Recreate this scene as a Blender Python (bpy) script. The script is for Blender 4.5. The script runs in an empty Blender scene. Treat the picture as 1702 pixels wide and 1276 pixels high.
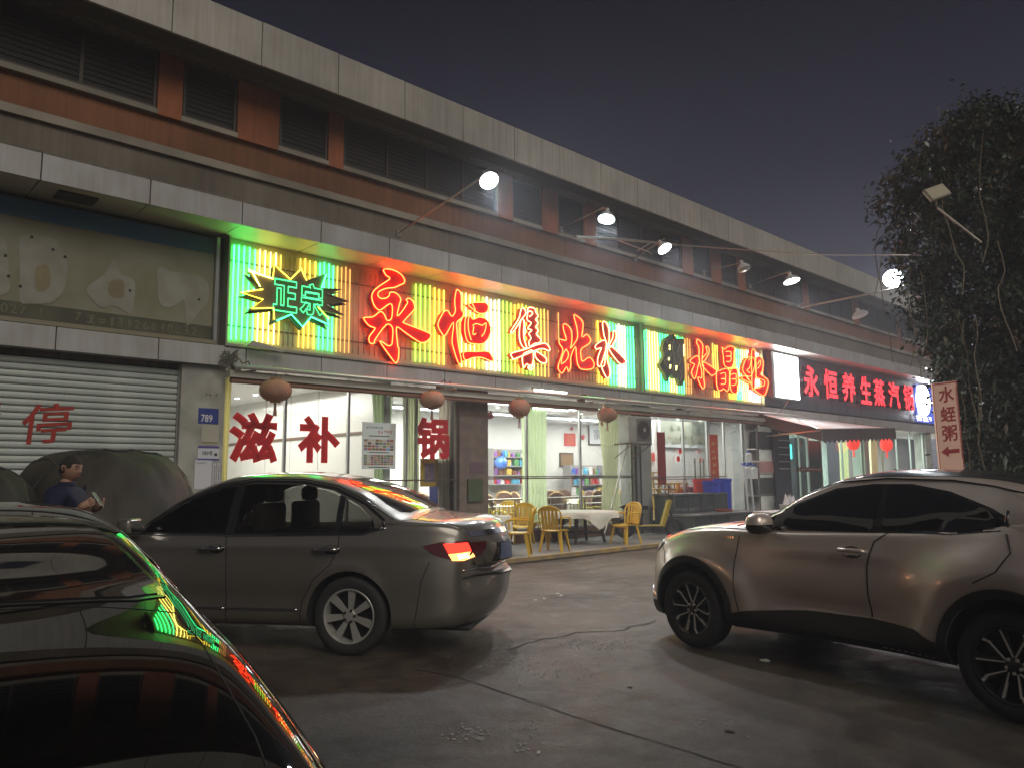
import bpy, bmesh, math, random
import numpy as np
from mathutils import Vector, Matrix
from mathutils.bvhtree import BVHTree
from mathutils.geometry import delaunay_2d_cdt, tessellate_polygon
R_ = math.radians
random.seed(7)
sc = bpy.context.scene
COL = sc.collection

# ------------------------------------------------------------------ camera, sky, light, exposure
W_PX, H_PX, F_PX = 1702.0, 1276.0, 1278.0
YAW, PITCH, ROLL, CAM_Z = R_(43.158), R_(6.953), R_(-0.461), 1.5
fw = Vector((math.sin(YAW)*math.cos(PITCH), math.cos(YAW)*math.cos(PITCH), math.sin(PITCH)))
r0 = Vector((math.cos(YAW), -math.sin(YAW), 0))
u0 = r0.cross(fw)
rt = math.cos(ROLL)*r0 + math.sin(ROLL)*u0
up = -math.sin(ROLL)*r0 + math.cos(ROLL)*u0
cd = bpy.data.cameras.new('camera'); cam = bpy.data.objects.new('camera', cd); COL.objects.link(cam)
cd.sensor_fit = 'HORIZONTAL'; cd.sensor_width = 36.0; cd.lens = 36.0*F_PX/W_PX
cd.clip_start = 0.05; cd.clip_end = 2000
m = Matrix((( rt.x, up.x, -fw.x, 0), (rt.y, up.y, -fw.y, 0), (rt.z, up.z, -fw.z, CAM_Z), (0, 0, 0, 1)))
cam.matrix_world = m
sc.camera = cam

world = bpy.data.worlds.new('World'); sc.world = world; world.use_nodes = True
wn = world.node_tree.nodes; wl = world.node_tree.links; wn.clear()
wo = wn.new('ShaderNodeOutputWorld'); wb = wn.new('ShaderNodeBackground'); wl.new(wb.outputs[0], wo.inputs[0])
wtc = wn.new('ShaderNodeTexCoord'); wsx = wn.new('ShaderNodeSeparateXYZ'); wl.new(wtc.outputs['Generated'], wsx.inputs[0])
wr = wn.new('ShaderNodeValToRGB'); wl.new(wsx.outputs['Z'], wr.inputs[0])
cr = wr.color_ramp
cr.elements[0].position = 0.0; cr.elements[0].color = (0.070, 0.070, 0.088, 1)
cr.elements[1].position = 1.0; cr.elements[1].color = (0.004, 0.004, 0.007, 1)
for p_, c_ in ((0.18, (0.050, 0.051, 0.068, 1)), (0.36, (0.018, 0.019, 0.031, 1)), (0.55, (0.007, 0.007, 0.012, 1))):
    e_ = cr.elements.new(p_); e_.color = c_
wnz = wn.new('ShaderNodeTexNoise'); wnz.inputs['Scale'].default_value = 1.6; wnz.inputs['Detail'].default_value = 3
wl.new(wtc.outputs['Generated'], wnz.inputs['Vector'])
wmr = wn.new('ShaderNodeMapRange'); wmr.inputs['To Min'].default_value = 0.62; wmr.inputs['To Max'].default_value = 0.92
wl.new(wnz.outputs['Fac'], wmr.inputs['Value']); wl.new(wr.outputs[0], wb.inputs['Color']); wl.new(wmr.outputs[0], wb.inputs['Strength'])

# one weak, very soft, warm source: the town's glow from the street side (behind the camera)
sd = bpy.data.lights.new('street_glow', 'SUN'); sun = bpy.data.objects.new('street_glow', sd); COL.objects.link(sun)
sd.energy = 0.72; sd.angle = R_(35); sd.color = (1.0, 0.92, 0.81)
sun.rotation_euler = Vector((0.15, 0.80, -0.58)).to_track_quat('-Z', 'Y').to_euler()

vs = sc.view_settings; vs.view_transform = 'Standard'; vs.look = 'None'; vs.exposure = 0.85; vs.gamma = 1.0
vs.use_curve_mapping = False
sc.render.engine = 'CYCLES'
cy = sc.cycles
cy.use_denoising = True
try: cy.denoiser = 'OPENIMAGEDENOISE'
except Exception: pass
cy.max_bounces = 7; cy.diffuse_bounces = 3; cy.glossy_bounces = 4; cy.transmission_bounces = 6; cy.transparent_max_bounces = 12
cy.sample_clamp_indirect = 4.0; cy.sample_clamp_direct = 0.0
cy.caustics_reflective = False; cy.caustics_refractive = False
cy.use_light_tree = True

# ------------------------------------------------------------------ helpers
def ray(px, py):
    return rt*((px-W_PX/2)/F_PX) + up*(-(py-H_PX/2)/F_PX) + fw
def onY(px, py, Y):
    d = ray(px, py); return Vector((0, 0, CAM_Z)) + d*(Y/d.y)
def onX(px, py, X):
    d = ray(px, py); return Vector((0, 0, CAM_Z)) + d*(X/d.x)
def onZ(px, py, Z):
    d = ray(px, py); return Vector((0, 0, CAM_Z)) + d*((Z-CAM_Z)/d.z)
def onD(px, py, D):
    return Vector((0, 0, CAM_Z)) + ray(px, py)*D

MATS = {}
def mat(name, col=(0.5, 0.5, 0.5), rough=0.6, metal=0.0, coat=0.0, emit=None, estr=1.0, noise=0.0, nscale=6.0, bump=0.0, bscale=40.0, spec=0.5, col2=None, coords='Object', coat_rough=0.04, streak=0.0):
    if name in MATS: return MATS[name]
    M = bpy.data.materials.new(name); M.use_nodes = True
    n = M.node_tree.nodes; l = M.node_tree.links; b = n['Principled BSDF']
    b.inputs['Base Color'].default_value = (*col, 1); b.inputs['Roughness'].default_value = rough
    b.inputs['Metallic'].default_value = metal; b.inputs['Coat Weight'].default_value = coat
    b.inputs['Coat Roughness'].default_value = coat_rough; b.inputs['Specular IOR Level'].default_value = spec
    if emit:
        b.inputs['Emission Color'].default_value = (*emit, 1); b.inputs['Emission Strength'].default_value = estr
    tc = None
    if noise or bump:
        tc = n.new('ShaderNodeTexCoord')
    if noise:
        t = n.new('ShaderNodeTexNoise'); t.inputs['Scale'].default_value = nscale; t.inputs['Detail'].default_value = 6
        l.new(tc.outputs[coords], t.inputs['Vector'])
        r = n.new('ShaderNodeValToRGB'); l.new(t.outputs['Fac'], r.inputs[0])
        c2 = col2 or tuple(c*(1-noise) for c in col)
        r.color_ramp.elements[0].position = 0.35; r.color_ramp.elements[0].color = (*c2, 1)
        r.color_ramp.elements[1].position = 0.65; r.color_ramp.elements[1].color = (*col, 1)
        l.new(r.outputs[0], b.inputs['Base Color'])
        if streak:
            # rain streaks: noise stretched along the vertical
            mp = n.new('ShaderNodeMapping'); mp.inputs['Scale'].default_value = (7, 7, .35); l.new(tc.outputs[coords], mp.inputs['Vector'])
            t2 = n.new('ShaderNodeTexNoise'); t2.inputs['Scale'].default_value = 1.6; t2.inputs['Detail'].default_value = 7; t2.inputs['Roughness'].default_value = .65; l.new(mp.outputs[0], t2.inputs['Vector'])
            r2 = n.new('ShaderNodeValToRGB'); l.new(t2.outputs['Fac'], r2.inputs[0]); k = 1-streak
            r2.color_ramp.elements[0].position = .36; r2.color_ramp.elements[0].color = (k, k*.97, k*.92, 1); r2.color_ramp.elements[1].position = .60; r2.color_ramp.elements[1].color = (1, 1, 1, 1)
            mm = n.new('ShaderNodeMixRGB'); mm.blend_type = 'MULTIPLY'; mm.inputs[0].default_value = 1; l.new(r.outputs[0], mm.inputs[1]); l.new(r2.outputs[0], mm.inputs[2]); l.new(mm.outputs[0], b.inputs['Base Color'])
    if bump:
        t = n.new('ShaderNodeTexNoise'); t.inputs['Scale'].default_value = bscale; t.inputs['Detail'].default_value = 4
        l.new(tc.outputs[coords], t.inputs['Vector'])
        bp = n.new('ShaderNodeBump'); bp.inputs['Strength'].default_value = bump; bp.inputs['Distance'].default_value = 0.02
        l.new(t.outputs['Fac'], bp.inputs['Height']); l.new(bp.outputs[0], b.inputs['Normal'])
    MATS[name] = M
    return M
def glow(name, col, s):
    if name in MATS: return MATS[name]
    M = bpy.data.materials.new(name); M.use_nodes = True
    n = M.node_tree.nodes; l = M.node_tree.links; n.clear()
    o = n.new('ShaderNodeOutputMaterial'); e = n.new('ShaderNodeEmission')
    e.inputs[0].default_value = (*col, 1); e.inputs[1].default_value = s; l.new(e.outputs[0], o.inputs[0])
    MATS[name] = M; return M
def pane_mat(name, tint=(0.9, 0.93, 0.92), refl=0.10):
    if name in MATS: return MATS[name]
    M = bpy.data.materials.new(name); M.use_nodes = True
    n = M.node_tree.nodes; l = M.node_tree.links; n.clear()
    o = n.new('ShaderNodeOutputMaterial'); t = n.new('ShaderNodeBsdfTransparent'); t.inputs[0].default_value = (*tint, 1)
    g = n.new('ShaderNodeBsdfGlossy'); g.inputs['Roughness'].default_value = 0.01
    lw = n.new('ShaderNodeLayerWeight'); lw.inputs[0].default_value = refl*3
    mx = n.new('ShaderNodeMixShader'); mp = n.new('ShaderNodeMath'); mp.operation = 'MULTIPLY'; mp.inputs[1].default_value = 0.32
    l.new(lw.outputs['Fresnel'], mp.inputs[0]); l.new(mp.outputs[0], mx.inputs[0]); l.new(t.outputs[0], mx.inputs[1]); l.new(g.outputs[0], mx.inputs[2]); l.new(mx.outputs[0], o.inputs[0])
    MATS[name] = M; return M

class MB:
    def __init__(s): s.v = []; s.f = []; s.sm = False
    def add(s, vs, fs):
        b = len(s.v); s.v += [tuple(v) for v in vs]; s.f += [tuple(i+b for i in f) for f in fs]; return s
    def box(s, x0, y0, z0, x1, y1, z1):
        vs = [(x0,y0,z0),(x1,y0,z0),(x1,y1,z0),(x0,y1,z0),(x0,y0,z1),(x1,y0,z1),(x1,y1,z1),(x0,y1,z1)]
        return s.add(vs, [(0,3,2,1),(4,5,6,7),(0,1,5,4),(1,2,6,5),(2,3,7,6),(3,0,4,7)])
    def rbox(s, x0, y0, z0, x1, y1, z1, r=0.01, seg=2):
        bm = bmesh.new(); bmesh.ops.create_cube(bm, size=1)
        for v in bm.verts:
            v.co = Vector(((x0+x1)/2+v.co.x*(x1-x0), (y0+y1)/2+v.co.y*(y1-y0), (z0+z1)/2+v.co.z*(z1-z0)))
        bmesh.ops.bevel(bm, geom=bm.edges[:], offset=r, segments=seg, affect='EDGES', profile=0.5)
        bm.verts.index_update(); s.add([v.co[:] for v in bm.verts], [[v.index for v in f.verts] for f in bm.faces]); bm.free(); return s
    def tube(s, pts, r, n=8, closed=False, cap=True):
        P = [Vector(p) for p in pts]; N = len(P); rr = r if isinstance(r, (list, tuple)) else [r]*N
        prev = None; b = len(s.v)
        for i in range(N):
            if closed: t = P[(i+1) % N]-P[i-1]
            else: t = P[min(i+1, N-1)]-P[max(i-1, 0)]
            if t.length < 1e-9: t = Vector((0, 0, 1))
            t.normalize()
            if prev is None:
                a = Vector((0, 0, 1)) if abs(t.z) < 0.9 else Vector((1, 0, 0)); a = (a-t*a.dot(t)).normalized()
            else:
                a = prev-t*prev.dot(t)
                a = a.normalized() if a.length > 1e-6 else t.orthogonal().normalized()
            prev = a; c = t.cross(a)
            for k in range(n):
                q = 2*math.pi*k/n; s.v.append(tuple(P[i]+(a*math.cos(q)+c*math.sin(q))*rr[i]))
        for i in range(N if closed else N-1):
            j = (i+1) % N
            for k in range(n):
                s.f.append((b+i*n+k, b+i*n+(k+1) % n, b+j*n+(k+1) % n, b+j*n+k))
        if cap and not closed:
            s.f.append(tuple(b+k for k in range(n-1, -1, -1))); s.f.append(tuple(b+(N-1)*n+k for k in range(n)))
        return s
    def lathe(s, prof, n=24, c=(0, 0, 0), axis='z'):
        b = len(s.v)
        for (r, h) in prof:
            for k in range(n):
                q = 2*math.pi*k/n; a, d = r*math.cos(q), r*math.sin(q)
                p = (a, d, h) if axis == 'z' else ((a, h, d) if axis == 'y' else (h, a, d))
                s.v.append((p[0]+c[0], p[1]+c[1], p[2]+c[2]))
        for i in range(len(prof)-1):
            for k in range(n):
                s.f.append((b+i*n+k, b+i*n+(k+1) % n, b+(i+1)*n+(k+1) % n, b+(i+1)*n+k))
        return s
    def prism(s, poly, y0, y1, xf=None):
        """poly of (x, z); extruded along y from y0 to y1; xf maps a point"""
        n = len(poly); tri = tessellate_polygon([[Vector((p[0], p[1], 0)) for p in poly]])
        vs = [(p[0], y0, p[1]) for p in poly]+[(p[0], y1, p[1]) for p in poly]
        if xf: vs = [tuple(xf(Vector(v))) for v in vs]
        fs = [tuple(t) for t in tri]+[tuple(i+n for i in reversed(t)) for t in tri]+[(i, (i+1) % n, (i+1) % n+n, i+n) for i in range(n)]
        return s.add(vs, fs)
    def quad(s, a, b, c, d): return s.add([a, b, c, d], [(0, 1, 2, 3)])
    def obj(s, name, material, parent=None, smooth=None, world=None, link=True):
        me = bpy.data.meshes.new(name); me.from_pydata(s.v, [], s.f)
        mm = material if isinstance(material, list) else [material]
        for q in mm: me.materials.append(q)
        if smooth is None: smooth = False
        if smooth:
            me.polygons.foreach_set('use_smooth', [True]*len(me.polygons))
            if smooth != True:
                try: me.set_sharp_from_angle(angle=R_(smooth))
                except Exception: pass
        bm = bmesh.new(); bm.from_mesh(me); bmesh.ops.recalc_face_normals(bm, faces=bm.faces); bm.to_mesh(me); bm.free()
        me.update()
        o = bpy.data.objects.new(name, me); COL.objects.link(o)
        if parent is not None: adopt(o, parent)
        return o
ROOTLOC = {}
def adopt(o, parent):
    o.parent = parent
    if parent.get('_w') or parent.name in ROOTLOC:
        o.matrix_parent_inverse = Matrix.Translation(-Vector(ROOTLOC[parent.name]))
        ROOTLOC2[o.name] = 1
ROOTLOC2 = {}
def thing(name, label, cat, loc=(0, 0, 0), rz=0.0, group=None, worldparts=False):
    o = bpy.data.objects.new(name, None); COL.objects.link(o); o.empty_display_size = 0.1
    o.location = loc; o.rotation_euler = (0, 0, rz); o['label'] = label; o['category'] = cat
    if group: o['group'] = group
    if worldparts: ROOTLOC[o.name] = tuple(loc)
    return o
def tag(o, label, cat, group=None):
    o['label'] = label; o['category'] = cat
    if group: o['group'] = group
    return o
def struct(o): o['kind'] = 'structure'; return o
def stuff(o): o['kind'] = 'stuff'; return o
def dup(root, loc=None, rz=None, label=None, group=None):
    def cp(o, par):
        c = o.copy(); COL.objects.link(c)
        if par is not None:
            c.parent = par; c.matrix_parent_inverse = o.matrix_parent_inverse.copy()
        for ch in KIDS(o): cp(ch, c)
        return c
    r = cp(root, None)
    if loc is not None: r.location = loc
    if rz is not None: r.rotation_euler = (0, 0, rz)
    if label: r['label'] = label
    if group: r['group'] = group
    return r
def KIDS(o): return [c for c in bpy.data.objects if c.parent == o]
def smooth_poly(P, n=4, closed=True):
    """Catmull-Rom through 2-D or 3-D points"""
    P = [Vector(p) for p in P]; N = len(P); out = []
    for i in range(N if closed else N-1):
        if closed: a, b, c, d = P[i-1], P[i], P[(i+1) % N], P[(i+2) % N]
        else: a, b, c, d = P[max(i-1, 0)], P[i], P[i+1], P[min(i+2, N-1)]
        for k in range(n):
            t = k/n
            out.append(0.5*((2*b)+(c-a)*t+(2*a-5*b+4*c-d)*t*t+(3*b-a-3*c+d)*t**3))
    if not closed: out.append(P[-1])
    return out
def text_mesh(s, size=1.0, offset=0.0, extrude=0.0, bevel=0.0, outline=False, res=3):
    """the glyphs of s as (verts, faces) in the xy plane, left-bottom at the origin of their box; also returns width and height"""
    c = bpy.data.curves.new('glyph', 'FONT'); c.body = s; c.size = size; c.offset = offset; c.extrude = extrude
    c.resolution_u = res
    if outline: c.fill_mode = 'NONE'; c.bevel_depth = bevel; c.bevel_resolution = 1; c.extrude = 0
    o = bpy.data.objects.new('glyph', c); COL.objects.link(o)
    dg = bpy.context.evaluated_depsgraph_get(); dg.update()
    me = bpy.data.meshes.new_from_object(o.evaluated_get(dg))
    vs = [tuple(v.co) for v in me.vertices]; fs = [tuple(p.vertices) for p in me.polygons]
    bpy.data.objects.remove(o); bpy.data.curves.remove(c); bpy.data.meshes.remove(me)
    if not vs: return [], [], 1, 1
    x0 = min(v[0] for v in vs); x1 = max(v[0] for v in vs); y0 = min(v[1] for v in vs); y1 = max(v[1] for v in vs)
    return [(v[0]-x0, v[1]-y0, v[2]) for v in vs], fs, x1-x0, y1-y0
def text_on(mb, s, O, U, V, w=None, h=None, offset=0.0, thick=0.0, bold=0.0, **k):
    """write s in the box with corner O, unit axes U, V, width w, height h; thick pushes it out along U x V"""
    bold = bold or max(offset, 0.0)*.8
    vs, fs, tw, th = text_mesh(s, 1.0, 0.0, thick/2 if thick else 0.0, **k)
    if w is None: w = tw*h/th
    if h is None: h = th*w/tw
    O = Vector(O); U = Vector(U); V = Vector(V); N = U.cross(V)
    zz = max([v[2] for v in vs]+[0])
    mb.add([O+U*(v[0]/tw*w)+V*(v[1]/th*h)+N*(v[2]+zz) for v in vs], fs)
    if bold:
        v2, f2, _, _ = text_mesh(s, 1.0, outline=True, bevel=bold, res=2)
        fl = (thick*.5+.0008)/bold
        mb.add([O+U*((v[0]-bold)/tw*w)+V*((v[1]-bold)/th*h)+N*(v[2]*fl+zz) for v in v2], f2)
    return w
ORD = ['first', 'second', 'third', 'fourth', 'fifth', 'sixth', 'seventh', 'eighth', 'ninth', 'tenth', 'eleventh', 'twelfth', 'thirteenth', 'fourteenth', 'fifteenth', 'sixteenth', 'seventeenth', 'eighteenth', 'nineteenth', 'twentieth']
UX, UZ = Vector((1, 0, 0)), Vector((0, 0, 1))
GSLOPE = lambda Y: 0.0
# ------------------------------------------------------------------ ground
def ground_mat():
    M = bpy.data.materials.new('worn_concrete_ground'); M.use_nodes = True
    n = M.node_tree.nodes; l = M.node_tree.links; b = n['Principled BSDF']
    tc = n.new('ShaderNodeTexCoord')
    def nz(s, d=8, rough=0.6, dist=0.0):
        t = n.new('ShaderNodeTexNoise'); t.inputs['Scale'].default_value = s; t.inputs['Detail'].default_value = d
        t.inputs['Roughness'].default_value = rough; t.inputs['Distortion'].default_value = dist; l.new(tc.outputs['Object'], t.inputs['Vector']); return t
    def ramp(src, a, ca, bb, cb):
        r = n.new('ShaderNodeValToRGB'); l.new(src, r.inputs[0]); r.color_ramp.elements[0].position = a; r.color_ramp.elements[0].color = (*ca, 1)
        r.color_ramp.elements[1].position = bb; r.color_ramp.elements[1].color = (*cb, 1); return r
    big = nz(0.45, 8, 0.62, 0.6); mid = nz(3.1, 9, 0.7); fine = nz(34, 8, 0.82)
    r1 = ramp(big.outputs['Fac'], 0.38, (0.032, 0.025, 0.019), 0.62, (0.120, 0.093, 0.072))
    r2 = ramp(mid.outputs['Fac'], 0.34, (0.50, 0.50, 0.50), 0.68, (1.35, 1.30, 1.24))
    r3 = ramp(fine.outputs['Fac'], 0.34, (0.45, 0.45, 0.45), 0.68, (1.55, 1.52, 1.48))
    a = n.new('ShaderNodeMixRGB'); a.blend_type = 'MULTIPLY'; a.inputs[0].default_value = 1; l.new(r1.outputs[0], a.inputs[1]); l.new(r2.outputs[0], a.inputs[2])
    c = n.new('ShaderNodeMixRGB'); c.blend_type = 'MULTIPLY'; c.inputs[0].default_value = 0.8; l.new(a.outputs[0], c.inputs[1]); l.new(r3.outputs[0], c.inputs[2])
    # pale scuffs and dried splashes
    sp = nz(1.3, 10, 0.78, 1.2); rs = ramp(sp.outputs['Fac'], 0.64, (0, 0, 0), 0.74, (1, 1, 1))
    mm = n.new('ShaderNodeMixRGB'); l.new(rs.outputs[0], mm.inputs[0]); l.new(c.outputs[0], mm.inputs[1]); mm.inputs[2].default_value = (0.20, 0.18, 0.16, 1)
    # oil-dark stains
    st = nz(0.9, 6, 0.6, 0.8); ro = ramp(st.outputs['Fac'], 0.28, (0.5, 0.48, 0.46), 0.42, (1, 1, 1))
    mo = n.new('ShaderNodeMixRGB'); mo.blend_type = 'MULTIPLY'; mo.inputs[0].default_value = 1; l.new(mm.outputs[0], mo.inputs[1]); l.new(ro.outputs[0], mo.inputs[2])
    l.new(mo.outputs[0], b.inputs['Base Color'])
    rr = n.new('ShaderNodeMapRange'); rr.inputs['From Min'].default_value = 0.3; rr.inputs['From Max'].default_value = 0.7
    rr.inputs['To Min'].default_value = 0.36; rr.inputs['To Max'].default_value = 0.78; l.new(mid.outputs['Fac'], rr.inputs['Value']); l.new(rr.outputs[0], b.inputs['Roughness'])
    b.inputs['Specular IOR Level'].default_value = 0.45
    bp = n.new('ShaderNodeBump'); bp.inputs['Strength'].default_value = 0.55; bp.inputs['Distance'].default_value = 0.02; l.new(fine.outputs['Fac'], bp.inputs['Height'])
    bp2 = n.new('ShaderNodeBump'); bp2.inputs['Strength'].default_value = 0.5; bp2.inputs['Distance'].default_value = 0.05; l.new(mid.outputs['Fac'], bp2.inputs['Height']); l.new(bp.outputs[0], bp2.inputs['Normal'])
    l.new(bp2.outputs[0], b.inputs['Normal'])
    return M
GM = ground_mat()
g = MB(); ys = [-60, -5, 3.9]+[3.9+0.1*k for k in range(1, 17)]+[9, 14, 120]
xs = [-80, -10, 0, 5, 10, 20, 40, 140]
g.add([(x, y, GSLOPE(y)) for y in ys for x in xs], [(j*len(xs)+i, j*len(xs)+i+1, (j+1)*len(xs)+i+1, (j+1)*len(xs)+i) for j in range(len(ys)-1) for i in range(len(xs)-1)])
struct(g.obj('ground', GM, smooth=True))
part_wall_y = 14.55
# terrace slab and its painted kerb edge
TZ = 0.09; KY = 10.1
struct(MB().box(-10, KY, 0.0, 45, 12.40, TZ).obj('terrace', mat('terrace_concrete', (0.21, 0.20, 0.185), 0.6, noise=0.35, nscale=3, bump=0.3)))
struct(MB().box(-10, KY-0.03, 0.02, 45, KY+0.10, TZ+0.004).obj('kerb', mat('worn_yellow_kerb_paint', (0.42, 0.27, 0.07), 0.6, noise=0.6, nscale=4, col2=(0.2, 0.17, 0.13))))
# cracks and expansion joint: thin dark jagged strips lying on the concrete
def crack(pts, w, name, seed, jag=0.05, step=0.12, z=0.004):
    rnd = random.Random(seed); mb = MB(); line = []
    for i in range(len(pts)-1):
        a, b = Vector(pts[i]), Vector(pts[i+1]); n = max(1, int((b-a).length/step))
        for k in range(n):
            p = a.lerp(b, k/n); line.append(Vector((p.x+rnd.uniform(-jag, jag), p.y+rnd.uniform(-jag, jag))))
    line.append(Vector(pts[-1])); L = []; Rr = []
    for i, p in enumerate(line):
        t = (line[min(i+1, len(line)-1)]-line[max(i-1, 0)]).normalized(); nrm = Vector((-t.y, t.x)); ww = w*rnd.uniform(0.4, 1.3)
        L.append((p.x+nrm.x*ww, p.y+nrm.y*ww, GSLOPE(p.y)+z)); Rr.append((p.x-nrm.x*ww, p.y-nrm.y*ww, GSLOPE(p.y)+z))
    n = len(line); mb.add(L+Rr, [(i, i+1, n+i+1, n+i) for i in range(n-1)])
    return struct(mb.obj(name, mat('crack_dirt', (0.018, 0.016, 0.014), 0.9)))
def g2(px, py, z=0.0):
    p = onZ(px, py, z); return (p.x, p.y)
crack([g2(690, 1112), g2(760, 1125), g2(1000, 1205), g2(1260, 1285)], 0.006, 'ground_joint', 1, 0.006)
crack([g2(840, 1080), g2(900, 1062), g2(960, 1052), g2(1040, 1045), g2(1090, 1030)], 0.010, 'ground_crack', 2, 0.04)
crack([g2(850, 960), g2(930, 952), g2(1000, 942), g2(1060, 935)], 0.010, 'ground_crack', 3, 0.05, 0.14)
crack([g2(850, 966), g2(900, 960), g2(950, 958)], 0.008, 'ground_crack', 4, 0.06, 0.14)
crack([g2(905, 1000), g2(960, 985), g2(1050, 975)], 0.005, 'ground_crack', 5, 0.05, 0.16)
crack([g2(1030, 965), g2(1055, 972)], 0.010, 'ground_crack', 6, 0.04, 0.1)
# debris
wp = mat('litter_white', (0.7, 0.68, 0.62), 0.8, noise=0.3, nscale=30); lf = mat('dead_leaf', (0.045, 0.028, 0.016), 0.8)
def crumple(name, px, py, s, m_, label, cat, flat=0.5, seed=1, z=0.0):
    rnd = random.Random(seed); bm = bmesh.new(); bmesh.ops.create_icosphere(bm, subdivisions=2, radius=1)
    p = onZ(px, py, z); zz = GSLOPE(p.y)
    for v in bm.verts:
        k = rnd.uniform(0.6, 1.15); v.co = Vector((v.co.x*s*k*1.5, v.co.y*s*k*0.9, max(v.co.z, -0.3)*s*k*flat+0.3*s*flat))
    mb = MB(); bm.verts.index_update(); mb.add([v.co[:] for v in bm.verts], [[v.index for v in f.verts] for f in bm.faces]); bm.free()
    o = mb.obj(name, m_); o.location = (p.x, p.y, zz+0.003); o.rotation_euler = (0, 0, rnd.uniform(0, 3)); return tag(o, label, cat)
crumple('crumpled_paper', 1271, 1099, 0.028, wp, 'small crumpled white paper lying in the shadow of the silver crossover', 'litter', 0.7, 3)
crumple('dead_leaf', 1213, 1216, 0.022, lf, 'dark curled dead leaf on the concrete in the lower right foreground', 'leaf', 0.3, 4)
crumple('dead_leaf', 1047, 1142, 0.02, lf, 'small dark round leaf on the concrete below the pale scuff', 'leaf', 0.2, 5)
G_ = 'white paper scraps on the ground between the cars'
for i, (px, py, lb) in enumerate([(890, 983, 'leftmost of the white scraps on the ground right of the grey sedan'), (904, 981, 'second white scrap from the left, right of the grey sedan'), (926, 973, 'third white scrap on the ground between the two cars'), (932, 976, 'rightmost of the white scraps on the ground between the two cars')]):
    o = crumple('paper_scrap', px, py, 0.022, wp, lb, 'litter', 0.3, 10+i, 0.1); o['group'] = G_
crumple('pebble', 895, 1251, 0.012, wp, 'tiny pale pebble at the bottom of the picture', 'pebble', 0.7, 20)
rnd = random.Random(5); mb = MB()
for (cx_, cy_, n, sx, sy) in ((975, 1068, 150, 70, 14), (845, 1095, 60, 40, 20), (775, 1220, 60, 40, 18), (900, 1110, 60, 110, 30), (880, 1200, 12, 40, 30), (1190, 1200, 12, 60, 20), (860, 1240, 10, 40, 15)):
    for k in range(n):
        px, py = rnd.gauss(cx_, sx*0.5), rnd.gauss(cy_, sy*0.5); p = onZ(px, py, 0.0); z = GSLOPE(p.y); s = rnd.uniform(0.004, 0.015)
        q = rnd.uniform(0, 3); a = Vector((math.cos(q), math.sin(q), 0))*s; b = Vector((-math.sin(q), math.cos(q), 0))*s*rnd.uniform(.4, 1)
        c0 = Vector((p.x, p.y, z+0.003)); t = Vector((0, 0, s*0.6))
        mb.add([c0-a-b, c0+a-b, c0+a+b, c0-a+b, c0+t], [(0, 1, 4), (1, 2, 4), (2, 3, 4), (3, 0, 4)])
stuff(tag(mb.obj('gravel', mat('pale_grit', (0.30, 0.29, 0.27), 0.8)), 'loose pale grit and broken bits scattered on the concrete', 'gravel'))

# ------------------------------------------------------------------ building
bld = thing('shop_building', 'long two storey concrete shop row with panelled canopy, dark upper windows and pale parapet', 'building', (14, 12.3, 0), worldparts=True)
M_pan = mat('grey_composite_panel', (0.44, 0.44, 0.44), 0.38, noise=0.18, nscale=1.3, col2=(0.34, 0.335, 0.32), spec=0.5, streak=.12)
M_par = mat('stained_parapet_panel', (0.44, 0.42, 0.37), 0.5, noise=0.5, nscale=0.9, col2=(0.33, 0.315, 0.28), streak=.20)
M_wall = mat('plain_render_wall', (0.24, 0.22, 0.19), 0.85, noise=0.4, nscale=0.8, bump=0.2, streak=.4)
M_or = mat('orange_brown_paint', (0.22, 0.088, 0.036), 0.8, noise=0.35, nscale=0.7, bump=0.2, streak=.22)
M_dk = mat('dark_joint', (0.03, 0.03, 0.03), 0.8)
X0B, X1B = -7.0, 46.0
YC, YS, YG = 11.5, 12.3, 12.45
def part(name, mb, m_, par=None, **k): return mb.obj(name, m_, par if par is not None else bld, **k)
# core: back body of building above the shops (upper floor slab volume), roof
part('upper_wall', MB().box(X0B, 12.36, 6.0, X1B, 12.60, 8.30), M_or)
part('roof_slab', MB().box(X0B, 12.0, 8.32, X1B, 20.0, 8.80), M_wall)
part('floor_slab', MB().box(X0B, 12.62, 5.55, X1B, 21.0, 5.85), M_wall)
# band above the canopy with a moulding
part('band', MB().box(X0B, 12.0, 5.905, X1B, 12.30, 6.50), mat('band_render', (0.20, 0.17, 0.13), 0.8, noise=0.4, nscale=0.7, streak=.2))
part('band_moulding', MB().box(X0B, 11.93, 6.503, X1B, 12.358, 6.63), mat('moulding_render', (0.30, 0.265, 0.21), 0.75, noise=0.4, nscale=0.9))
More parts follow.
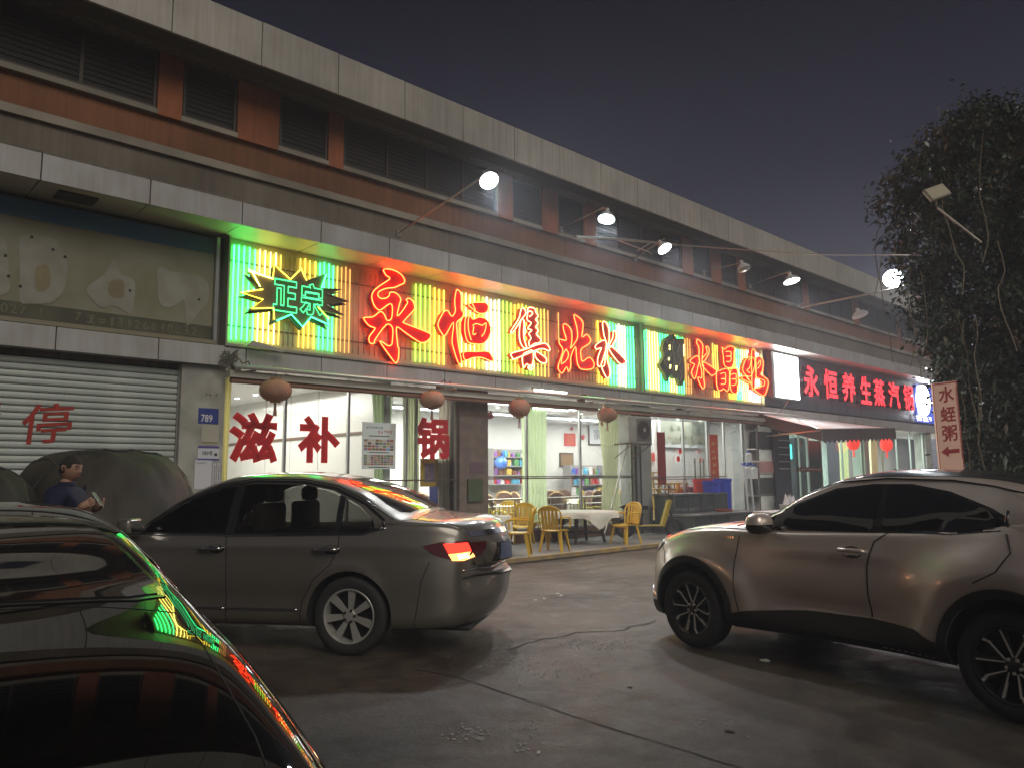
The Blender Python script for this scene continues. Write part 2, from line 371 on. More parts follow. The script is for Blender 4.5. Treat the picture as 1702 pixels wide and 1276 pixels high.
# upper windows: dark shuttered openings with frames and ribs
M_win = mat('dark_rusty_shutter', (0.030, 0.028, 0.026), 0.85, noise=0.4, nscale=2)
M_fr = mat('dark_window_frame', (0.045, 0.036, 0.028), 0.6)
wins = [(0.6, 3.82), (4.24, 5.12), (5.92, 6.86), (7.22, 11.1), (11.6, 12.5), (13.1, 14.0), (14.5, 18.2), (18.8, 19.7), (20.3, 21.2), (21.7, 25.5), (26.0, 29.6), (30.2, 34.0), (34.6, 39.0), (-4.5, 0.2)]
for i, (a, b) in enumerate(wins):
    mb = MB(); z0, z1 = 7.36, 8.29
    mb.box(a, 12.330, z0, b, 12.357, z1)
    w = part('window', mb, M_win)
    ribs = MB(); k = z0+0.05
    while k < z1-0.03: ribs.box(a+0.045, 12.312, k, b-0.045, 12.329, k+0.035); k += 0.085
    ribs.obj('shutter_rib', M_win, w); w.children
    fr = MB(); fr.box(a, 12.29, z0, a+0.04, 12.329, z1).box(b-0.04, 12.29, z0, b, 12.329, z1).box(a+0.041, 12.29, z1-0.04, b-0.041, 12.329, z1).box(a+0.041, 12.29, z0, b-0.041, 12.329, z0+0.04)
    if b-a > 2:
        for q in range(1, int((b-a)/1.2)+1): xx = a+(b-a)*q/(int((b-a)/1.2)+1); fr.box(xx-0.025, 12.289, z0+.041, xx+0.025, 12.328, z1-.041)
    fr.obj('frame', M_fr, w)
    part('window_sill', MB().box(a-0.03, 12.26, z0-0.09, b+0.03, 12.358, z0-0.004), mat('moulding_render'))
# orange pilasters standing proud between windows
for a, b in ((3.84, 4.22), (5.14, 5.90), (6.88, 7.20), (11.12, 11.58), (12.52, 13.08), (14.02, 14.48), (18.22, 18.78), (19.72, 20.28), (21.22, 21.68), (25.52, 25.98), (29.62, 30.18)):
    part('pilaster', MB().box(a, 12.27, 7.27, b, 12.357, 8.315), mat('orange_pilaster_paint', (0.34, 0.11, 0.042), 0.8, noise=0.3, nscale=2, streak=.2))
# parapet panels: 1.43 m pitch
pitch = 1.4320
x = 3.75-pitch*7
part('parapet_backing', MB().box(X0B, 11.56, 8.34, X1B, 12.0, 8.98), M_dk)
part('parapet_soffit', MB().box(X0B, 11.52, 8.305, X1B, 12.0, 8.338), mat('parapet_soffit_render', (0.10, 0.095, 0.085), 0.8))
while x < X1B:
    part('parapet_panel', MB().box(x+0.008, 11.5, 8.27+random.uniform(-.004, .004), x+pitch-0.008, 11.555, 9.03+random.uniform(-.004, .004)), M_par); x += pitch
# canopy: front panels, soffit panels (1.388 m pitch)
cp = 1.3905; x = 2.17-cp*6
part('canopy_core', MB().box(X0B, 11.56, 5.545, X1B, 12.44, 5.87), M_dk)
part('canopy_top', MB().box(X0B, 11.5, 5.874, X1B, 12.30, 5.902), M_wall)
i = 0
while x < X1B:
    part('canopy_panel', MB().box(x+0.009, 11.50, 5.50, x+cp-0.009, 11.556, 5.872), M_pan)
    part('soffit_panel', MB().box(x+0.009, 11.559, 5.512, x+cp-0.009, 12.40, 5.542), mat('cream_soffit_panel', (0.52, 0.50, 0.44), 0.42, noise=0.15, nscale=2))
    if x > -1: 
        part('ledge_panel', MB().box(x+0.45+0.008, 12.20, 3.34, x+0.45+cp-0.008, 12.255, 3.665), M_pan)
        part('ledge_soffit_panel', MB().box(x+0.45+0.008, 12.258, 3.345, x+0.45+cp-0.008, 12.60, 3.37), M_pan)
    x += cp; i += 1
part('ledge_core', MB().box(X0B, 12.262, 3.374, X1B, 12.60, 3.66), M_dk)
part('beam', MB().box(X0B, 12.46, 3.664, X1B, 12.62, 5.508), M_wall)
# soffit hatch
part('soffit_hatch', MB().box(2.45, 11.75, 5.48, 2.95, 12.1, 5.509), M_dk)
# ---- ground floor walls
M_rc = mat('white_interior_wall', (0.66, 0.64, 0.60), 0.5, noise=0.06, nscale=1.5)
M_tile = mat('cream_wall_tile', (0.60, 0.57, 0.52), 0.28, noise=0.05, nscale=3)
def pillar(a, b, m_, y0=12.32, y1=12.80): part('pillar', MB().box(a, y0, TZ+.002, b, y1, 3.338), m_)
M_pl = mat('greenish_white_pillar_paint', (0.42, 0.42, 0.37), 0.7, noise=0.35, nscale=2.5, bump=0.15)
pillar(4.42, 5.12, M_pl)
pillar(10.06, 10.84, mat('brown_stone_pillar', (0.17, 0.13, 0.105), 0.5, noise=0.3, nscale=6))
pillar(15.86, 16.55, mat('grey_pillar_paint', (0.35, 0.35, 0.31), 0.7, noise=0.3, nscale=2))
pillar(21.35, 22.1, mat('white_pipe_wall', (0.45, 0.47, 0.45), 0.6, noise=0.2, nscale=3))
pillar(22.9, 23.15, M_pl)
pillar(30.0, 30.4, M_pl); pillar(36.5, 37.2, M_pl)
# interior shells: floor, back wall, partitions, ceiling
part('shop_floor', MB().box(-7, 12.405, 0.06, 46, 20.5, TZ-0.004), mat('tiled_shop_floor', (0.36, 0.31, 0.26), 0.3, noise=0.1, nscale=3))
part('back_wall', MB().box(4.43, 20.0, TZ, 8.42, 20.2, 3.55), M_rc)
part('back_wall', MB().box(8.57, 18.02, TZ, 22.90, 18.14, 3.41), M_rc)
part('side_wall', MB().box(4.50, 12.81, TZ, 4.66, 19.99, 3.5), M_rc)
part('side_wall', MB().box(22.92, 12.81, TZ, 23.08, 19.99, 3.5), M_rc)
# private-room partition made of big white panels with metal joints and a dado rail, seen through the left window
prt = MB(); XP = 8.42
part('partition_wall', MB().box(XP+0.02, 12.62, TZ, XP+0.14, 19.99, 3.5), M_rc)
yy = 12.62
while yy < 19.9:
    part('wall_panel', MB().box(XP-0.012, yy+0.012, TZ+0.01, XP+0.017, min(yy+1.28, 19.95)-0.012, 3.44), mat('glossy_white_wall_panel', (0.66, 0.635, 0.59), 0.13, noise=0.05, nscale=1, spec=0.6)); yy += 1.28
part('dado_rail', MB().box(XP-0.035, 12.7, 2.40, XP-0.014, 19.9, 2.46), mat('brown_rail', (0.13, 0.075, 0.05), 0.4))
# ceilings
part('ceiling', MB().box(4.43, 12.62, 3.42, 23.1, 20.2, 3.50), mat('white_ceiling', (0.72, 0.72, 0.72), 0.5))
M_cove = glow('cold_cove_light', (0.85, 0.93, 1.0), 7.0)
def marks(mb, x0, y, z0, w, h, n, seed):
    """a row of small strokes the size and weight of print too blurred in the photograph to be read"""
    rnd = random.Random(seed); cw = w/n
    for i in range(n):
        xa = x0+i*cw; 
        for k in range(3):
            zz_ = z0+h*rnd.uniform(0, .85); mb.box(xa+cw*rnd.uniform(.05, .2), y-.0008*(k+1), zz_, xa+cw*rnd.uniform(.6, .85), y, zz_+h*.13)
        for k in range(2):
            xx = xa+cw*rnd.uniform(.1, .7); mb.box(xx, y-.0008*(k+4), z0+h*rnd.uniform(0, .3), xx+cw*.13, y, z0+h*rnd.uniform(.7, 1))
    return mb
# interior lamps: cove strips and downlights (real lamps seen lit in the photograph)
M_dl = glow('downlight', (0.92, 0.97, 1.0), 26.0)
M_rim = mat('white_lamp_rim', (0.7, 0.7, 0.7), 0.4)
G_dl = 'round downlights in the restaurant ceiling'
def area_at(name, x, y, z, sx, sy, P, col, par=None, rot=(0, 0, 0)):  # area lamps without fittings, added to brighten the rooms
    L = bpy.data.lights.new(name, 'AREA'); L.shape = 'RECTANGLE'; L.size = sx; L.size_y = sy; L.energy = P; L.color = col
    o = bpy.data.objects.new(name, L); COL.objects.link(o); o.location = (x, y, z); o.rotation_euler = rot
    return o
k = 0
for ri, yy in enumerate((13.3, 14.4, 15.5, 16.6, 17.6, 18.9)):
    for ci, xx in enumerate( (5.2, 6.4, 7.6, 9.2, 11.2, 12.6, 14.0, 15.4, 17.4, 19.2, 20.9, 22.2)):
        if yy > 18 and xx > 8: continue
        lam = MB().lathe([(0.0, 3.405), (0.055, 3.405)], 12).obj('downlight', M_dl)
        rm = MB().lathe([(0.057, 3.40), (0.075, 3.40), (0.075, 3.418)], 12).obj('lamp_rim', M_rim, lam)
        lam.location = (xx, yy, 0); lam['category'] = 'ceiling light'; lam['group'] = G_dl
        rm_ = 'left private room' if xx < 8 else ('middle dining room' if xx < 16 else 'right room'); c0_ = 0 if xx < 8 else (3 if xx < 16 else 8)
        lam['label'] = '%s downlight from the left in the %s row from the glass, %s' % (ORD[ci-c0_], ORD[ri], rm_)
for (x0_, x1_, y_) in ((9.0, 15.7, 14.2), (9.0, 22.0, 16.6), (16.6, 22.2, 13.8)):
    c = thing('cove_light', {14.2: 'long cold white cove light over the middle dining room', 16.6: 'long cold white light strip deep inside the dining room', 13.8: 'bright white light strip above the wall picture in the right room'}[y_], 'ceiling light', ((x0_+x1_)/2, y_, 3.35), worldparts=True)
    MB().box(x0_, y_-0.05, 3.33, x1_, y_+0.05, 3.36).obj('diffuser', M_cove, c)
    MB().box(x0_-.02, y_-0.09, 3.362, x1_+.02, y_+0.09, 3.415).obj('housing', M_rim, c)
area_at('room_fill_light', 6.5, 16.0, 3.30, 3.2, 5.5, 190, (1.0, 0.96, 0.90))
area_at('room_fill_light', 12.6, 15.2, 3.28, 6.0, 4.0, 400, (1.0, 0.97, 0.92))
area_at('room_fill_light', 19.2, 15.2, 3.28, 5.0, 4.0, 290, (1.0, 0.97, 0.92))

# ---- glass fronts (panes, metal posts, rails)
M_gl = pane_mat('window_glass')
M_al = mat('aluminium_frame', (0.42, 0.42, 0.40), 0.32, metal=0.7)
def glassfront(bounds, z0=TZ+.30, z1=3.30, tr=None):
    for a, b in zip(bounds[:-1], bounds[1:]):
        part('window_pane', MB().box(a+0.025, YG-0.004, z0+.03, b-0.025, YG+0.004, z1), M_gl)
    for a in bounds:
        part('window_post', MB().box(a-0.022, YG-0.03, z0-.02, a+0.022, YG+0.03, z1+.03), M_al)
    a, b = bounds[0], bounds[-1]
    part('window_rail', MB().box(a, YG-0.033, z0-.05, b, YG+0.033, z0), M_al)
    part('window_plinth', MB().box(a, YG-0.06, TZ+.003, b, YG+0.06, z0-.053), mat('brown_marble_plinth', (0.16, 0.085, 0.05), 0.3, noise=0.3, nscale=5))
glassfront([5.14, 6.25, 7.51, 8.81, 9.05, 10.05])
glassfront([10.86, 12.1, 13.9, 15.84])
glassfront([16.57, 18.2, 19.40, 20.3, 21.33])
M_bar = mat('brown_tube_rail', (0.12, 0.08, 0.06), 0.35, metal=0.5)
for a, b, z in ((5.14, 10.05, 1.475), (10.86, 15.84, 1.53), (10.86, 15.84, 1.49), (16.57, 20.3, 1.50), (16.57, 20.3, 1.44)):
    part('door_rail', MB().tube([(a, YG-.05, z), (b, YG-.05, z)], 0.014), M_bar)
# ---- letters stuck on the glass: 滋 补 (曲) 锅
M_rl = mat('red_film_letter', (0.62, 0.05, 0.055), 0.35, emit=None)
_n = M_rl.node_tree.nodes; _l = M_rl.node_tree.links; _t = _n.new('ShaderNodeBsdfTranslucent'); _t.inputs[0].default_value = (.80, .06, .06, 1); _m = _n.new('ShaderNodeMixShader'); _m.inputs[0].default_value = .45
_l.new(_n['Principled BSDF'].outputs[0], _m.inputs[1]); _l.new(_t.outputs[0], _m.inputs[2]); _l.new(_m.outputs[0], _n['Material Output'].inputs[0])
def glass_char(s, x0, z0, w, h, name='window_letter', lab=None):
    mb = MB(); text_on(mb, s, (x0, YG-0.012, z0), (1, 0, 0), (0, 0, 1), w, h, offset=0.055, thick=0.003)
    o = mb.obj(name, M_rl, bld); return o
for s, px0, px1, pyb, pyt in (('滋', 382, 457, 765, 690), ('补', 497, 561, 765, 694), ('锅', 694, 744, 760, 699)):
    a = onY(px0, pyb, YG-.012); b = onY(px1, pyt, YG-.012); zb = a.z
    glass_char(s, a.x, zb, b.x-a.x, 0.76)
# ---- poster of dishes on the glass
def sheet(mb, x0, z0, x1, z1, y, t=0.002): return mb.box(x0, y-t, z0, x1, y, z1)
def posterset():
    a = onY(601, 783, YG-.02); b = onY(657, 697, YG-.02)
    x0, z0, x1, z1 = a.x, a.z+.05, b.x+.02, 2.57
    th = thing('poster', 'white menu poster with two grids of dish photos taped inside the left window', 'poster', ((x0+x1)/2, YG-.02, z0), worldparts=True)
    sheet(MB(), x0, z0, x1, z1, YG-.014).obj('paper', mat('poster_paper', (0.60, 0.66, 0.62), 0.5), th)
    w = x1-x0; rnd = random.Random(3)
    cols = [mat('dish_%s' % n, c, 0.6) for n, c in (('dark', (.08, .06, .05)), ('brown', (.22, .12, .06)), ('ochre', (.4, .26, .08)), ('purple', (.25, .18, .24)), ('pale', (.5, .45, .36)), ('red', (.4, .08, .05)), ('blue', (.12, .35, .65)), ('green', (.14, .2, .07)))]
    h = z1-z0
    for (r0_, r1_, rows, cc) in ((.635, .385, 4, 8), (.30, .075, 5, 9)):
        for r in range(rows):
            for c in range(cc):
                za = z0+h*(r0_-(r0_-r1_)*r/rows); zb_ = z0+h*(r0_-(r0_-r1_)*(r+.78)/rows)
                xa = x0+w*(.06+.88*c/cc); xb = x0+w*(.06+.88*(c+.88)/cc)
                m_ = cols[6] if (rows == 4 and r == 3 and c == 6) else rnd.choice(cols[:6]+[cols[7]])
                sheet(MB(), xa, zb_, xb, za, YG-.0165).obj('dish_photo', m_, th)
    t = MB(); marks(t, x0+w*.12, YG-.0145, z0+h*.86, w*.5, h*.055, 7, 1)
    t.obj('poster_lettering', M_dk, th)
    t = MB(); marks(t, x0+w*.45, YG-.0145, z0+h*.765, w*.46, h*.07, 5, 2); t.obj('poster_lettering', M_rl, th)
    for zz in (.70, .345, .03): sheet(MB(), x0+w*.2, z0+h*zz, x0+w*.8, z0+h*(zz+.017), YG-.0165).obj('divider', M_bar, th)
posterset()
# ---- curtains
def curtain(name, label, x0, x1, z0, z1, y, col, folds=7, amp=0.05, waist=None, seed=1):
    rnd = random.Random(seed); mb = MB(); nx, nz = folds*8, 26; vs = []
    for j in range(nz+1):
        t = j/nz; z = z0+(z1-z0)*t
        sc_ = 1.0
        if waist: zw, ww = waist; d = abs(t-zw)/max(zw, 1-zw); sc_ = ww+(1-ww)*min(1, d**0.8)
        cx_ = (x0+x1)/2
        for i in range(nx+1):
            s = i/nx; xx = cx_+(s-.5)*(x1-x0)*sc_
            ph = s*folds*2*math.pi+0.5*math.sin(3*t+seed)
            vs.append((xx, y+amp*(0.6+0.4*t)*math.sin(ph)+0.015*math.sin(5*s+7*t), z))
    mb.add(vs, [(j*(nx+1)+i, j*(nx+1)+i+1, (j+1)*(nx+1)+i+1, (j+1)*(nx+1)+i) for j in range(nz) for i in range(nx)])
    nm_ = 'curtain_'+label.split()[0]+str(seed); new_ = nm_ not in MATS; M = mat(nm_, col, 0.85, noise=0.12, nscale=9)
    if new_:
        nd = M.node_tree.nodes; lk = M.node_tree.links; out = nd['Material Output']; tr = nd.new('ShaderNodeBsdfTranslucent'); tr.inputs[0].default_value = (*[min(1, c*1.35) for c in col], 1)
        mx = nd.new('ShaderNodeMixShader'); mx.inputs[0].default_value = .55; lk.new(nd['Principled BSDF'].outputs[0], mx.inputs[1]); lk.new(tr.outputs[0], mx.inputs[2]); lk.new(mx.outputs[0], out.inputs[0])
    return tag(mb.obj(name, M, smooth=True), label, 'curtain')
curtain('curtain', 'yellow gathered curtain at the far left edge of the left window', 5.16, 5.34, .5, 3.28, 12.62, (.42, .36, .14), 3, .03, seed=1)
curtain('curtain', 'pale green curtain swag hanging short behind the menu poster', 8.15, 8.62, 1.2, 3.26, 12.66, (.46, .55, .36), 5, .04, (0.2, .6), seed=2)
curtain('curtain', 'sage green curtain gathered between two window posts right of the poster', 8.84, 9.24, .5, 3.26, 12.60, (.40, .42, .25), 5, .04, seed=3)
curtain('curtain', 'tall pale green curtain hanging like a column in the middle dining window', 12.22, 12.98, .5, 3.22, 12.70, (.58, .66, .44), 7, .06, seed=4)
curtain('curtain', 'cream curtain with a narrow waist near the air conditioner', 14.9, 15.72, .5, 3.22, 12.68, (.56, .57, .38), 7, .06, (0.42, .62), seed=5)
curtain('curtain', 'brownish sheer curtain behind the red window letter of the left window', 9.75, 10.04, .5, 3.26, 12.62, (.33, .28, .22), 3, .03, seed=6)

# ---- roller shutter of the closed shop: every slat a part
SX0, SX1, SY = -6.5, 4.40, 12.46
M_sl = mat('galvanised_shutter', (0.50, 0.54, 0.50), 0.42, noise=0.22, nscale=1.6, col2=(0.38, 0.42, 0.385), spec=0.5)
shm = bpy.data.meshes.new('slat')
prof = [(0.0, 0.0), (-0.006, 0.008), (-0.016, 0.020), (-0.018, 0.052), (-0.010, 0.078), (0.0, 0.088)]
vs = [(x_, p[0], p[1]) for x_ in (SX0, SX1) for p in prof]; n = len(prof)
shm.from_pydata(vs, [], [(i, i+1, n+i+1, n+i) for i in range(n-1)]); shm.materials.append(M_sl)
sht = thing('roller_shutter', 'closed grey metal roller shutter with a red painted character, left of the restaurant', 'shutter', (0, SY, TZ))
zz = 0.01
while zz < 3.15:
    o = bpy.data.objects.new('slat', shm); COL.objects.link(o); o.parent = sht; o.location = (0, random.uniform(-.0015, .0015), zz); zz += 0.0985
MB().box(SX0, .01, 0.0, SX1, .03, 3.17).obj('shutter_backing', M_dk, sht)
MB().box(SX1+.002, -.05, 0, SX1+.018, .03, 3.17).obj('guide_channel', M_al, sht)
part('shop_wall', MB().box(-7, 12.50, 0.1, 4.41, 12.7, 5.5), M_wall)
def slat_text(s, px0, px1, pyt, pyb, off=.05):
    a = onY(px0, pyb, SY-.022); b = onY(px1, pyt, SY-.022)
    mb = MB(); text_on(mb, s, (a.x, SY-.021, a.z), Vector((.995, 0, .10)), Vector((.06, 0, 1)), b.x-a.x, b.z-a.z, offset=off)
    o = mb.obj('painted_character', mat('red_spray_paint', (0.40, 0.035, 0.02), 0.7, noise=0.35, nscale=14)); o.parent = sht; o.matrix_parent_inverse = Matrix.Translation(-Vector((0, SY, TZ)))
slat_text('停', 32, 119, 676, 738, .012); slat_text('禁', -92, -1, 668, 735, .012)
# ---- notices on the pillar
def plate(px0, py0, px1, py1, y, colr, label, cat, texts=(), t=.006, name='notice', extra=None):
    a = onY(px0, py1, y); b = onY(px1, py0, y)
    th = thing(name, label, cat, ((a.x+b.x)/2, y, a.z), worldparts=True)
    MB().box(a.x, y-t, a.z, b.x, y, b.z).obj('plate', colr, th)
    w, h = b.x-a.x, b.z-a.z
    for (s, u, v, uw, vh, m_) in texts:
        mb = MB()
        if isinstance(s, int): marks(mb, a.x+u*w, y-t, a.z+v*h, uw*w, vh*h, s, s+3)
        else: text_on(mb, s, (a.x+u*w, y-t-.0015, a.z+v*h), UX, UZ, uw*w, vh*h, offset=.012); mb.obj('lettering', m_, th)
    for (u, v, u1, v1, m_) in (extra or ()):
        MB().box(a.x+u*w, y-t-.001, a.z+v*h, a.x+u1*w, y-t, a.z+v1*h).obj('stripe', m_, th)
    return th
M_bl = mat('blue_plate', (0.035, 0.055, 0.25), 0.4); M_wp = mat('white_paper', (0.56, 0.57, 0.60), 0.6); M_bk = mat('black_print', (0.03, 0.03, 0.04), 0.6)
M_wt = mat('white_print', (0.75, 0.75, 0.75), 0.5); M_vi = mat('violet_print', (0.08, 0.06, 0.26), 0.5)
YP = 12.318
plate(329, 679, 363.5, 703, YP, M_bl, 'blue house number plate 789 on the pillar beside the roller shutter', 'number plate', [('789', .14, .12, .55, .46, M_wt), (5, .12, .72, .76, .16, M_wt), (1, .76, .14, .14, .26, M_wt)], name='house_number_plate')
plate(334, 706, 364, 738, YP, mat('faded_cream_paper', (.42, .41, .33), .7), 'faded cream notice under the blue 789 plate', 'notice', [(3, .15, .45, .3, .25, M_bk), (4, .52, .5, .4, .14, M_bk)], extra=[(.05, .06, .95, .14, mat('khaki_print', (.2, .18, .06), .6))])
plate(328, 741, 364, 764, YP, M_wp, 'white door tag with violet bands reading 789 on the pillar', 'notice', [('789号', .2, .32, .5, .34, M_bk)], extra=[(0, .84, 1, 1, M_vi), (0, 0, 1, .12, M_vi), (.78, .3, .92, .5, M_bk)])
plate(322, 764, 352, 812, YP, M_wp, 'tall white notice with small black print low on the shutter pillar', 'notice', [(6, .15, .72, .6, .06, M_bk), (5, .2, .6, .5, .05, M_bk)], extra=[(.1, .9, .7, .91, M_bk), (.1, .87, .6, .88, M_bk)])
for px_, n_ in ((354, 'narrow strip of black vertical print nearest the white notice'), (361, 'outer narrow strip of black vertical print beside the curtain')):
    a = onY(px_, 806, YP); b = onY(px_+4, 766, YP); th = thing('notice', n_, 'notice', (a.x, YP, a.z), worldparts=True)
    MB().box(a.x-.01, YP-.004, a.z, b.x+.012, YP, b.z).obj('plate', M_wp, th); nn = 9
    for q in range(nn):
        mb = MB(); z_ = a.z+(b.z-a.z)*(q+.1)/nn; marks(mb, a.x, YP-.004, z_, .035, .035, 1, q); mb.obj('lettering', M_bk, th)
for px_, py_ in ((343, 655), (349, 656), (360, 656)):
    p = onY(px_, py_, YP); part('anchor_hole', MB().lathe([(0.0, -0.004), (.012, -.004), (.012, 0)], 8, (p.x, p.y, p.z), 'y'), M_dk)
# brown pillar notices
plate(781, 768, 803, 786, 12.318, mat('purple_brown_plate', (.12, .07, .09), .5), 'small dark framed plate high on the brown pillar', 'notice', [(3, .2, .35, .6, .4, M_wt)])
plate(777, 795, 801, 833, 12.30, mat('dark_green_board', (.05, .075, .035), .6), 'dark green chalk menu board leaning on the brown pillar', 'menu board', [(3, .15, .38, .7, .2, M_wt), (2, .2, .1, .5, .14, mat('green_chalk', (.2, .4, .12), .7))], t=.03, name='menu_board')
# ---- old faded shop board on the left
ob = thing('old_shop_board', 'faded beige shop board with a blue top strip and ghost letters, left of the neon', 'shop sign', (-1, YS, 3.7), worldparts=True)
MB().box(-6.5, 12.28, 3.97, 4.84, 12.40, 5.17).obj('board', mat('faded_beige_board', (0.165, 0.155, 0.085), 0.55, noise=0.55, nscale=1.1, col2=(0.24, 0.235, 0.17)), ob)  # faded beige, shifted greener to carry the neon's spill
MB().box(-6.5, 12.278, 5.173, 4.84, 12.40, 5.44).obj('blue_strip', mat('faded_blue_strip', (0.03, 0.12, 0.24), 0.55, noise=0.4, nscale=2.5, col2=(0.07, 0.15, 0.19)), ob)
MB().box(-6.5, 12.276, 3.74, 4.84, 12.40, 3.967).obj('phone_strip', mat('dark_green_strip', (0.085, 0.085, 0.05), 0.6, noise=0.4, nscale=3), ob)
MB().box(-6.5, 12.2, 3.675, 4.9, 12.40, 3.737).obj('bottom_trim', mat('olive_trim', (0.22, 0.2, 0.13), .5), ob)
MB().box(4.845, 12.2, 3.74, 4.90, 12.40, 5.45).obj('side_trim', M_al, ob)
mg = mat('ghost_letter', (0.27, 0.265, 0.22), 0.6, noise=0.35, nscale=3, col2=(.21, .20, .15))
mb = MB()
def blob(P, y=12.274, n=3):
    pts = smooth_poly([onY(px, py, y) for px, py in P], n); MB().prism([(p.x, p.z) for p in pts], y-.002, y).obj('ghost_letter', mg, ob)
blob([(34, 395), (70, 393), (98, 405), (112, 440), (105, 485), (85, 503), (50, 505), (33, 500), (33, 450)])
blob([(-30, 380), (-5, 385), (12, 410), (14, 450), (16, 480), (5, 490), (-30, 488)])
blob([(143, 482), (160, 466), (175, 455), (190, 430), (200, 455), (222, 465), (224, 490), (218, 522), (203, 515), (188, 508), (170, 512), (155, 500)])
blob([(262, 445), (285, 452), (320, 455), (345, 470), (346, 500), (335, 515), (318, 535), (310, 540), (306, 500), (295, 505), (280, 512), (266, 505), (262, 480)])
mb = MB(); y = 12.274; mi = mat('beige_board_patch', (0.23, 0.19, 0.10), 0.6, noise=.3, nscale=3)
mb2 = MB()
for P in ([(60, 445), (80, 443), (84, 470), (76, 482), (60, 482)], [(182, 470), (204, 466), (206, 492), (195, 496), (182, 490)]):
    pts = smooth_poly([onY(a_, b_, 12.27) for a_, b_ in P], 3); MB().prism([(p.x, p.z) for p in pts], 12.269, 12.271).obj('board_patch', mi, ob)
a = onY(178, 530, 12.274); M_dg = mat('faded_digits', (0.17, 0.165, 0.10), .6, noise=.4, nscale=9)
for q_, d_ in enumerate('13126840232'):
    w_ = (4.62-a.x)/11; mb = MB(); text_on(mb, d_, (a.x+q_*w_+.02+(.03 if d_ == '1' else 0), 12.2745, 3.79), UX, UZ, w_*(.35 if d_ == '1' else .66), .13); mb.obj('painted_digit', M_dg, ob)
for d_, x_ in (('0', 1.95), ('2', 2.06), ('7', 2.17), ('(', 2.42), ('7', 2.86)):
    mb = MB(); text_on(mb, d_, (x_, 12.2745, 3.80), UX, UZ, None, .13); mb.obj('painted_digit', M_dg, ob)
mb = MB(); marks(mb, 3.0, 12.276, 3.79, .3, .13, 2, 5); stuff(mb.obj('faded_print', M_dg, ob))
holes = MB()
for a_, b_ in ((53, 394), (88, 415), (108, 427), (14, 459), (34, 476), (216, 483), (331, 498), (9, 425)):
    p = onY(a_, b_, 12.27); holes.lathe([(0, -.004), (.02, -.004), (.02, 0)], 10, (p.x, 12.268, p.z), 'y')
holes.obj('screw_hole', M_dk, ob)
# ------------------------------------------------------------------ neon signs
NT = 0.0105
N_G = glow('neon_green', (0.03, 1.0, 0.16), 8.76); N_C = glow('neon_cyan_green', (0.04, 1.0, 0.27), 5.74)
N_Y = glow('neon_yellow', (1.0, 0.74, 0.05), 3.77); N_YB = glow('neon_pale_yellow', (1.0, 0.86, 0.16), 5.62)
N_W = glow('neon_bright_white', (0.85, 1.0, 0.72), 6.24); N_L = glow('neon_lime', (0.38, 1.0, 0.06), 3.09)
N_O = glow('neon_dim_orange', (1.0, 0.42, 0.10), 1.34); N_YD = glow('neon_dim_yellow', (1.0, 0.78, 0.10), 1.85)
N_R = glow('neon_red', (1.0, 0.05, 0.010), 13.57); N_RP = glow('neon_peach', (1.0, 0.42, 0.16), 4.99)
N_GL = glow('neon_letter_green', (0.08, 1.0, 0.30), 1.46)
M_off = mat('unlit_glass_tube', (0.42, 0.36, 0.30), 0.15, coat=0.6)
M_board = mat('sign_board_beige', (0.50, 0.42, 0.27), 0.6, noise=0.35, nscale=2.2, col2=(0.44, 0.36, 0.23))
M_redl = mat('red_letter_face', (0.48, 0.004, 0.008), 0.5)
M_redb = mat('red_backed_board', (0.45, 0.10, 0.06), 0.6, noise=0.3, nscale=2)
YB = 12.29; YT = 12.255; YL = 12.12
SEG1 = [(387, 'G'), (395, 'G'), (404, 'G'), (413, 'G'), (422, 'C'), (430, 'B'), (439, 'B'), (448, 'B'), (457, 'B'), (465, 'D'), (473, 'u'), (481, 'u'), (489, 'u'), (498, 'D'), (506, 'Y'), (514, 'Y'), (523, 'Y'), (531, 'C'), (538, 'C'), (546, 'C'), (553, 'C'), (560, 'D'), (567, 'O'), (574, 'O'), (581, 'O')]
def seg_color(px, sign):
    if sign == 1:
        T = [(688, 'u'), (717, 'L'), (742, 'Y'), (764, 'u'), (792, 'B'), (806, 'L'), (830, 'W'), (851, 'L'), (873, 'Y'), (888, 'L'), (906, 'D'), (912, 'O'), (930, 'p'), (993, 'u'), (1010, 'Y'), (1026, 'G'), (1041, 'W'), (1058, 'C')]
    else:
        T = [(1079, 'C'), (1097, 'B'), (1111, 'C'), (1126, 'B'), (1138, 'G'), (1151, 'O'), (1186, 'u'), (1197, 'D'), (1208, 'u'), (1222, 'Y'), (1235, 'G'), (1243, 'B'), (1275, 'W')]
    for x_, c in T:
        if px < x_: return c
    return 'u'
MC = {'C': N_C, 'G': N_G, 'Y': N_Y, 'B': N_YB, 'W': N_W, 'L': N_L, 'D': N_YD, 'O': N_O, 'u': M_off, 'p': N_O}
def px_of(x, y, z):
    q = Vector((x, y, z-CAM_Z)); return W_PX/2+F_PX*q.dot(rt)/q.dot(fw)
_tube = {}
def tube_at(x, z0, z1, m_, parent):
    key = (m_.name, round(z1-z0, 2))
    if key not in _tube:
        mb = MB().tube([(0, 0, 0), (0, 0, z1-z0)], NT if m_ is not M_off else NT*0.8, 6)
        o = mb.obj('neon_tube', m_, None, smooth=True); _tube[key] = o.data
    else:
        o = bpy.data.objects.new('neon_tube', _tube[key]); COL.objects.link(o)
    o.parent = parent; o.matrix_parent_inverse = Matrix.Translation(-Vector(ROOTLOC[parent.name])); o.location = (x, YT, z0)
    return o
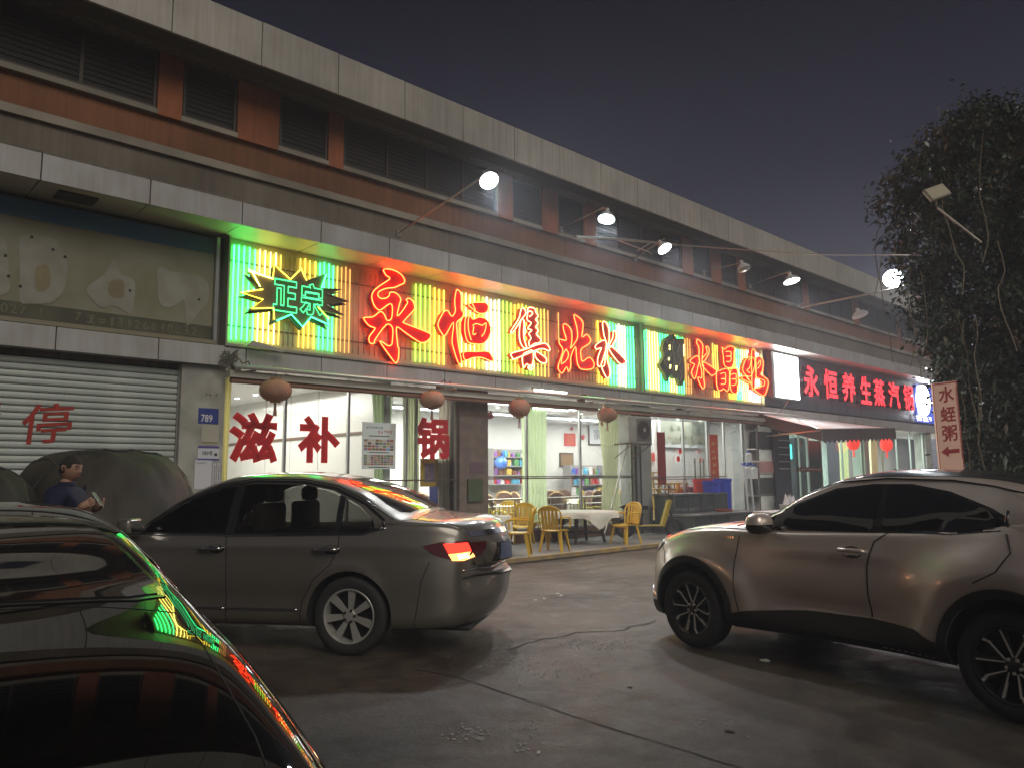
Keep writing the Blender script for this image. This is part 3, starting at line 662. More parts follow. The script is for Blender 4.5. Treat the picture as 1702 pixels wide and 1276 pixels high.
def neon_board(name, label, x0, x1, first_px):
    s = thing(name, label, 'neon sign', ((x0+x1)/2, YS, 3.71), worldparts=True)
    MB().box(x0, YB, 3.71, x1, YB+.09, 5.505).obj('board', M_board, s)
    fr = MB().box(x0, 12.16, 3.667, x1, YB+.1, 3.708).box(x0-.03, 12.16, 3.667, x0-.002, YB+.1, 5.5).box(x1+.002, 12.16, 3.667, x1+.03, YB+.1, 5.5)
    fr.obj('frame', mat('pale_green_metal_frame', (.40, .40, .30), .35, metal=.5), s)
    return s
s1 = neon_board('neon_sign', 'long neon sign with a starburst and big red brush characters glowing over striped tubes', 5.06, 16.10, 0)
s2 = neon_board('neon_sign', 'shorter neon sign on the right with red brush characters and a dark unlit one', 16.18, 22.30, 0)
n_t = 0
for px, c in SEG1:
    p = onY(px, 480+(px-380)*.12, YT); tube_at(p.x, 3.80+random.uniform(-.01, .01), 5.40+random.uniform(-.02, .01), MC[c], s1); n_t += 1
x = onY(588, 505, YT).x
while x < 16.02:
    px = px_of(x, YT, 4.6); c = seg_color(px, 1)
    if c == 'p': c = 'O' if n_t % 3 == 0 else 'u'
    tube_at(x, 3.80+random.uniform(-.01, .01), 5.36+random.uniform(-.02, .02), MC[c], s1); x += 0.118; n_t += 1
x = 16.30
while x < 22.22:
    px = px_of(x, YT, 4.6); c = seg_color(px, 2)
    tube_at(x, 3.80+random.uniform(-.01, .01), 5.36+random.uniform(-.02, .02), MC[c], s2); x += 0.118
# tube clips rows (two horizontal rails behind tubes)
for s_, a, b in ((s1, 5.1, 16.0), (s2, 16.25, 22.2)):
    for z in (4.02, 5.12):
        MB().box(a, YB-.012, z, b, YB-.001, z+.02).obj('clip_rail', mat('brown_rail', (0.13, 0.075, 0.05), 0.4), s_)
# ---- brush characters, outlines read off the sign and laid on its letter plane
def Z1(P, ox, oy, s): return [(ox+a/s, oy+b/s) for a, b in P]
YONG = [[(345,52),(430,66),(510,108),(553,170),(548,212),(500,235),(440,262),(350,272),(275,303),(252,345),(288,386),(350,380),(382,350),(388,322),(430,314),(482,345),(512,398),(492,470),(472,585),(525,535),(578,455),(590,425),(572,400),(610,386),(650,420),(670,475),(655,522),(548,640),(548,662),(640,700),(830,775),(853,812),(828,852),(780,882),(720,875),(590,790),(482,712),(462,735),(470,850),(480,935),(490,950),(486,1060),(462,1108),(432,1092),(283,885),(300,876),(368,920),(408,908),(416,865),(420,722),(352,680),(222,850),(216,882),(190,898),(160,880),(156,820),(218,735),(212,716),(150,690),(93,615),(112,600),(200,592),(278,535),(322,562),(357,632),(408,610),(416,475),(382,448),(285,516),(240,500),(205,450),(185,375),(200,312),(262,252),(388,165),(350,128),(316,72)]]
HENG = [[(1140,298),(1165,295),(1197,348),(1198,500),(1222,548),(1205,602),(1150,650),(1145,720),(1162,900),(1198,1080),(1190,1122),(1158,1100),(1112,960),(1092,860),(1108,655),(1018,800),(975,775),(932,680),(985,560),(1010,530),(1045,525),(1090,587),(1130,530),(1122,420)],
 [(1282,462),(1310,436),(1400,430),(1480,436),(1505,480),(1492,532),(1450,555),(1390,550),(1340,512)],
 [(1250,600),(1300,580),(1330,622),(1400,596),(1480,620),(1522,680),(1536,750),(1495,850),(1430,900),(1330,895),(1270,872),(1242,790),(1236,690)],
 [(1226,992),(1360,985),(1500,985),(1548,1040),(1560,1088),(1530,1092),(1430,1052),(1330,1055),(1242,1082)]]
JI = [[(262,178),(300,172),(318,235),(270,300),(230,360),(165,462),(132,462),(172,392),(238,285)],
 [(262,310),(300,330),(292,450),(302,560),(330,655),(285,648),(245,565),(240,425)],
 [(345,170),(385,160),(432,178),(440,215),(472,265),(440,305),(470,350),(440,400),(472,440),(450,490),(502,548),(490,592),(425,605),(372,640),(355,585),(382,535),(355,480),(392,438),(340,418),(385,352),(335,312),(340,240)],
 [(142,722),(320,672),(440,622),(560,600),(612,660),(600,692),(520,665),(400,702),(180,792),(152,772)],
 [(275,800),(290,735),(345,702),(402,690),(412,800),(382,905),(335,850),(292,900)],
 [(440,700),(520,742),(572,790),(562,840),(500,832),(440,770)], [(345,890),(420,855),(412,905),(372,925)]]
BEI = [[(778,372),(815,366),(862,410),(885,480),(882,600),(868,662),(925,590),(955,520),(945,400),(910,270),(932,256),(1022,345),(1008,520),(1068,490),(1112,548),(1098,602),(1000,672),(1000,780),(1020,818),(1100,772),(1155,832),(1155,880),(1120,915),(1000,915),(955,850),(940,740),(928,640),(872,765),(872,872),(845,945),(820,888),(765,965),(722,922),(720,862),(775,688),(730,602),(735,552),(808,565),(812,528),(785,440)]]
SHUI1 = [[(1262,348),(1300,340),(1340,420),(1345,560),(1330,640),(1318,780),(1340,870),(1358,960),(1340,1020),(1308,1015),(1250,890),(1285,870),(1300,700),(1310,600),(1280,500)],
 [(1174,628),(1250,570),(1300,570),(1318,622),(1298,700),(1240,872),(1205,872),(1202,792),(1228,705),(1248,655),(1190,672)],
 [(1400,452),(1430,460),(1430,532),(1372,642),(1345,622),(1385,540)], [(1335,640),(1390,650),(1545,800),(1540,842),(1480,852),(1380,735)]]
SHUI2 = [[(580,205),(650,270),(658,360),(646,520),(668,590),(672,760),(682,860),(665,897),(640,880),(588,762),(602,740),(640,752),(640,650),(618,560),(604,470),(602,320),(575,270)],
 [(480,502),(570,440),(612,490),(590,590),(552,752),(520,742),(500,662),(540,560),(502,542)],
 [(700,312),(735,320),(746,392),(682,512),(650,512),(655,470),(718,392)], [(652,540),(700,540),(850,640),(856,672),(800,715),(760,700),(660,592)]]
JING = [[(930,322),(960,350),(1020,308),(1080,310),(1112,342),(1100,400),(1096,540),(1060,602),(1000,602),(958,560),(948,450)],
 [(852,642),(890,652),(920,635),(1000,618),(1036,680),(1026,900),(990,932),(958,900),(920,922),(872,912),(850,800)],
 [(1050,652),(1120,618),(1152,642),(1162,850),(1142,958),(1100,965),(1050,902)]]
JI2 = [[(1250,522),(1300,462),(1378,470),(1395,560),(1375,640),(1342,720),(1282,722),(1222,642)],
 [(1350,368),(1395,370),(1402,462),(1412,600),(1402,850),(1360,912),(1350,700)],
 [(1410,480),(1470,452),(1512,522),(1502,650),(1480,702),(1570,770),(1582,850),(1532,992),(1462,972),(1390,912),(1450,868),(1520,858),(1532,792),(1470,762),(1412,722)],
 [(1206,752),(1262,722),(1345,832),(1290,802)]]
def brush(sign, name, polys, ox, oy, s, core=N_R, inner=(), ydep=YL, mface=None, tube_m=None):
    c = None
    for k_, P in enumerate(polys):
        pts = [onY(a, b, ydep) for a, b in Z1(P, ox, oy, s)]
        sm = smooth_poly(pts, 3)
        mb = MB().prism([(p.x, p.z) for p in sm], ydep, ydep+.11)
        if c is None:
            c = mb.obj(name, mface or M_redl, sign); face = c
        else:
            mb.obj('letter_stroke', mface or M_redl, c)
        if core is not None:
            cx_ = sum((p.x for p in pts))/len(pts); cz_ = sum((p.z for p in pts))/len(pts)
            tb = smooth_poly([Vector((p.x, ydep-.018, p.z)) for p in pts], 3)
            MB().tube(tb, NT, 6, closed=True).obj('neon_outline', core, c, smooth=True)
    for P in inner:
        pts = [onY(a, b, ydep-.018) for a, b in Z1(P, ox, oy, s)]
        MB().tube(smooth_poly(pts, 3, closed=False), NT, 6).obj('neon_outline', core, c, smooth=True)
    return c
A1 = (590, 440, 6.808)
brush(s1, 'red_brush_character', YONG, *A1)
brush(s1, 'red_brush_character', HENG, *A1, inner=[[(1325,440),(1360,520),(1300,580),(1282,640),(1285,740),(1315,855)], [(1330,690),(1375,668),(1440,688),(1485,660),(1470,760),(1435,812)], [(1345,700),(1335,790),(1370,780)]])
A2 = (830, 490, 7.4)
brush(s1, 'red_brush_character', JI, *A2, core=N_RP, inner=[[(300,330),(320,450),(300,520)], [(340,230),(380,200),(410,235),(370,270)]])
brush(s1, 'red_brush_character', BEI, *A2, inner=[[(820,670),(850,725),(830,800),(762,848),(782,740),(820,670)]])
brush(s1, 'red_brush_character', SHUI1, *A2, core=N_RP)
A3 = (1090, 540, 8.51)
brush(s2, 'red_brush_character', SHUI2, *A3)
brush(s2, 'red_brush_character', JING, *A3, inner=[[(990,380),(1058,380),(1062,440),(1000,445)], [(1000,445),(1062,450),(1060,512),(1000,520)], [(918,690),(980,680),(985,760),(930,762)], [(930,762),(985,765),(980,830),(925,835)], [(1070,700),(1130,690),(1135,760),(1075,765)], [(1075,765),(1135,770),(1130,840),(1075,850)]])
brush(s2, 'red_brush_character', JI2, *A3, inner=[[(1310,500),(1350,480),(1330,600),(1290,640),(1330,680)], [(1440,560),(1475,500),(1480,560),(1440,620)], [(1410,890),(1480,880),(1490,800)]])
DARK = [[(140,192),(190,172),(225,140),(262,140),(300,198),(390,200),(402,300),(392,450),(405,600),(402,800),(352,860),(308,752),(270,762),(235,720),(200,702),(172,800),(132,702),(85,620),(62,560),(122,440),(100,330)]]
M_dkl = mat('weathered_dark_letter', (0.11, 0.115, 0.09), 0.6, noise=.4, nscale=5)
c = brush(s2, 'unlit_dark_character', DARK, *A3, core=None, mface=M_dkl)
for P in ([(140,200),(170,280),(200,330),(215,230)], [(130,400),(180,360),(220,420),(170,480),(120,520),(160,600),(200,650)], [(290,230),(330,300),(300,400),(350,500),(310,600)], [(250,200),(235,330),(262,480),(240,640)], [(330,620),(370,700),(340,800)]):
    MB().tube(smooth_poly([onY(a, b, YL-.018) for a, b in Z1(P, *A3)], 3, closed=False), NT*.9, 6).obj('unlit_outline', M_off, c, smooth=True)
for (a_, b_, w_, h_) in ((198, 320, 10, 34), (186, 480, 9, 20), (205, 590, 9, 26), (290, 610, 9, 32), (398, 360, 5, 80)):
    q = Z1([(a_-w_, b_-h_), (a_+w_, b_-h_), (a_+w_*.6, b_+h_), (a_-w_*.8, b_+h_)], *A3)
    MB().prism([(onY(*p, YL-.004).x, onY(*p, YL-.004).z) for p in q], YL-.006, YL-.002).obj('bright_gap', N_YB, c)  # glowing plates on the letter face stand in for tube light through gaps
# starburst with 正宗
A0 = (400, 430, 8.958)
STAR = [(95,192),(480,312),(500,92),(740,312),(905,140),(990,332),(1280,222),(1205,445),(1510,457),(1290,525),(1620,640),(1290,690),(1550,850),(1190,770),(1325,1010),(1050,872),(925,1022),(752,830),(470,945),(490,742),(90,780),(335,612),(0,520),(330,456),(290,420)]
pts = [onY(a, b, 12.10) for a, b in Z1(STAR, *A0)]
st = MB().prism([(p.x, p.z) for p in pts], 12.10, 12.13).obj('starburst', mat('olive_brown_burst', (0.17, 0.13, 0.06), 0.55, noise=.3, nscale=4), s1)
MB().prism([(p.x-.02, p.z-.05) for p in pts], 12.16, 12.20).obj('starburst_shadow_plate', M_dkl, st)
def edge(P, m_): MB().tube([onY(a, b, 12.078) for a, b in Z1(P, *A0)], NT*1.1, 6).obj('neon_edge', m_, st, smooth=True)
edge([(480,312),(500,92),(740,312),(895,160)], N_Y); edge([(900,140),(940,250),(985,330)], N_YD)
edge([(120,170),(180,210),(290,420)], N_YB); edge([(120,170),(300,240),(480,300)], N_YB)
edge([(330,458),(5,505),(335,612),(165,742),(490,738),(500,905)], N_Y)
edge([(540,925),(755,832),(925,1020),(1050,870),(1325,990)], N_C); edge([(1275,235),(1205,440)], N_G); edge([(1150,720),(1240,820),(1320,900)], N_L)
edge([(990,332),(1275,225)], M_off); edge([(1205,445),(1505,460),(1290,522),(1615,640)], M_off); edge([(1290,690),(1545,848),(1190,770)], M_off)
for ch, a, b in (('正', (478, 790), (850, 350)), ('宗', (872, 840), (1240, 405))):
    A = onY(*Z1([a], *A0)[0], 12.08); B = onY(*Z1([b], *A0)[0], 12.08)
    mb = MB(); vs_, fs_, tw, th_ = text_mesh(ch, 1.0, .035, 0, bevel=.0)
    zl = A.z+.02; hh = B.z-A.z-.02
    text_on(mb, ch, (A.x, 12.096, zl), UX, UZ, B.x-A.x, hh, offset=.03)
    mb.obj('small_character', mat('dark_green_letter', (.05, .14, .04), .5), st)
    c = bpy.data.curves.new('glyph', 'FONT'); c.body = ch; c.offset = .045; c.fill_mode = 'NONE'; c.bevel_depth = .018; c.bevel_resolution = 0; c.resolution_u = 3
    o = bpy.data.objects.new('glyph', c); COL.objects.link(o); dg = bpy.context.evaluated_depsgraph_get(); dg.update()
    me = bpy.data.meshes.new_from_object(o.evaluated_get(dg)); vv = [v.co.copy() for v in me.vertices]; ff = [tuple(p.vertices) for p in me.polygons]
    bpy.data.objects.remove(o)
    x0 = min(v.x for v in vv); x1 = max(v.x for v in vv); z0 = min(v.y for v in vv); z1 = max(v.y for v in vv)
    mb = MB(); mb.add([(A.x+(v.x-x0)/(x1-x0)*(B.x-A.x), 12.078+v.z*.4, zl+(v.y-z0)/(z1-z0)*hh) for v in vv], ff); mb.obj('neon_outline', N_GL, st)
# ------------------------------------------------------------------ second shop sign (grey panel, red 3-D letters)
s3 = thing('shop_sign', 'grey metal shop sign with seven red raised characters beyond the neon', 'shop sign', (30, YS, 3.7), worldparts=True)
M_st = mat('brushed_grey_cladding', (0.20, 0.21, 0.23), 0.28, metal=0.6, noise=.2, nscale=1)
x = 22.36
while x < 37.3:
    MB().box(x+.006, 12.27, 3.72, min(x+1.24, 37.4)-.006, 12.33, 5.50).obj('cladding_panel', M_st, s3); x += 1.24
M_r3 = mat('glowing_red_letter', (0.55, 0.01, 0.02), 0.4, emit=(1.0, 0.03, 0.04), estr=1.8)
M_r3s = mat('grey_red_letter_side', (0.16, 0.05, 0.06), 0.4, metal=.4)
spans = [(1337, 1367), (1370, 1398), (1400, 1427), (1430, 1452), (1452, 1474), (1476, 1499), (1501, 1521)]
for ch, (a, b) in zip('永恒养生蒸汽锅', spans):
    pa = onY(a, 640, 12.05); pb = onY(b, 640, 12.05); mb = MB()
    text_on(mb, ch, (pa.x, 12.25, 4.2), UX, UZ, (pb.x-pa.x)*.74, 1.0, offset=.022, thick=.20); o = mb.obj('raised_character', M_r3s, s3)
    mb = MB(); text_on(mb, ch, (pa.x, 12.045, 4.2), UX, UZ, (pb.x-pa.x)*.74, 1.0, offset=.026, thick=.004); mb.obj('letter_face', M_r3, o)
lb = thing('light_box', 'blank white glowing square light box left of the red characters', 'light box', (24.2, 12.1, 4.0), worldparts=True)
a = onY(1292, 664, 12.08); b = onY(1327, 594, 12.08)
MB().box(a.x, 12.08, 4.02, b.x-.05, 12.10, 5.42).obj('face', glow('white_lightbox', (0.93, 0.97, 1.0), 8.0), lb)
MB().box(a.x-.22, 12.102, 3.98, b.x-.01, 12.26, 5.46).obj('case', M_al, lb)
el = thing('oval_light_box', 'glowing white oval light box at the right end of the grey sign', 'light box', (36.6, 12.1, 4), worldparts=True)
a = onY(1526, 655, 12.08); b = onY(1545, 655, 12.08); zc_ = 4.72
MB().lathe([(0, 0), (1, 0), (1, .10), (0, .10)], 28, (0, 0, 0), 'y').obj('face', glow('white_lightbox', (1, 1, 1), 3.2), el)
o = el.children[0] if el.children else bpy.data.objects['face.001']
for v in o.data.vertices: v.co = Vector(((a.x+b.x)/2+v.co.x*(b.x-a.x)/2, 12.08+v.co.y, zc_+v.co.z*.66))
MB().box(a.x+.1, 12.185, 3.78, b.x+1.4, 12.26, 5.40).obj('blue_panel', mat('blue_backboard', (.05, .07, .35), .4, emit=(.1, .16, .8), estr=.5), el)
mb = MB(); marks(mb, a.x-.15, 12.18, 3.80, 1.9, .25, 5, 9); mb.obj('lettering', glow('white_letters', (1, 1, 1), 2.5), el)
# cluster of small white fairy bulbs beyond the oval box
rnd = random.Random(4); mb = MB()
for q in range(22):
    p = onY(1541+rnd.gauss(0, 7), 624+rnd.gauss(0, 6) if q < 14 else 690+rnd.gauss(0, 30), 11.9); mb.lathe([(0, -.04), (.04, 0), (0, .04)], 6, tuple(p))
fl = thing('fairy_lights', 'string of tiny white bulbs beside the tree at the end of the shops', 'string lights', (37.5, 11.9, 4.5), worldparts=True)
mb.obj('bulb', glow('white_bulb', (.95, .97, 1), 6), fl)
MB().tube([onY(1530+q*6, 612+6*math.sin(q), 11.92) for q in range(6)], .008, 5).obj('wire', M_bk, fl)
# ------------------------------------------------------------------ awning gear, tubes, lanterns, air conditioner
M_cr = mat('cream_metal', (0.48, 0.46, 0.38), 0.35, metal=.2, noise=.15, nscale=2)
aw = thing('awning_cassette', 'long folded retractable awning with pale bars hanging over the restaurant windows', 'awning', (14, 12.0, 3.2), worldparts=True)
MB().tube([(5.08, 11.88, 3.30), (14.2, 11.88, 3.36)], .035, 10).obj('front_bar', mat('pale_bar', (.55, .56, .52), .25, metal=.3), aw, smooth=True)
MB().tube([(14.25, 11.88, 3.36), (24.5, 11.88, 3.44)], .035, 10).obj('front_bar', mat('pale_bar'), aw, smooth=True)
MB().box(5.05, 11.97, 3.14, 14.2, 12.16, 3.25).obj('cassette', M_cr, aw)
MB().box(14.3, 11.97, 3.16, 23.4, 12.16, 3.27).obj('cassette', M_cr, aw)
cl = MB()
for x0_, x1_ in ((5.1, 14.1), (14.35, 23.3)): cl.tube([(x0_, 12.06, 3.10), (x1_, 12.06, 3.115)], .048, 10)
cl.obj('rolled_canvas', mat('salmon_canvas', (.40, .22, .16), .85, noise=.2, nscale=3), aw, smooth=True)
for x0_ in (5.2, 9.4, 13.6, 17.6, 21.8):
    MB().tube([(x0_, 12.1, 3.22), (x0_+.25, 11.92, 3.27), (x0_+.12, 11.86, 3.30)], .02, 8).obj('arm', M_cr, aw, smooth=True)
    b_ = MB().box(x0_-.05, 12.05, 3.18, x0_+.06, 12.2, 3.345); b_.tube([(x0_-.12, 12.02, 3.36), (x0_-.02, 11.95, 3.44), (x0_+.06, 12.02, 3.38), (x0_+.15, 11.98, 3.42), (x0_+.2, 12.05, 3.36)], .012, 6)
    b_.obj('bracket', mat('rusty_bracket', (.14, .10, .07), .7, noise=.4, nscale=9), aw)
def fluoro(px0, py0, px1, py1, lit, label, y=12.22):
    a = onY(px0, py0, y); b = onY(px1, py1, y); z = (a.z+b.z)/2
    t = thing('fluorescent_lamp', label, 'tube light', ((a.x+b.x)/2, y, z), worldparts=True)
    MB().box(a.x, y-.03, z+.02, b.x, y+.03, z+.06).obj('fitting', M_cr, t)
    MB().tube([(a.x+.03, y-.02, z), (b.x-.03, y-.02, z)], .018, 8).obj('tube', glow('lit_fluorescent', (.9, 1, .93), 7) if lit else mat('unlit_fluorescent', (.55, .66, .58), .25, coat=.5), t, smooth=True)
    for x_ in (a.x, b.x-.03): MB().lathe([(0, 0), (.024, 0), (.024, .03), (0, .03)], 10, (x_, y-.02, z), 'x').obj('end_cap', M_cr, t)
fluoro(529, 633, 640, 652, False, 'unlit greenish fluorescent tube under the awning over the left window', 12.30)
fluoro(645, 654, 700, 664, False, 'short unlit fluorescent tube just left of the second lantern', 12.30)
fluoro(884, 645, 942, 655, True, 'thin lit fluorescent tube above the third lantern', 12.0)
fluoro(960, 669, 1019, 679, True, 'brighter lit fluorescent tube left of the fourth lantern', 12.25)
fluoro(882, 676, 944, 684, True, 'lit fluorescent tube just inside the glass beside the third lantern', 12.7)
# lanterns
M_ln = mat('faded_tan_lantern_cloth', (0.42, 0.22, 0.14), 0.7, noise=.15, nscale=9)
def lantern_proto():
    t = thing('lantern', '', 'lantern', (0, 0, 0)); R, H = .26, .185; n = 24
    prof = [(R*math.cos(a)**.8 if abs(a) < 1.5 else .05, H*math.sin(a)) for a in [(-1.35+2.7*k/12) for k in range(13)]]
    mb = MB(); b = 0; N = 48
    for (r_, h_) in prof:
        for k in range(N): rr = r_*(1+(.02 if k % 2 else -.02)); mb.v.append((rr*math.cos(2*math.pi*k/N), rr*math.sin(2*math.pi*k/N), h_))
    for i in range(len(prof)-1):
        for k in range(N): mb.f.append((i*N+k, i*N+(k+1) % N, (i+1)*N+(k+1) % N, (i+1)*N+k))
    mb.obj('cloth_body', M_ln, t, smooth=True)
    g_ = mat('dull_gold_rim', (.35, .22, .08), .4, metal=.5)
    MB().lathe([(0, .175), (.09, .175), (.09, .205), (0, .205)], 16).obj('top_ring', g_, t); MB().lathe([(0, -.205), (.09, -.205), (.09, -.175), (0, -.175)], 16).obj('bottom_ring', g_, t)
    ts = MB()
    for q in range(10): a = q/10*6.28; ts.tube([(.012*math.cos(a), .012*math.sin(a), -.205), (.03*math.cos(a), .03*math.sin(a), -.42)], .005, 4)
    ts.obj('tassel', M_ln, t); MB().tube([(0, 0, .2), (0, 0, .36)], .005, 5).obj('cord', M_bk, t)
    return t
LN = [(458, 649, 'leftmost faded tan lantern hanging over the left window', 1.0), (718, 664, 'second lantern from the left, beside the brown pillar', .93), (863, 678, 'third lantern hanging over the middle dining window', .92), (1009, 689, 'rightmost tan lantern hanging left of the air conditioner', .92)]
l0 = lantern_proto()
for i, (px, py, lb, sc_) in enumerate(LN):
    p = onY(px, py, 11.92); o = l0 if i == 0 else dup(l0)
    o.location = p; o.rotation_euler = (0, 0, i*.7); o.scale = (sc_, sc_, sc_*(1 if i != 2 else 1.12)); o['label'] = lb; o['group'] = 'tan lanterns hanging under the awning'
# air conditioner on a bracket
a = onY(1046, 735, 11.75); ac = thing('air_conditioner', 'old outdoor air conditioner unit on a bracket between middle and right windows', 'air conditioner', (a.x+.45, 12.0, a.z), worldparts=True)
ax, az = a.x, a.z
MB().rbox(ax, 11.75, az, ax+.92, 12.08, az+.66, .015).obj('case', mat('dirty_ac_case', (.44, .44, .38), .5, noise=.3, nscale=4), ac)
gr = MB()
for q in range(14): gr.box(ax+.30, 11.735, az+.06+q*.04, ax+.88, 11.748, az+.073+q*.04)
gr.obj('grille', M_bar, ac); MB().lathe([(0, -.012), (.23, -.012), (.23, 0)], 24, (ax+.59, 11.749, az+.33), 'y').obj('fan_opening', M_dk, ac)
MB().lathe([(0, -.03), (.05, -.03), (.05, -.012)], 12, (ax+.59, 11.749, az+.33), 'y').obj('fan_hub', M_cr, ac)
br = MB()
for q in (ax+.1, ax+.82): br.box(q, 11.70, az-.04, q+.03, 12.31, az-.003).tube([(q+.015, 11.76, az-.04), (q+.015, 12.31, az-.36)], .014, 6)
br.obj('bracket', M_bar, ac)
# pole struts / parasol shaft in front of the window
sp = thing('grey_pole', 'thin vertical grey drain pipe beside the air conditioner', 'pipe', (15.95, 12.25, TZ), worldparts=True)
MB().tube([(15.78, 12.24, TZ+.002), (15.78, 12.24, 3.3)], .03, 8).tube([(15.98, 12.24, TZ+.002), (15.98, 12.24, 3.3)], .022, 8).obj('pipe', M_dk, sp)
lp = thing('leaning_pole', 'pale thin pole leaning against the wall beside the cream curtain', 'pole', (14.9, 11.9, TZ), worldparts=True)
A_ = onY(1002, 860, 11.6); B_ = onY(1045, 730, 12.2); MB().tube([(A_.x, 11.6, TZ+.01), tuple(B_)], .018, 8).obj('shaft', M_cr, lp)
# railing inside the glass
rl = thing('railing', 'low metal railing with rings inside the middle dining window', 'railing', (13.3, 12.85, TZ), worldparts=True)
M_rs = mat('steel_railing', (.45, .42, .36), .25, metal=.9)
MB().tube([(10.9, 12.95, 1.02), (15.6, 12.95, 1.02)], .022, 8).obj('handrail', M_rs, rl)
MB().tube([(10.9, 12.95, .86), (15.6, 12.95, .86)], .012, 6).tube([(10.9, 12.95, .30), (15.6, 12.95, .30)], .012, 6).obj('cross_rail', M_rs, rl)
x = 10.95
while x < 15.6:
    MB().tube([(x, 12.95, .30), (x, 12.95, .86)], .008, 6).obj('baluster', M_rs, rl); x += .13
for x in (11.0, 12.2, 13.4, 14.6, 15.5): MB().tube([(x, 12.95, TZ), (x, 12.95, 1.01)], .02, 8).obj('rail_post', M_rs, rl)
for x in (11.35, 11.52, 13.9, 14.07): MB().tube([(x+.07*math.cos(q/14*6.283), 12.95, .94+.07*math.sin(q/14*6.283)) for q in range(14)], .007, 5, closed=True).obj('ring', M_rs, rl)
# ------------------------------------------------------------------ interior furnishing
M_cloth = mat('cream_tablecloth', (.62, .60, .50), .8, noise=.1, nscale=5)
def cloth_mesh(R, z, drop, seed=0, sq=0.0):
    mb = MB(); N = 48; rings = [0, .5*R, .97*R, R, R+.015, R+.03]; zs = [z, z, z, z-.015, z-drop*.5, z-drop]
    rnd = random.Random(seed); ph = rnd.uniform(0, 6)
    mb.v.append((0, 0, z))
    for i in range(1, 6):
        for k in range(N):
            a = 2*math.pi*k/N; w = (i-3)/2 if i > 3 else 0
            rr = rings[i]*(1+w*.05*math.sin(9*a+ph)+w*.03*math.sin(14*a)); dz = w*drop*.9*sq*max(0, math.cos(4*a+ph))**2
            mb.v.append((rr*math.cos(a), rr*math.sin(a), zs[i]-dz))
    mb.f += [(0, 1+k, 1+(k+1) % N) for k in range(N)]
    for i in range(4):
        for k in range(N): mb.f.append((1+i*N+k, 1+i*N+(k+1) % N, 1+(i+1)*N+(k+1) % N, 1+(i+1)*N+k))
    return mb
M_leg = mat('dark_wood_leg', (.05, .03, .022), .45)
TB = ['behind the cabinet', 'nearest the railing', 'by the cream curtain', 'far right', 'back centre', 'back left', 'private room']
def round_table(x, y, z0, R, drop, label, clabel, cat='table', h=.75, seed=0, sq=1.0, grp=None):
    if grp: label = label+', '+TB[seed]; clabel = clabel+', '+TB[seed]
    t = thing('round_table', label, 'table', (x, y, z0), group=grp)
    MB().lathe([(0, h-.03), (R-.01, h-.03), (R-.01, h-.005), (0, h-.005)], 32).obj('tabletop', M_leg, t)
    for q in range(4):
        a = q*math.pi/2+.5; c_, s_ = math.cos(a), math.sin(a)
        MB().tube([(c_*R*.42, s_*R*.42, h-.03), (c_*R*.50, s_*R*.50, h*.6), (c_*R*.62, s_*R*.62, 0.003)], [.045, .042, .03], 8).obj('leg', M_leg, t)
    MB().tube([(R*.5*math.cos(.5+q*math.pi/2), R*.5*math.sin(.5+q*math.pi/2), h*.32) for q in range(4)], .015, 6, closed=True).obj('stretcher', M_leg, t)
    c = cloth_mesh(R, h, drop, seed, sq).obj('tablecloth', M_cloth, smooth=True); c.location = (x, y, z0+.002); tag(c, clabel, 'tablecloth')
    if grp: c['group'] = grp.replace('tables', 'tablecloths')
    return t
for i, (x, y) in enumerate([(9.9, 14.2), (12.9, 14.4), (15.2, 14.6), (17.6, 15.8), (15.2, 16.6), (12.2, 16.6), (6.6, 15.5)]):
    round_table(x, y, TZ, .75, .62, 'round indoor table under a long cream cloth', 'long cream tablecloth on the indoor round table', seed=i, sq=.1, grp='dining tables inside the restaurant')
M_bh = mat('brown_upholstery', (.16, .085, .065), .8, noise=.2, nscale=8); M_gold = mat('gold_chair_frame', (.50, .33, .14), .35, metal=.7)
def hall_chair():
    t = thing('dining_chair', 'brown upholstered dining chair with a gold rounded back inside the restaurant', 'chair', (0, 0, 0), group='brown dining chairs inside the restaurant')
    P = [(-.22, .48), (-.23, .80), (-.16, .97), (0, 1.03), (.16, .97), (.23, .80), (.22, .48)]
    MB().prism(P, -.225, -.175).obj('backrest', M_bh, t)
    MB().tube([(p[0]*1.05, -.20, p[1]+.01) for p in smooth_poly([(p[0], p[1]) for p in P], 3, closed=False)], .014, 6).obj('back_frame', M_gold, t)
    MB().rbox(-.22, -.17, .41, .22, .24, .48, .02).obj('seat', M_bh, t)
    for sx in (-.2, .2):
        for sy in (-.19, .21): MB().tube([(sx, sy, 0.002), (sx, sy, .41)], .013, 6).obj('leg', M_gold, t)
    return t
hc = hall_chair(); first = True
for ti_, (x, y) in enumerate( [(9.9, 14.2), (12.9, 14.4), (15.2, 14.6), (17.6, 15.8), (15.2, 16.6), (12.2, 16.6)]):
    for q in range(6):
        a = q/6*6.283+.3+x; px, py = x+1.02*math.cos(a), y+1.02*math.sin(a)
        if py < 13.25 or abs(px-8.42) < .4: continue
        o = hc if first else dup(hc); first = False; o['label'] = 'brown dining chair with gold frame, %s clockwise at the indoor table %s' % (ORD[5-q], TB[ti_]); o.location = (px, py, TZ); o.rotation_euler = (0, 0, a+math.pi/2)
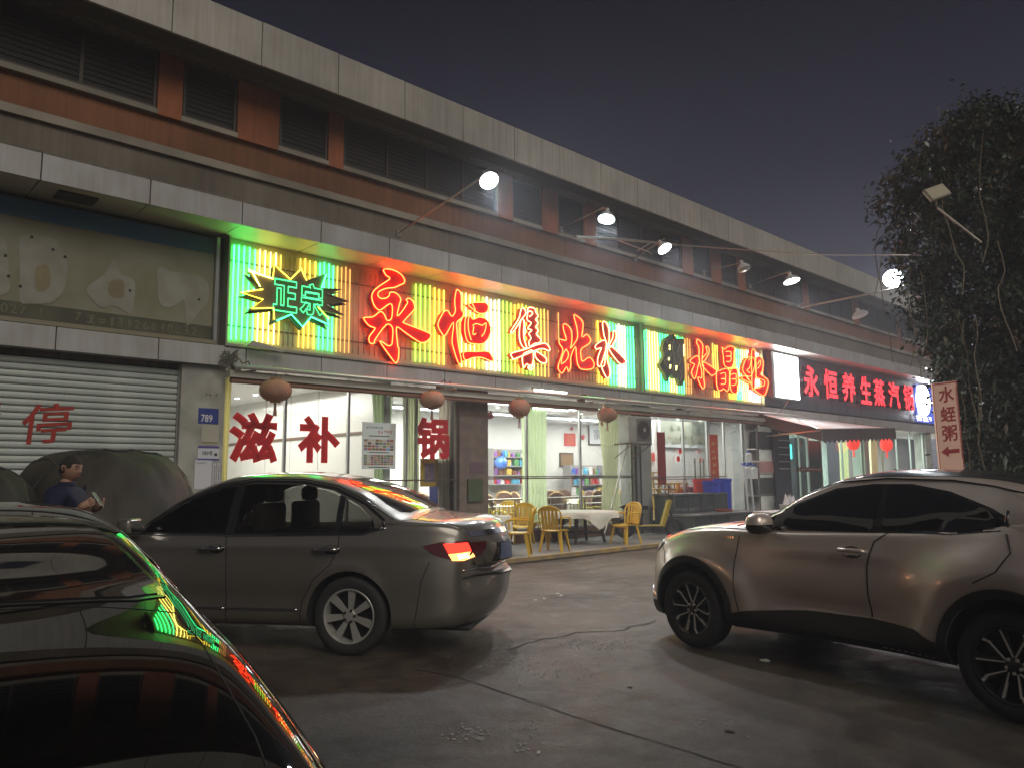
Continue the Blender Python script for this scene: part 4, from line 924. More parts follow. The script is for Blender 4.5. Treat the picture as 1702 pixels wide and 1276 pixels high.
# drinks shelf with coloured packets in the back of the dining room
def shelf(x0, x1, y, z0, z1, rows, label, seed, name='display_shelf', dens=.11):
    t = thing(name, label, 'shelf', ((x0+x1)/2, y, z0), worldparts=True); rnd = random.Random(seed)
    fr = MB().box(x0, y, z0, x0+.03, y+.35, z1).box(x1-.03, y, z0, x1, y+.35, z1).box(x0+.031, y+.33, z0, x1-.031, y+.35, z1); fr.obj('frame', mat('grey_shelf', (.32, .30, .28), .5), t)
    cols = [mat('packet_%s' % n, c, .35) for n, c in (('white', (.65, .62, .6)), ('red', (.5, .03, .03)), ('blue', (.05, .14, .55)), ('violet', (.3, .12, .4)), ('green', (.1, .3, .1)), ('yellow', (.6, .42, .08)), ('brown', (.25, .1, .05)), ('cyan', (.1, .4, .6)))]
    G = 'packets and bottles on '+('the back display shelf' if seed == 1 else 'the counter shelf')
    for r in range(rows):
        zz_ = z0+(z1-z0)*r/rows
        MB().box(x0+.032, y+.001, zz_, x1-.032, y+.328, zz_+.025).obj('shelf_board', mat('grey_shelf'), t)
        x = x0+.08; ic = 0
        while x < x1-.15:
            w = rnd.uniform(.06, dens*1.4); h = rnd.uniform(.12, (z1-z0)/rows-.07); m_ = rnd.choice(cols)
            if rnd.random() < .5: o = MB().rbox(x, y+.03, zz_+.027, x+w, y+.2, zz_+.027+h, .008, 1).obj('packet', m_)
            else: o = MB().lathe([(0, 0), (w/2, 0), (w/2, h*.65), (w*.2, h*.8), (w*.2, h), (0, h)], 10, (x+w/2, y+.12, zz_+.027)).obj('bottle', m_)
            ic += 1; tag(o, '%s %s, %s item from the left on the %s board of the %s' % (m_.name.split('_')[1], o.name.split('.')[0], ORD[min(ic-1, 19)], ORD[r], 'back display shelf' if seed == 1 else 'lower counter shelf'), o.name.split('.')[0], G); x += w+rnd.uniform(.01, .05)
shelf(onY(818, 770, 17.6).x, onY(884, 770, 17.6).x, 17.55, 1.30, onY(840, 745, 17.6).z, 4, 'wide display shelf of bright packets and bottles at the back of the dining room', 1, dens=.16)
shelf(onY(945, 790, 17.4).x, onY(1002, 790, 17.4).x, 17.3, .9, onY(960, 772, 17.4).z, 3, 'lower counter shelf of bottles at the back right of the dining room', 2, 'counter_shelf', .16)
bl_ = MB().lathe([(0, -.2), (.1, -.17), (.17, -.1), (.2, 0), (.17, .1), (.1, .17), (0, .2)], 20).obj('blue_ball', mat('shiny_blue', (.06, .2, .7), .15, coat=1), smooth=True); bl_.location = onY(833, 768, 17.3); tag(bl_, 'shiny blue round can on the back display shelf', 'can')
# pictures and red paper ornaments on the back wall / side wall
def picture(px0, py0, px1, py1, y, label, ma, mf=None, name='picture', bw=.05, extra=None):
    a = onY(px0, py1, y); b = onY(px1, py0, y); t = thing(name, label, name.replace('_', ' '), ((a.x+b.x)/2, y, a.z), worldparts=True)
    MB().box(a.x, y-.03, a.z, b.x, y, b.z).obj('frame', mf or M_bar, t); MB().box(a.x+bw, y-.034, a.z+bw, b.x-bw, y-.031, b.z-bw).obj('image', ma, t)
    if extra: extra(t, a, b, y)
    return t
YBK = 18.0
def calli(t, a, b, y):
    mb = MB(); text_on(mb, '家', (a.x+(b.x-a.x)*.28, y-.036, a.z+(b.z-a.z)*.25), UX, UZ, (b.x-a.x)*.45, (b.z-a.z)*.5); mb.obj('brush_writing', M_bk, t)
picture(978, 705, 1004, 739, YBK, 'framed calligraphy picture high on the back wall near the cream curtain', mat('picture_paper', (.6, .6, .62), .5), extra=calli)
def redp(px0, py0, px1, py1, label, y=YBK, rows=4):
    a = onY(px0, py1, y); b = onY(px1, py0, y); t = thing('red_poster', label, 'poster', ((a.x+b.x)/2, y, a.z), worldparts=True)
    MB().box(a.x, y-.01, a.z, b.x, y, b.z).obj('sheet', mat('red_paper', (.55, .03, .03), .6), t)
    mb = MB()
    for r in range(rows): marks(mb, a.x+(b.x-a.x)*.15, y-.011, a.z+(b.z-a.z)*(.12+.8*r/rows), (b.x-a.x)*.7, (b.z-a.z)*.12, 5, r+int(px0))
    mb.obj('small_print', mat('gold_print', (.55, .38, .12), .5), t)
redp(938, 720, 956, 740, 'square red poster with gold print on the back wall')
redp(1071, 752, 1088, 766, 'small pink red notice on the back wall of the right room', y=14.5, rows=3)
part('back_wall', MB().box(18.9, 14.56, TZ, 22.90, 14.66, 3.41), M_rc)
def papercut(px, py, r, label, y, seed, m_=None):
    rnd = random.Random(seed); c = onY(px, py, y); k = y*r/1278*1.35; pts = [(c.x+k*rnd.uniform(.55, 1.05)*math.cos(q/14*6.283), c.z+k*rnd.uniform(.6, 1.1)*math.sin(q/14*6.283)) for q in range(14)]
    o = MB().prism(pts, y-.012, y-.006).obj('paper_cutting', m_ or M_rl); return tag(o, label, 'paper ornament')
papercut(969, 726, 6, 'small red round paper cutting on the back wall right of the red poster', YBK, 1); papercut(950, 712, 4, 'tiny red gourd paper cutting above the red poster', YBK, 2)
papercut(815, 690, 8, 'faint red heart paper cutting at the top left of the middle window', 12.6, 3, mat('pink_film', (.6, .2, .2), .5)); papercut(1000, 703, 6, 'red paper ornament on the glass beside the fourth lantern', 12.6, 4, mat('pink_film'))
papercut(1130, 750, 7, 'upper part of the red paper cutting on the left glass door of the right room', 12.41, 5); papercut(1127, 762, 7, 'round red paper cutting on the left glass door of the right room', 12.41, 6)
papercut(1162, 750, 6, 'upper pink paper cutting beside the door handles', 12.41, 7, mat('pink_film')); papercut(1164, 763, 6, 'round red paper cutting beside the door handles', 12.41, 8)
def landscape(t, a, b, y):
    rnd = random.Random(2)
    for q in range(26):
        x_ = rnd.uniform(a.x+.15, b.x-.4); z_ = a.z+.12+rnd.random()**1.6*(b.z-a.z)*.5; w_ = rnd.uniform(.08, .4)
        MB().prism([(x_, z_), (x_+w_, z_-.03), (x_+w_*.8, z_+.08), (x_+w_*.4, z_+rnd.uniform(.1, .22))], y-.0375-q*.0004, y-.0365-q*.0004).obj('painted_shape', mat('ink_%d' % (q % 3), [(.12, .14, .08), (.22, .22, .14), (.3, .28, .2)][q % 3], .6), t)
picture(1094, 693, 1172, 742, 14.5, 'large pale framed landscape picture on the wall of the right room', mat('landscape_paper', (.34, .36, .28), .5, noise=.3, nscale=1.5), mat('white_picture_frame', (.55, .57, .56), .4), bw=.12, extra=landscape)
picture(930, 752, 952, 775, YBK, 'small brown framed picture on the back wall beside the tall curtain', mat('sepia', (.25, .15, .06), .5))
picture(870, 744, 900, 780, YBK, 'pale ink painting of branches on the back wall left of the tall curtain', mat('ink_paper', (.45, .46, .40), .6, noise=.5, nscale=3, col2=(.15, .18, .12)))
# yellow menu and drink machine behind the red letter
picture(698, 762, 728, 808, 12.75, 'orange and violet menu panel behind the left window beside the vending fridge', mat('violet_menu', (.28, .2, .3), .5, noise=.4, nscale=12), mat('orange_panel', (.55, .34, .07), .5), name='orange_poster', bw=.09)
vm = thing('water_dispenser_cabinet', 'blue and white cabinet with two small lit screens behind the left window', 'cabinet', (9.9, 12.6, TZ), worldparts=True)
a = onY(730, 840, 12.66); b = onY(757, 762, 12.66); zs_ = onY(745, 803, 12.66).z
MB().box(a.x, 12.66, zs_, b.x, 13.0, b.z).obj('upper_body', mat('grey_white_panel', (.45, .5, .46), .4), vm); MB().box(a.x, 12.66, TZ+.002, b.x, 13.0, zs_-.003).obj('lower_body', mat('blue_cabinet', (.04, .05, .33), .4), vm)
for py_ in (767, 785):
    p = onY(750, py_, 12.65); MB().box(p.x-.04, 12.652, p.z-.035, p.x+.05, 12.658, p.z+.035).obj('screen', glow('blue_screen', (.1, .45, 1), 2.5), vm)
    for r in range(3):
        mb = MB(); marks(mb, p.x-.08, 12.659, p.z-.10-r*.055, .17, .025, 4, r); mb.obj('button_row', M_bk, vm)
mb = MB(); marks(mb, a.x+.14, 12.659, zs_-.33, .2, .26, 1, 5); mb.obj('white_emblem', M_wt, vm)
MB().rbox(a.x+.16, 12.652, zs_-.62, a.x+.33, 12.659, zs_-.38, .003, 1).obj('white_emblem', M_wt, vm)
# ------------------------------------------------------------------ right-hand room: barrels, crates, couplets, tanks
def barrel(px, pyb, y, col, r, h, label, nm='plastic_barrel', taper=.85):
    p = onY(px, pyb, y); t = thing(nm, label, 'barrel' if 'barrel' in nm else 'bucket', (p.x, y, TZ))
    mb = MB().lathe([(0, 0.003), (r*taper, 0.003), (r*(taper+.05), h*.3), (r, h*.93), (r*1.07, h*.94), (r*1.07, h), (r*.98, h), (r*.9, h*.7), (0, h*.69)], 24)
    mb.obj('body', mat('plastic_'+label.split()[0], col, .35, spec=.5), t, smooth=40)
    for q in (.25, .6): MB().lathe([(r*(taper+.14*q)+.002, h*q), (r*(taper+.14*q)+.022, h*q+.012), (r*(taper+.15*q)+.002, h*q+.03)], 24).obj('hoop', mat('plastic_'+label.split()[0]), t)
    return t
barrel(1170, 850, 12.0, (.60, .03, .03), .26, 1.35, 'red tall plastic barrel left of the blue barrel by the glass', taper=.9)
barrel(1182, 850, 11.8, (.04, .07, .55), .27, 1.30, 'blue tall plastic barrel in front of the gold couplet strip', taper=.9)
barrel(1201, 850, 11.95, (.03, .06, .45), .27, 1.35, 'navy tall plastic barrel right of the gold couplet strip', taper=.9)
barrel(1204, 860, 11.2, (.55, .12, .05), .22, .55, 'orange red ribbed plastic bucket standing right of the barrels', 'plastic_bucket')
def strip(px0, py0, px1, py1, y, m_, label, gold=False):
    a = onY((px0), py1, y); b = onY(px1, py0, y); t = thing('couplet_strip', label, 'banner', (a.x, y, a.z), worldparts=True)
    MB().box(a.x, y-.01, a.z, b.x, y, b.z).obj('banner_paper', m_, t)
    if gold:
        mb = MB()
        for r in range(9): marks(mb, a.x+.05, y-.011, a.z+(b.z-a.z)*(.04+.1*r), (b.x-a.x)-.1, .10, 1, r)
        mb.obj('gold_writing', mat('gold_print'), t)
strip(1094, 718, 1104.5, 805, 12.405, mat('dark_red_banner', (.28, .035, .025), .6), 'dark red vertical banner strip on the left side of the right window')
strip(1183, 722, 1192, 838, 12.405, mat('orange_red_banner', (.50, .06, .02), .55), 'orange red vertical banner strip with gold writing beside the blue barrels', True)
for x_ in (18.62, 18.88, 19.05):
    part('door_handle', MB().tube([(x_, 12.36, .95), (x_, 12.36, 2.0)], .02, 8).tube([(x_, 12.36, 1.05), (x_, YG-.034, 1.05)], .012, 6).tube([(x_, 12.36, 1.9), (x_, YG-.034, 1.9)], .012, 6), M_rs)
# heap of yellow stools / crates seen through the right window
M_yp = mat('yellow_plastic', (.65, .42, .03), .4)
def stool(x, y, z, rz, label=None, m_=M_yp, grp=None):
    t = thing('plastic_stool', label, 'stool', (x, y, z), rz, grp)
    MB().rbox(-.17, -.17, .40, .17, .17, .44, .012).obj('seat', m_, t)
    for sx in (-1, 1):
        for sy in (-1, 1): MB().tube([(sx*.13, sy*.13, .40), (sx*.17, sy*.17, .002)], [.022, .016], 6).obj('leg', m_, t)
    return t
st0 = stool(17.0, 13.0, TZ, .2, 'yellow plastic stool lying at the front foot of the pile inside the right window', grp='yellow stools piled inside the right window'); rnd = random.Random(8)
for i in range(26):
    lv = (i if i < 8 else (i-8) % 6); lb_ = 'yellow plastic stool, %s up in the %s pile from the left inside the right window' % (ORD[lv], ORD[0 if i < 8 else 1+(i-8)//6]); x_ = 17.45+(0 if i < 8 else .42+.42*((i-8)//6))+rnd.uniform(-.06, .06); dup(st0, (x_, 12.95+rnd.uniform(-.06, .06), TZ+.03+lv*.155), rnd.uniform(0, 3), lb_)
for i, (px, lab) in enumerate([(1142, 'red plastic crate on the left, inside the right window'), (1156, 'red plastic crate beside the door handles inside the right window')]):
    p = onY(px, 810, 12.9); c = thing('plastic_crate', lab, 'crate', (p.x, 12.95, TZ)); mr = mat('red_plastic', (.55, .05, .04), .4)
    MB().rbox(-.24, -.17, .0, .24, .17, 1.12, .01).obj('body', mr, c)
    rb = MB()
    for q in range(9): rb.box(-.25, -.18, .08+q*.12, .25, -.171, .11+q*.12)
    rb.obj('rib', mr, c)
# glass-and-steel seafood tanks on the terrace
M_tk = mat('tank_steel', (.20, .21, .20), .35, metal=.5, noise=.2, nscale=3); M_tg = mat('murky_tank_glass', (.085, .10, .095), .12, coat=.8, noise=.4, nscale=2.5)
def tank(x0, x1, y0, y1, h, label, panes=4):
    t = thing('seafood_tank', label, 'tank', ((x0+x1)/2, (y0+y1)/2, TZ), worldparts=True)
    MB().box(x0, y0, TZ+.003, x1, y1, TZ+.10).obj('base', M_tk, t); MB().box(x0-.01, y0-.01, TZ+h-.04, x1+.01, y1+.01, TZ+h).obj('rim', M_tk, t)
    MB().box(x0+.01, y0+.01, TZ+.103, x1-.01, y1-.01, TZ+h-.043).obj('water_body', M_tg, t)
    for q in range(panes+1): xx = x0+(x1-x0-.03)*q/panes; MB().box(xx, y0-.004, TZ+.103, xx+.03, y0+.009, TZ+h-.043).obj('corner_post', M_tk, t)
    return t
a = onY(1045, 870, 11.9); b = onY(1168, 850, 11.9)
tank(16.3, 18.75, 11.45, 12.1, .98, 'tall grey seafood tank standing along the right window', 4)
tank(15.75, 18.9, 10.55, 11.35, .50, 'lower grey seafood tank in front of the tall one', 4)
bx = onZ(1240, 870, .4); bxx, byy = 18.9, 10.2
fb = thing('foam_box', 'white foam box with an orange tape band behind the silver car bonnet', 'box', (bxx, byy, TZ)); MB().rbox(-.45, -.3, 0.003, .75, .3, .42, .02).obj('box_body', mat('white_foam', (.62, .64, .62), .7), fb); MB().rbox(-.48, -.33, .424, .78, .33, .50, .015).obj('lid', mat('white_foam'), fb)
MB().box(-.452, -.306, .20, .70, -.302, .25).obj('tape', mat('orange_tape', (.5, .18, .06), .5), fb)
tb = thing('waste_bin', 'pale bin stuffed with crumpled white plastic bags', 'bin', (20.6, 10.6, TZ)); MB().lathe([(0, 0.003), (.24, 0.003), (.30, .62), (0, .62)], 20).obj('bin_body', mat('pale_bin', (.5, .52, .5), .5), tb)
rnd = random.Random(12); mb = MB()
for q in range(16):
    a_ = rnd.uniform(0, 6.28); r_ = rnd.uniform(0, .24); h_ = rnd.uniform(.18, .38); x_, y_ = r_*math.cos(a_), r_*math.sin(a_)
    mb.add([(x_-.09, y_-.05, .6), (x_+.09, y_-.03, .6), (x_, y_+.09, .6), (x_+rnd.uniform(-.05, .05), y_, .6+h_)], [(0, 1, 3), (1, 2, 3), (2, 0, 3), (0, 2, 1)])
mb.obj('plastic_bag', mat('white_plastic_bag', (.7, .7, .72), .4), tb)
# white pipe rack, water cooler bottles, shelves at the corner
rk = thing('pipe_rack', 'white plastic pipe rack with blue joints beside the side entrance', 'rack', (21.0, 11.6, TZ), worldparts=True); M_wpv = mat('white_pipe', (.62, .64, .62), .3); M_bj = mat('blue_joint', (.05, .1, .5), .4)
for px_ in (1236, 1246):
    a = onY(px_, 770, 11.5); MB().tube([(a.x+.05, 11.45, TZ+.002), (a.x, 11.5, a.z)], .03, 8).obj('pipe', M_wpv, rk); MB().rbox(a.x-.05, 11.45, a.z-.04, a.x+.05, 11.55, a.z+.04, .01).obj('joint', M_bj, rk)
a = onY(1234, 768, 11.5); b = onY(1262, 766, 11.9); MB().tube([tuple(a), tuple(b)], .025, 8).obj('pipe', M_wpv, rk)
for px_, py_ in ((1243, 795), (1254, 795), (1245, 772)):
    a = onY(px_, py_, 11.9); o = thing('water_jug', {1243: 'left white water jug with a blue cap on the pipe rack', 1254: 'right white water jug with a blue cap on the pipe rack', 1245: 'upper pale water jug behind the pipe rack'}[px_], 'jug', tuple(a)); MB().lathe([(0, 0), (.1, 0), (.1, .3), (.05, .36), (0, .36)], 14).obj('jug_body', M_wpv, o); MB().lathe([(0, .361), (.052, .361), (.052, .41), (0, .41)], 14).obj('cap', M_bj, o)
ms = thing('metal_shelf', 'metal shelf rack with dark trays by the side entrance', 'shelf', (22.3, 11.9, TZ), worldparts=True)
for zz_ in (.9, 1.55, 2.3): MB().box(21.3, 11.9, zz_, 23.3, 12.28, zz_+.03).obj('shelf_board', M_rs, ms)
for xx in (21.3, 23.27): MB().tube([(xx, 11.92, TZ), (xx, 11.92, 2.95)], .02, 6).obj('upright', M_rs, ms)
MB().box(21.5, 11.95, 2.34, 23.0, 12.25, 2.85).obj('dark_tray', M_dk, ms); MB().box(21.6, 11.93, .95, 23.1, 12.25, 1.45).obj('dark_tray', mat('dark_panel', (.06, .065, .06), .4), ms)
MB().box(21.7, 11.88, 1.6, 22.3, 12.2, 1.95).obj('pink_carton', mat('pink_carton', (.5, .25, .24), .6), ms)
dp = thing('louvred_panel', 'dark panel with pale horizontal slits standing at the side entrance', 'panel', (23.4, 11.8, TZ), worldparts=True)
a = onY(1291, 800, 11.8); b = onY(1312, 708, 11.8); MB().box(a.x, 11.82, TZ+.002, b.x, 11.87, b.z).obj('panel', mat('dark_blue_grey', (.05, .05, .065), .5), dp)
for q in range(6): MB().box(a.x+.25, 11.812, b.z-.25-q*.22, b.x-.06, 11.819, b.z-.22-q*.22).obj('slit', M_wt, dp)
# ------------------------------------------------------------------ terrace furniture
M_ch = mat('orange_yellow_plastic', (.70, .44, .03), .35, noise=.08, nscale=6); M_ch2 = mat('lime_yellow_plastic', (.50, .44, .04), .38)
def arm_chair(m_):
    t = thing('plastic_chair', '', 'chair', (0, 0, 0)); bm_ = MB()
    # seat (front at +y)
    N = 9; vs = []
    for s_ in (0, 1):
        for j in range(N):
            for i in range(N):
                x = (i/(N-1)-.5)*.44*(1-.10*(1-j/(N-1))); y = (j/(N-1)-.5)*.42; z = .42-.02*math.cos((i/(N-1)-.5)*3)-(.02 if j == N-1 else 0)-s_*.022
                vs.append((x, y, z))
    def gi(s_, i, j): return s_*N*N+j*N+i
    fs = []
    for j in range(N-1):
        for i in range(N-1): fs += [(gi(0, i, j), gi(0, i+1, j), gi(0, i+1, j+1), gi(0, i, j+1)), (gi(1, i, j), gi(1, i, j+1), gi(1, i+1, j+1), gi(1, i+1, j))]
    for i in range(N-1):
        for j in (0, N-1): fs.append((gi(0, i, j), gi(0, i+1, j), gi(1, i+1, j), gi(1, i, j)))
        for k in (0, N-1): fs.append((gi(0, k, i), gi(0, k, i+1), gi(1, k, i+1), gi(1, k, i)))
    MB().add(vs, fs).obj('seat', m_, t, smooth=50)
    # back: arched frame with five slats
    def bp(u, v): # u across -1..1, v up 0..1
        z = .42+v*.44; return (u*(.20+.03*v), -.20-.09*v-.05*(1-u*u)*.8, z)
    fr = MB(); arch = [bp(-1, 0), bp(-1.02, .3), bp(-1.05, .6), bp(-.9, .85), bp(-.5, .98), bp(0, 1.02), bp(.5, .98), bp(.9, .85), bp(1.05, .6), bp(1.02, .3), bp(1, 0)]
    fr.tube(smooth_poly(arch, 2, closed=False), .017, 6)
    top = []; 
    for k in range(9):
        u = -.8+1.6*k/8; a_ = Vector(bp(u, .80+.02)); b_ = Vector(bp(u, 1.0-.10*abs(u))); top += [a_, b_]
    nb = len(top); vs = [tuple(p+Vector((0, .008, 0))) for p in top]+[tuple(p-Vector((0, .008, 0))) for p in top]
    fs = []
    for k in range(8): a_ = 2*k; fs += [(a_, a_+2, a_+3, a_+1), (a_+nb, a_+1+nb, a_+3+nb, a_+2+nb)]; fs += [(a_, a_+nb, a_+2+nb, a_+2), (a_+1, a_+3, a_+3+nb, a_+1+nb)]
    fr.add(vs, fs); fr.obj('back_frame', m_, t, smooth=50)
    for k in range(5):
        u = -.66+1.32*k/4; sl = MB(); P0 = [Vector(bp(u, v)) for v in (0.0, .25, .55, .85)]; w = Vector((.026, 0, 0)); d_ = Vector((0, .007, 0))
        vs = [tuple(p+sx*w+sy*d_) for p in P0 for sx, sy in ((-1, -1), (1, -1), (1, 1), (-1, 1))]
        fs = []
        for i in range(3):
            for c in range(4): fs.append((4*i+c, 4*i+(c+1) % 4, 4*(i+1)+(c+1) % 4, 4*(i+1)+c))
        sl.add(vs, fs).obj('back_slat', m_, t)
    for sx in (-1, 1):
        MB().tube(smooth_poly([(sx*.215, -.255, .64), (sx*.265, -.12, .655), (sx*.275, .08, .655), (sx*.262, .19, .63), (sx*.25, .21, .55), (sx*.245, .20, .44)], 3, closed=False), [.017]*16, 6).obj('armrest', m_, t, smooth=50)
        for sy in (-1, 1):
            x0, y0, x1, y1 = sx*.19, sy*.18, sx*.245, sy*.245
            mb = MB(); w0, w1 = .065, .042
            vs = []
            for (x, y, z, w) in ((x0, y0, .41, w0), (x1, y1, .002, w1)):
                vs += [(x-sx*w, y, z), (x, y, z), (x, y-sy*w, z), (x-sx*.010, y-sy*w, z), (x-sx*.010, y-sy*.010, z), (x-sx*w, y-sy*.010, z)]
            mb.add(vs, [(i, (i+1) % 6, (i+1) % 6+6, i+6) for i in range(6)]+[(5, 4, 3, 2, 1, 0), (6, 7, 8, 9, 10, 11)]).obj('leg', m_, t)
    return t
G_pc = 'plastic armchairs on the terrace'
ca = arm_chair(M_ch); cb = arm_chair(M_ch2)
CH = [(ca, 868, 905, 2.2, 'orange yellow plastic armchair seen between the two terrace tables, farther of the two central ones'), (ca, 922, 915, -1.15, 'orange yellow plastic armchair in front, facing the big table from the left'),
      (ca, 1040, 903, 1.5, 'orange plastic armchair at the right side of the big table'), (ca, 862, 926, .7, 'yellow plastic armchair between the car boot and the front chair'),
      (cb, 985, 886, 3.3, 'lime yellow plastic armchair behind the big table'), (cb, 818, 898, 2.7, 'olive yellow plastic armchair behind the small table near the car boot'), (ca, 897, 898, -2.6, 'yellow plastic armchair tucked behind the front chairs at the big table'), (ca, 842, 896, 2.2, 'yellow plastic armchair whose back peeps over the small table')]
done = set()
for src, px, py, rz, lb in CH:
    p = onZ(px, py, TZ); o = src if src.name not in done else dup(src); done.add(src.name)
    y_ = max(p.y, KY+.35); d = ray(px, py); o.location = (d.x/d.y*y_, y_, TZ) if p.y < KY+.35 else (p.x, p.y, TZ); o.rotation_euler = (0, 0, rz); o['label'] = lb; o['group'] = G_pc
def tb(px, py, R, drop, lb, cl, seed, sq=1.0):
    p = onZ(px, py, TZ); return round_table(p.x, p.y, TZ, R, drop, lb, cl, seed=seed, sq=sq, h=.67)
t1 = tb(966, 900, .86, .12, 'big round table with dark wooden legs on the terrace', 'cream cloth with hanging pointed corners on the big terrace table', 3, 2.2)
t2 = tb(808, 914, .50, .30, 'small round table half hidden behind the grey car boot', 'cream tablecloth on the small terrace table behind the grey car', 5, .8)
# electric scooter parked nose to the tanks
def scooter():
    p = onZ(1080, 893, TZ); t = thing('electric_scooter', 'dark electric scooter with a yellow leg shield parked by the seafood tanks', 'scooter', (p.x, p.y, TZ), R_(-133))
    blk = mat('scooter_black', (.02, .02, .022), .3, coat=.6); yl = mat('scooter_yellow', (.50, .40, .03), .35, coat=.5)
    for y_ in (-.58, .58):
        w = MB(); w.lathe([(.14, -.04), (.20, -.045), (.225, -.02), (.225, .02), (.20, .045), (.14, .04)], 24, (0, 0, 0), 'x').v
        w.obj('wheel', mat('tyre_rubber', (.02, .02, .02), .8), t, smooth=True).location = (0, y_, .226)
    MB().rbox(-.11, -.30, .18, .11, .28, .27, .03).obj('footboard', blk, t)
    MB().prism([(-.52, .62), (-.05, .66), (-.02, .74), (-.58, .78), (-.68, .72)], -.11, .11, lambda v: Vector((v.y, v.x, v.z))).obj('seat', blk, t)
    MB().prism([(-.62, .60), (-.60, .40), (-.20, .26), (-.14, .58), (-.3, .62)], -.10, .10, lambda v: Vector((v.y, v.x, v.z))).obj('tail_body', blk, t)
    MB().prism([(.26, .27), (.33, .26), (.52, .86), (.46, .90)], -.15, .15, lambda v: Vector((v.y, v.x, v.z))).obj('leg_shield', yl, t)
    MB().rbox(-.15, -.28, .272, .15, .30, .30, .01).obj('footboard_edge', yl, t)
    MB().tube([(0, .58, .226), (0, .50, .62), (0, .44, 1.0)], .025, 8).obj('fork', blk, t)
    MB().tube([(-.30, .36, 1.03), (-.12, .45, 1.0), (.12, .45, 1.0), (.30, .36, 1.03)], .016, 8).obj('handlebar', blk, t)
    MB().rbox(-.10, .44, .88, .10, .58, 1.02, .03).obj('headlamp_cowl', blk, t)
    for s_ in (-1, 1): MB().tube([(s_*.2, .42, 1.01), (s_*.24, .44, 1.16)], .006, 5).rbox(s_*.24-.05, .43, 1.15, s_*.24+.05, .45, 1.22, .008).obj('mirror', blk, t)
    return t
scooter()
# ------------------------------------------------------------------ third shop (beyond): awning, windows, lanterns
part('side_wall', MB().box(23.25, 12.81, TZ, 23.4, 19.9, 3.5), M_rc)
part('back_wall', MB().box(23.4, 17.0, TZ, 37, 17.15, 3.5), mat('pale_green_wall', (.48, .62, .56), .5))
part('ceiling', MB().box(23.4, 12.62, 3.42, 45, 17, 3.50), mat('white_ceiling'))
area_at('room_fill_light', 27, 14.8, 3.3, 5, 3, 420, (.75, 1, .93)); area_at('room_fill_light', 33.5, 14.8, 3.3, 5, 3, 460, (.95, 1, .95))
glassfront([23.45, 25.0, 26.6, 28.3, 29.98]); glassfront([30.42, 32, 33.5, 35, 36.48])
part('back_wall', MB().box(37.2, 16.0, TZ, 46, 16.15, 5.5), M_wall); part('shop_wall', MB().box(37.4, 12.5, 3.4, 46, 12.62, 5.5), M_wall)
area_at('room_fill_light', 40.5, 13.6, 3.3, 4, 1.5, 320, (.95, 1, 1))
def curt2(px, w, label, col, sd): x = onY(px, 750, 12.7).x; curtain('curtain', label, x, x+w, .5, 3.25, 12.72, col, 5, .05, seed=sd)
curt2(1396, .7, 'pale yellow curtain behind the zigzag awning edge', (.62, .60, .34), 11); curt2(1432, .9, 'cream curtain in the far shop window', (.66, .62, .44), 12); curt2(1448, .6, 'brown curtain in the far shop window left of the red lantern', (.30, .20, .10), 13)
# screen and dark cabinet in the far room
tv = thing('television', 'glowing green screen inside the far shop', 'screen', (25, 13, 1.4), worldparts=True); a = onY(1312, 762, 12.9); b = onY(1325, 738, 12.9)
MB().box(a.x, 12.9, a.z, b.x, 12.94, b.z).obj('screen', glow('teal_screen', (.12, .9, .75), 1.6), tv); MB().box(a.x-.05, 12.945, a.z-.05, b.x+.05, 13.0, b.z+.05).obj('casing', M_dk, tv)
cbt = thing('dark_cabinet', 'tall dark speaker cabinet inside the far shop window', 'cabinet', (26, 12.8, TZ), worldparts=True); a = onY(1326, 800, 12.75); b = onY(1340, 727, 12.75)
MB().rbox(a.x, 12.75, TZ+.002, b.x, 13.1, b.z, .05).obj('cabinet_body', mat('dark_blue_grey'), cbt); MB().lathe([(0, -.01), (.17, -.01), (.17, 0)], 16, ((a.x+b.x)/2, 12.748, b.z-.4), 'y').obj('speaker_cone', mat('teal_dull', (.1, .2, .2), .5), cbt)
dd = thing('dark_door', 'dark green framed door leaf in the far shop', 'door', (27, 12.4, TZ), worldparts=True); a = onY(1347, 800, 12.35); b = onY(1362, 732, 12.35); MB().box(a.x, 12.36, TZ+.003, b.x, 12.40, b.z).obj('leaf', mat('dark_green_door', (.05, .07, .06), .3), dd); MB().box(a.x-.08, 12.34, TZ+.003, a.x-.003, 12.42, b.z+.08).box(b.x+.003, 12.34, TZ+.003, b.x+.08, 12.42, b.z+.08).obj('frame', M_al, dd)
M_redg = mat('glowing_red_lantern', (.6, .03, .02), .5, emit=(1, .06, .04), estr=.5)
for px, py, lb in ((1418, 735, 'red lantern hanging under the zigzag awning edge, left one'), (1473, 738, 'red lantern hanging at the right end of the zigzag awning')):
    p = onY(px, py, 11.6); t = thing('red_lantern', lb, 'lantern', tuple(p), group='red lanterns of the far shop'); r_ = .23
    mb = MB(); N = 32; prof = [(r_*math.cos(a), .27*math.sin(a)) for a in [(-1.3+2.6*k/10) for k in range(11)]]
    mb.lathe(prof, 24); mb.obj('cloth_body', M_redg, t, smooth=True); MB().lathe([(0, .26), (.1, .26), (.1, .3), (0, .3)], 12).obj('top_ring', mat('dull_gold_rim'), t); MB().tube([(0, 0, -.26), (0, 0, -.5)], .03, 6).obj('tassel', M_redg, t)
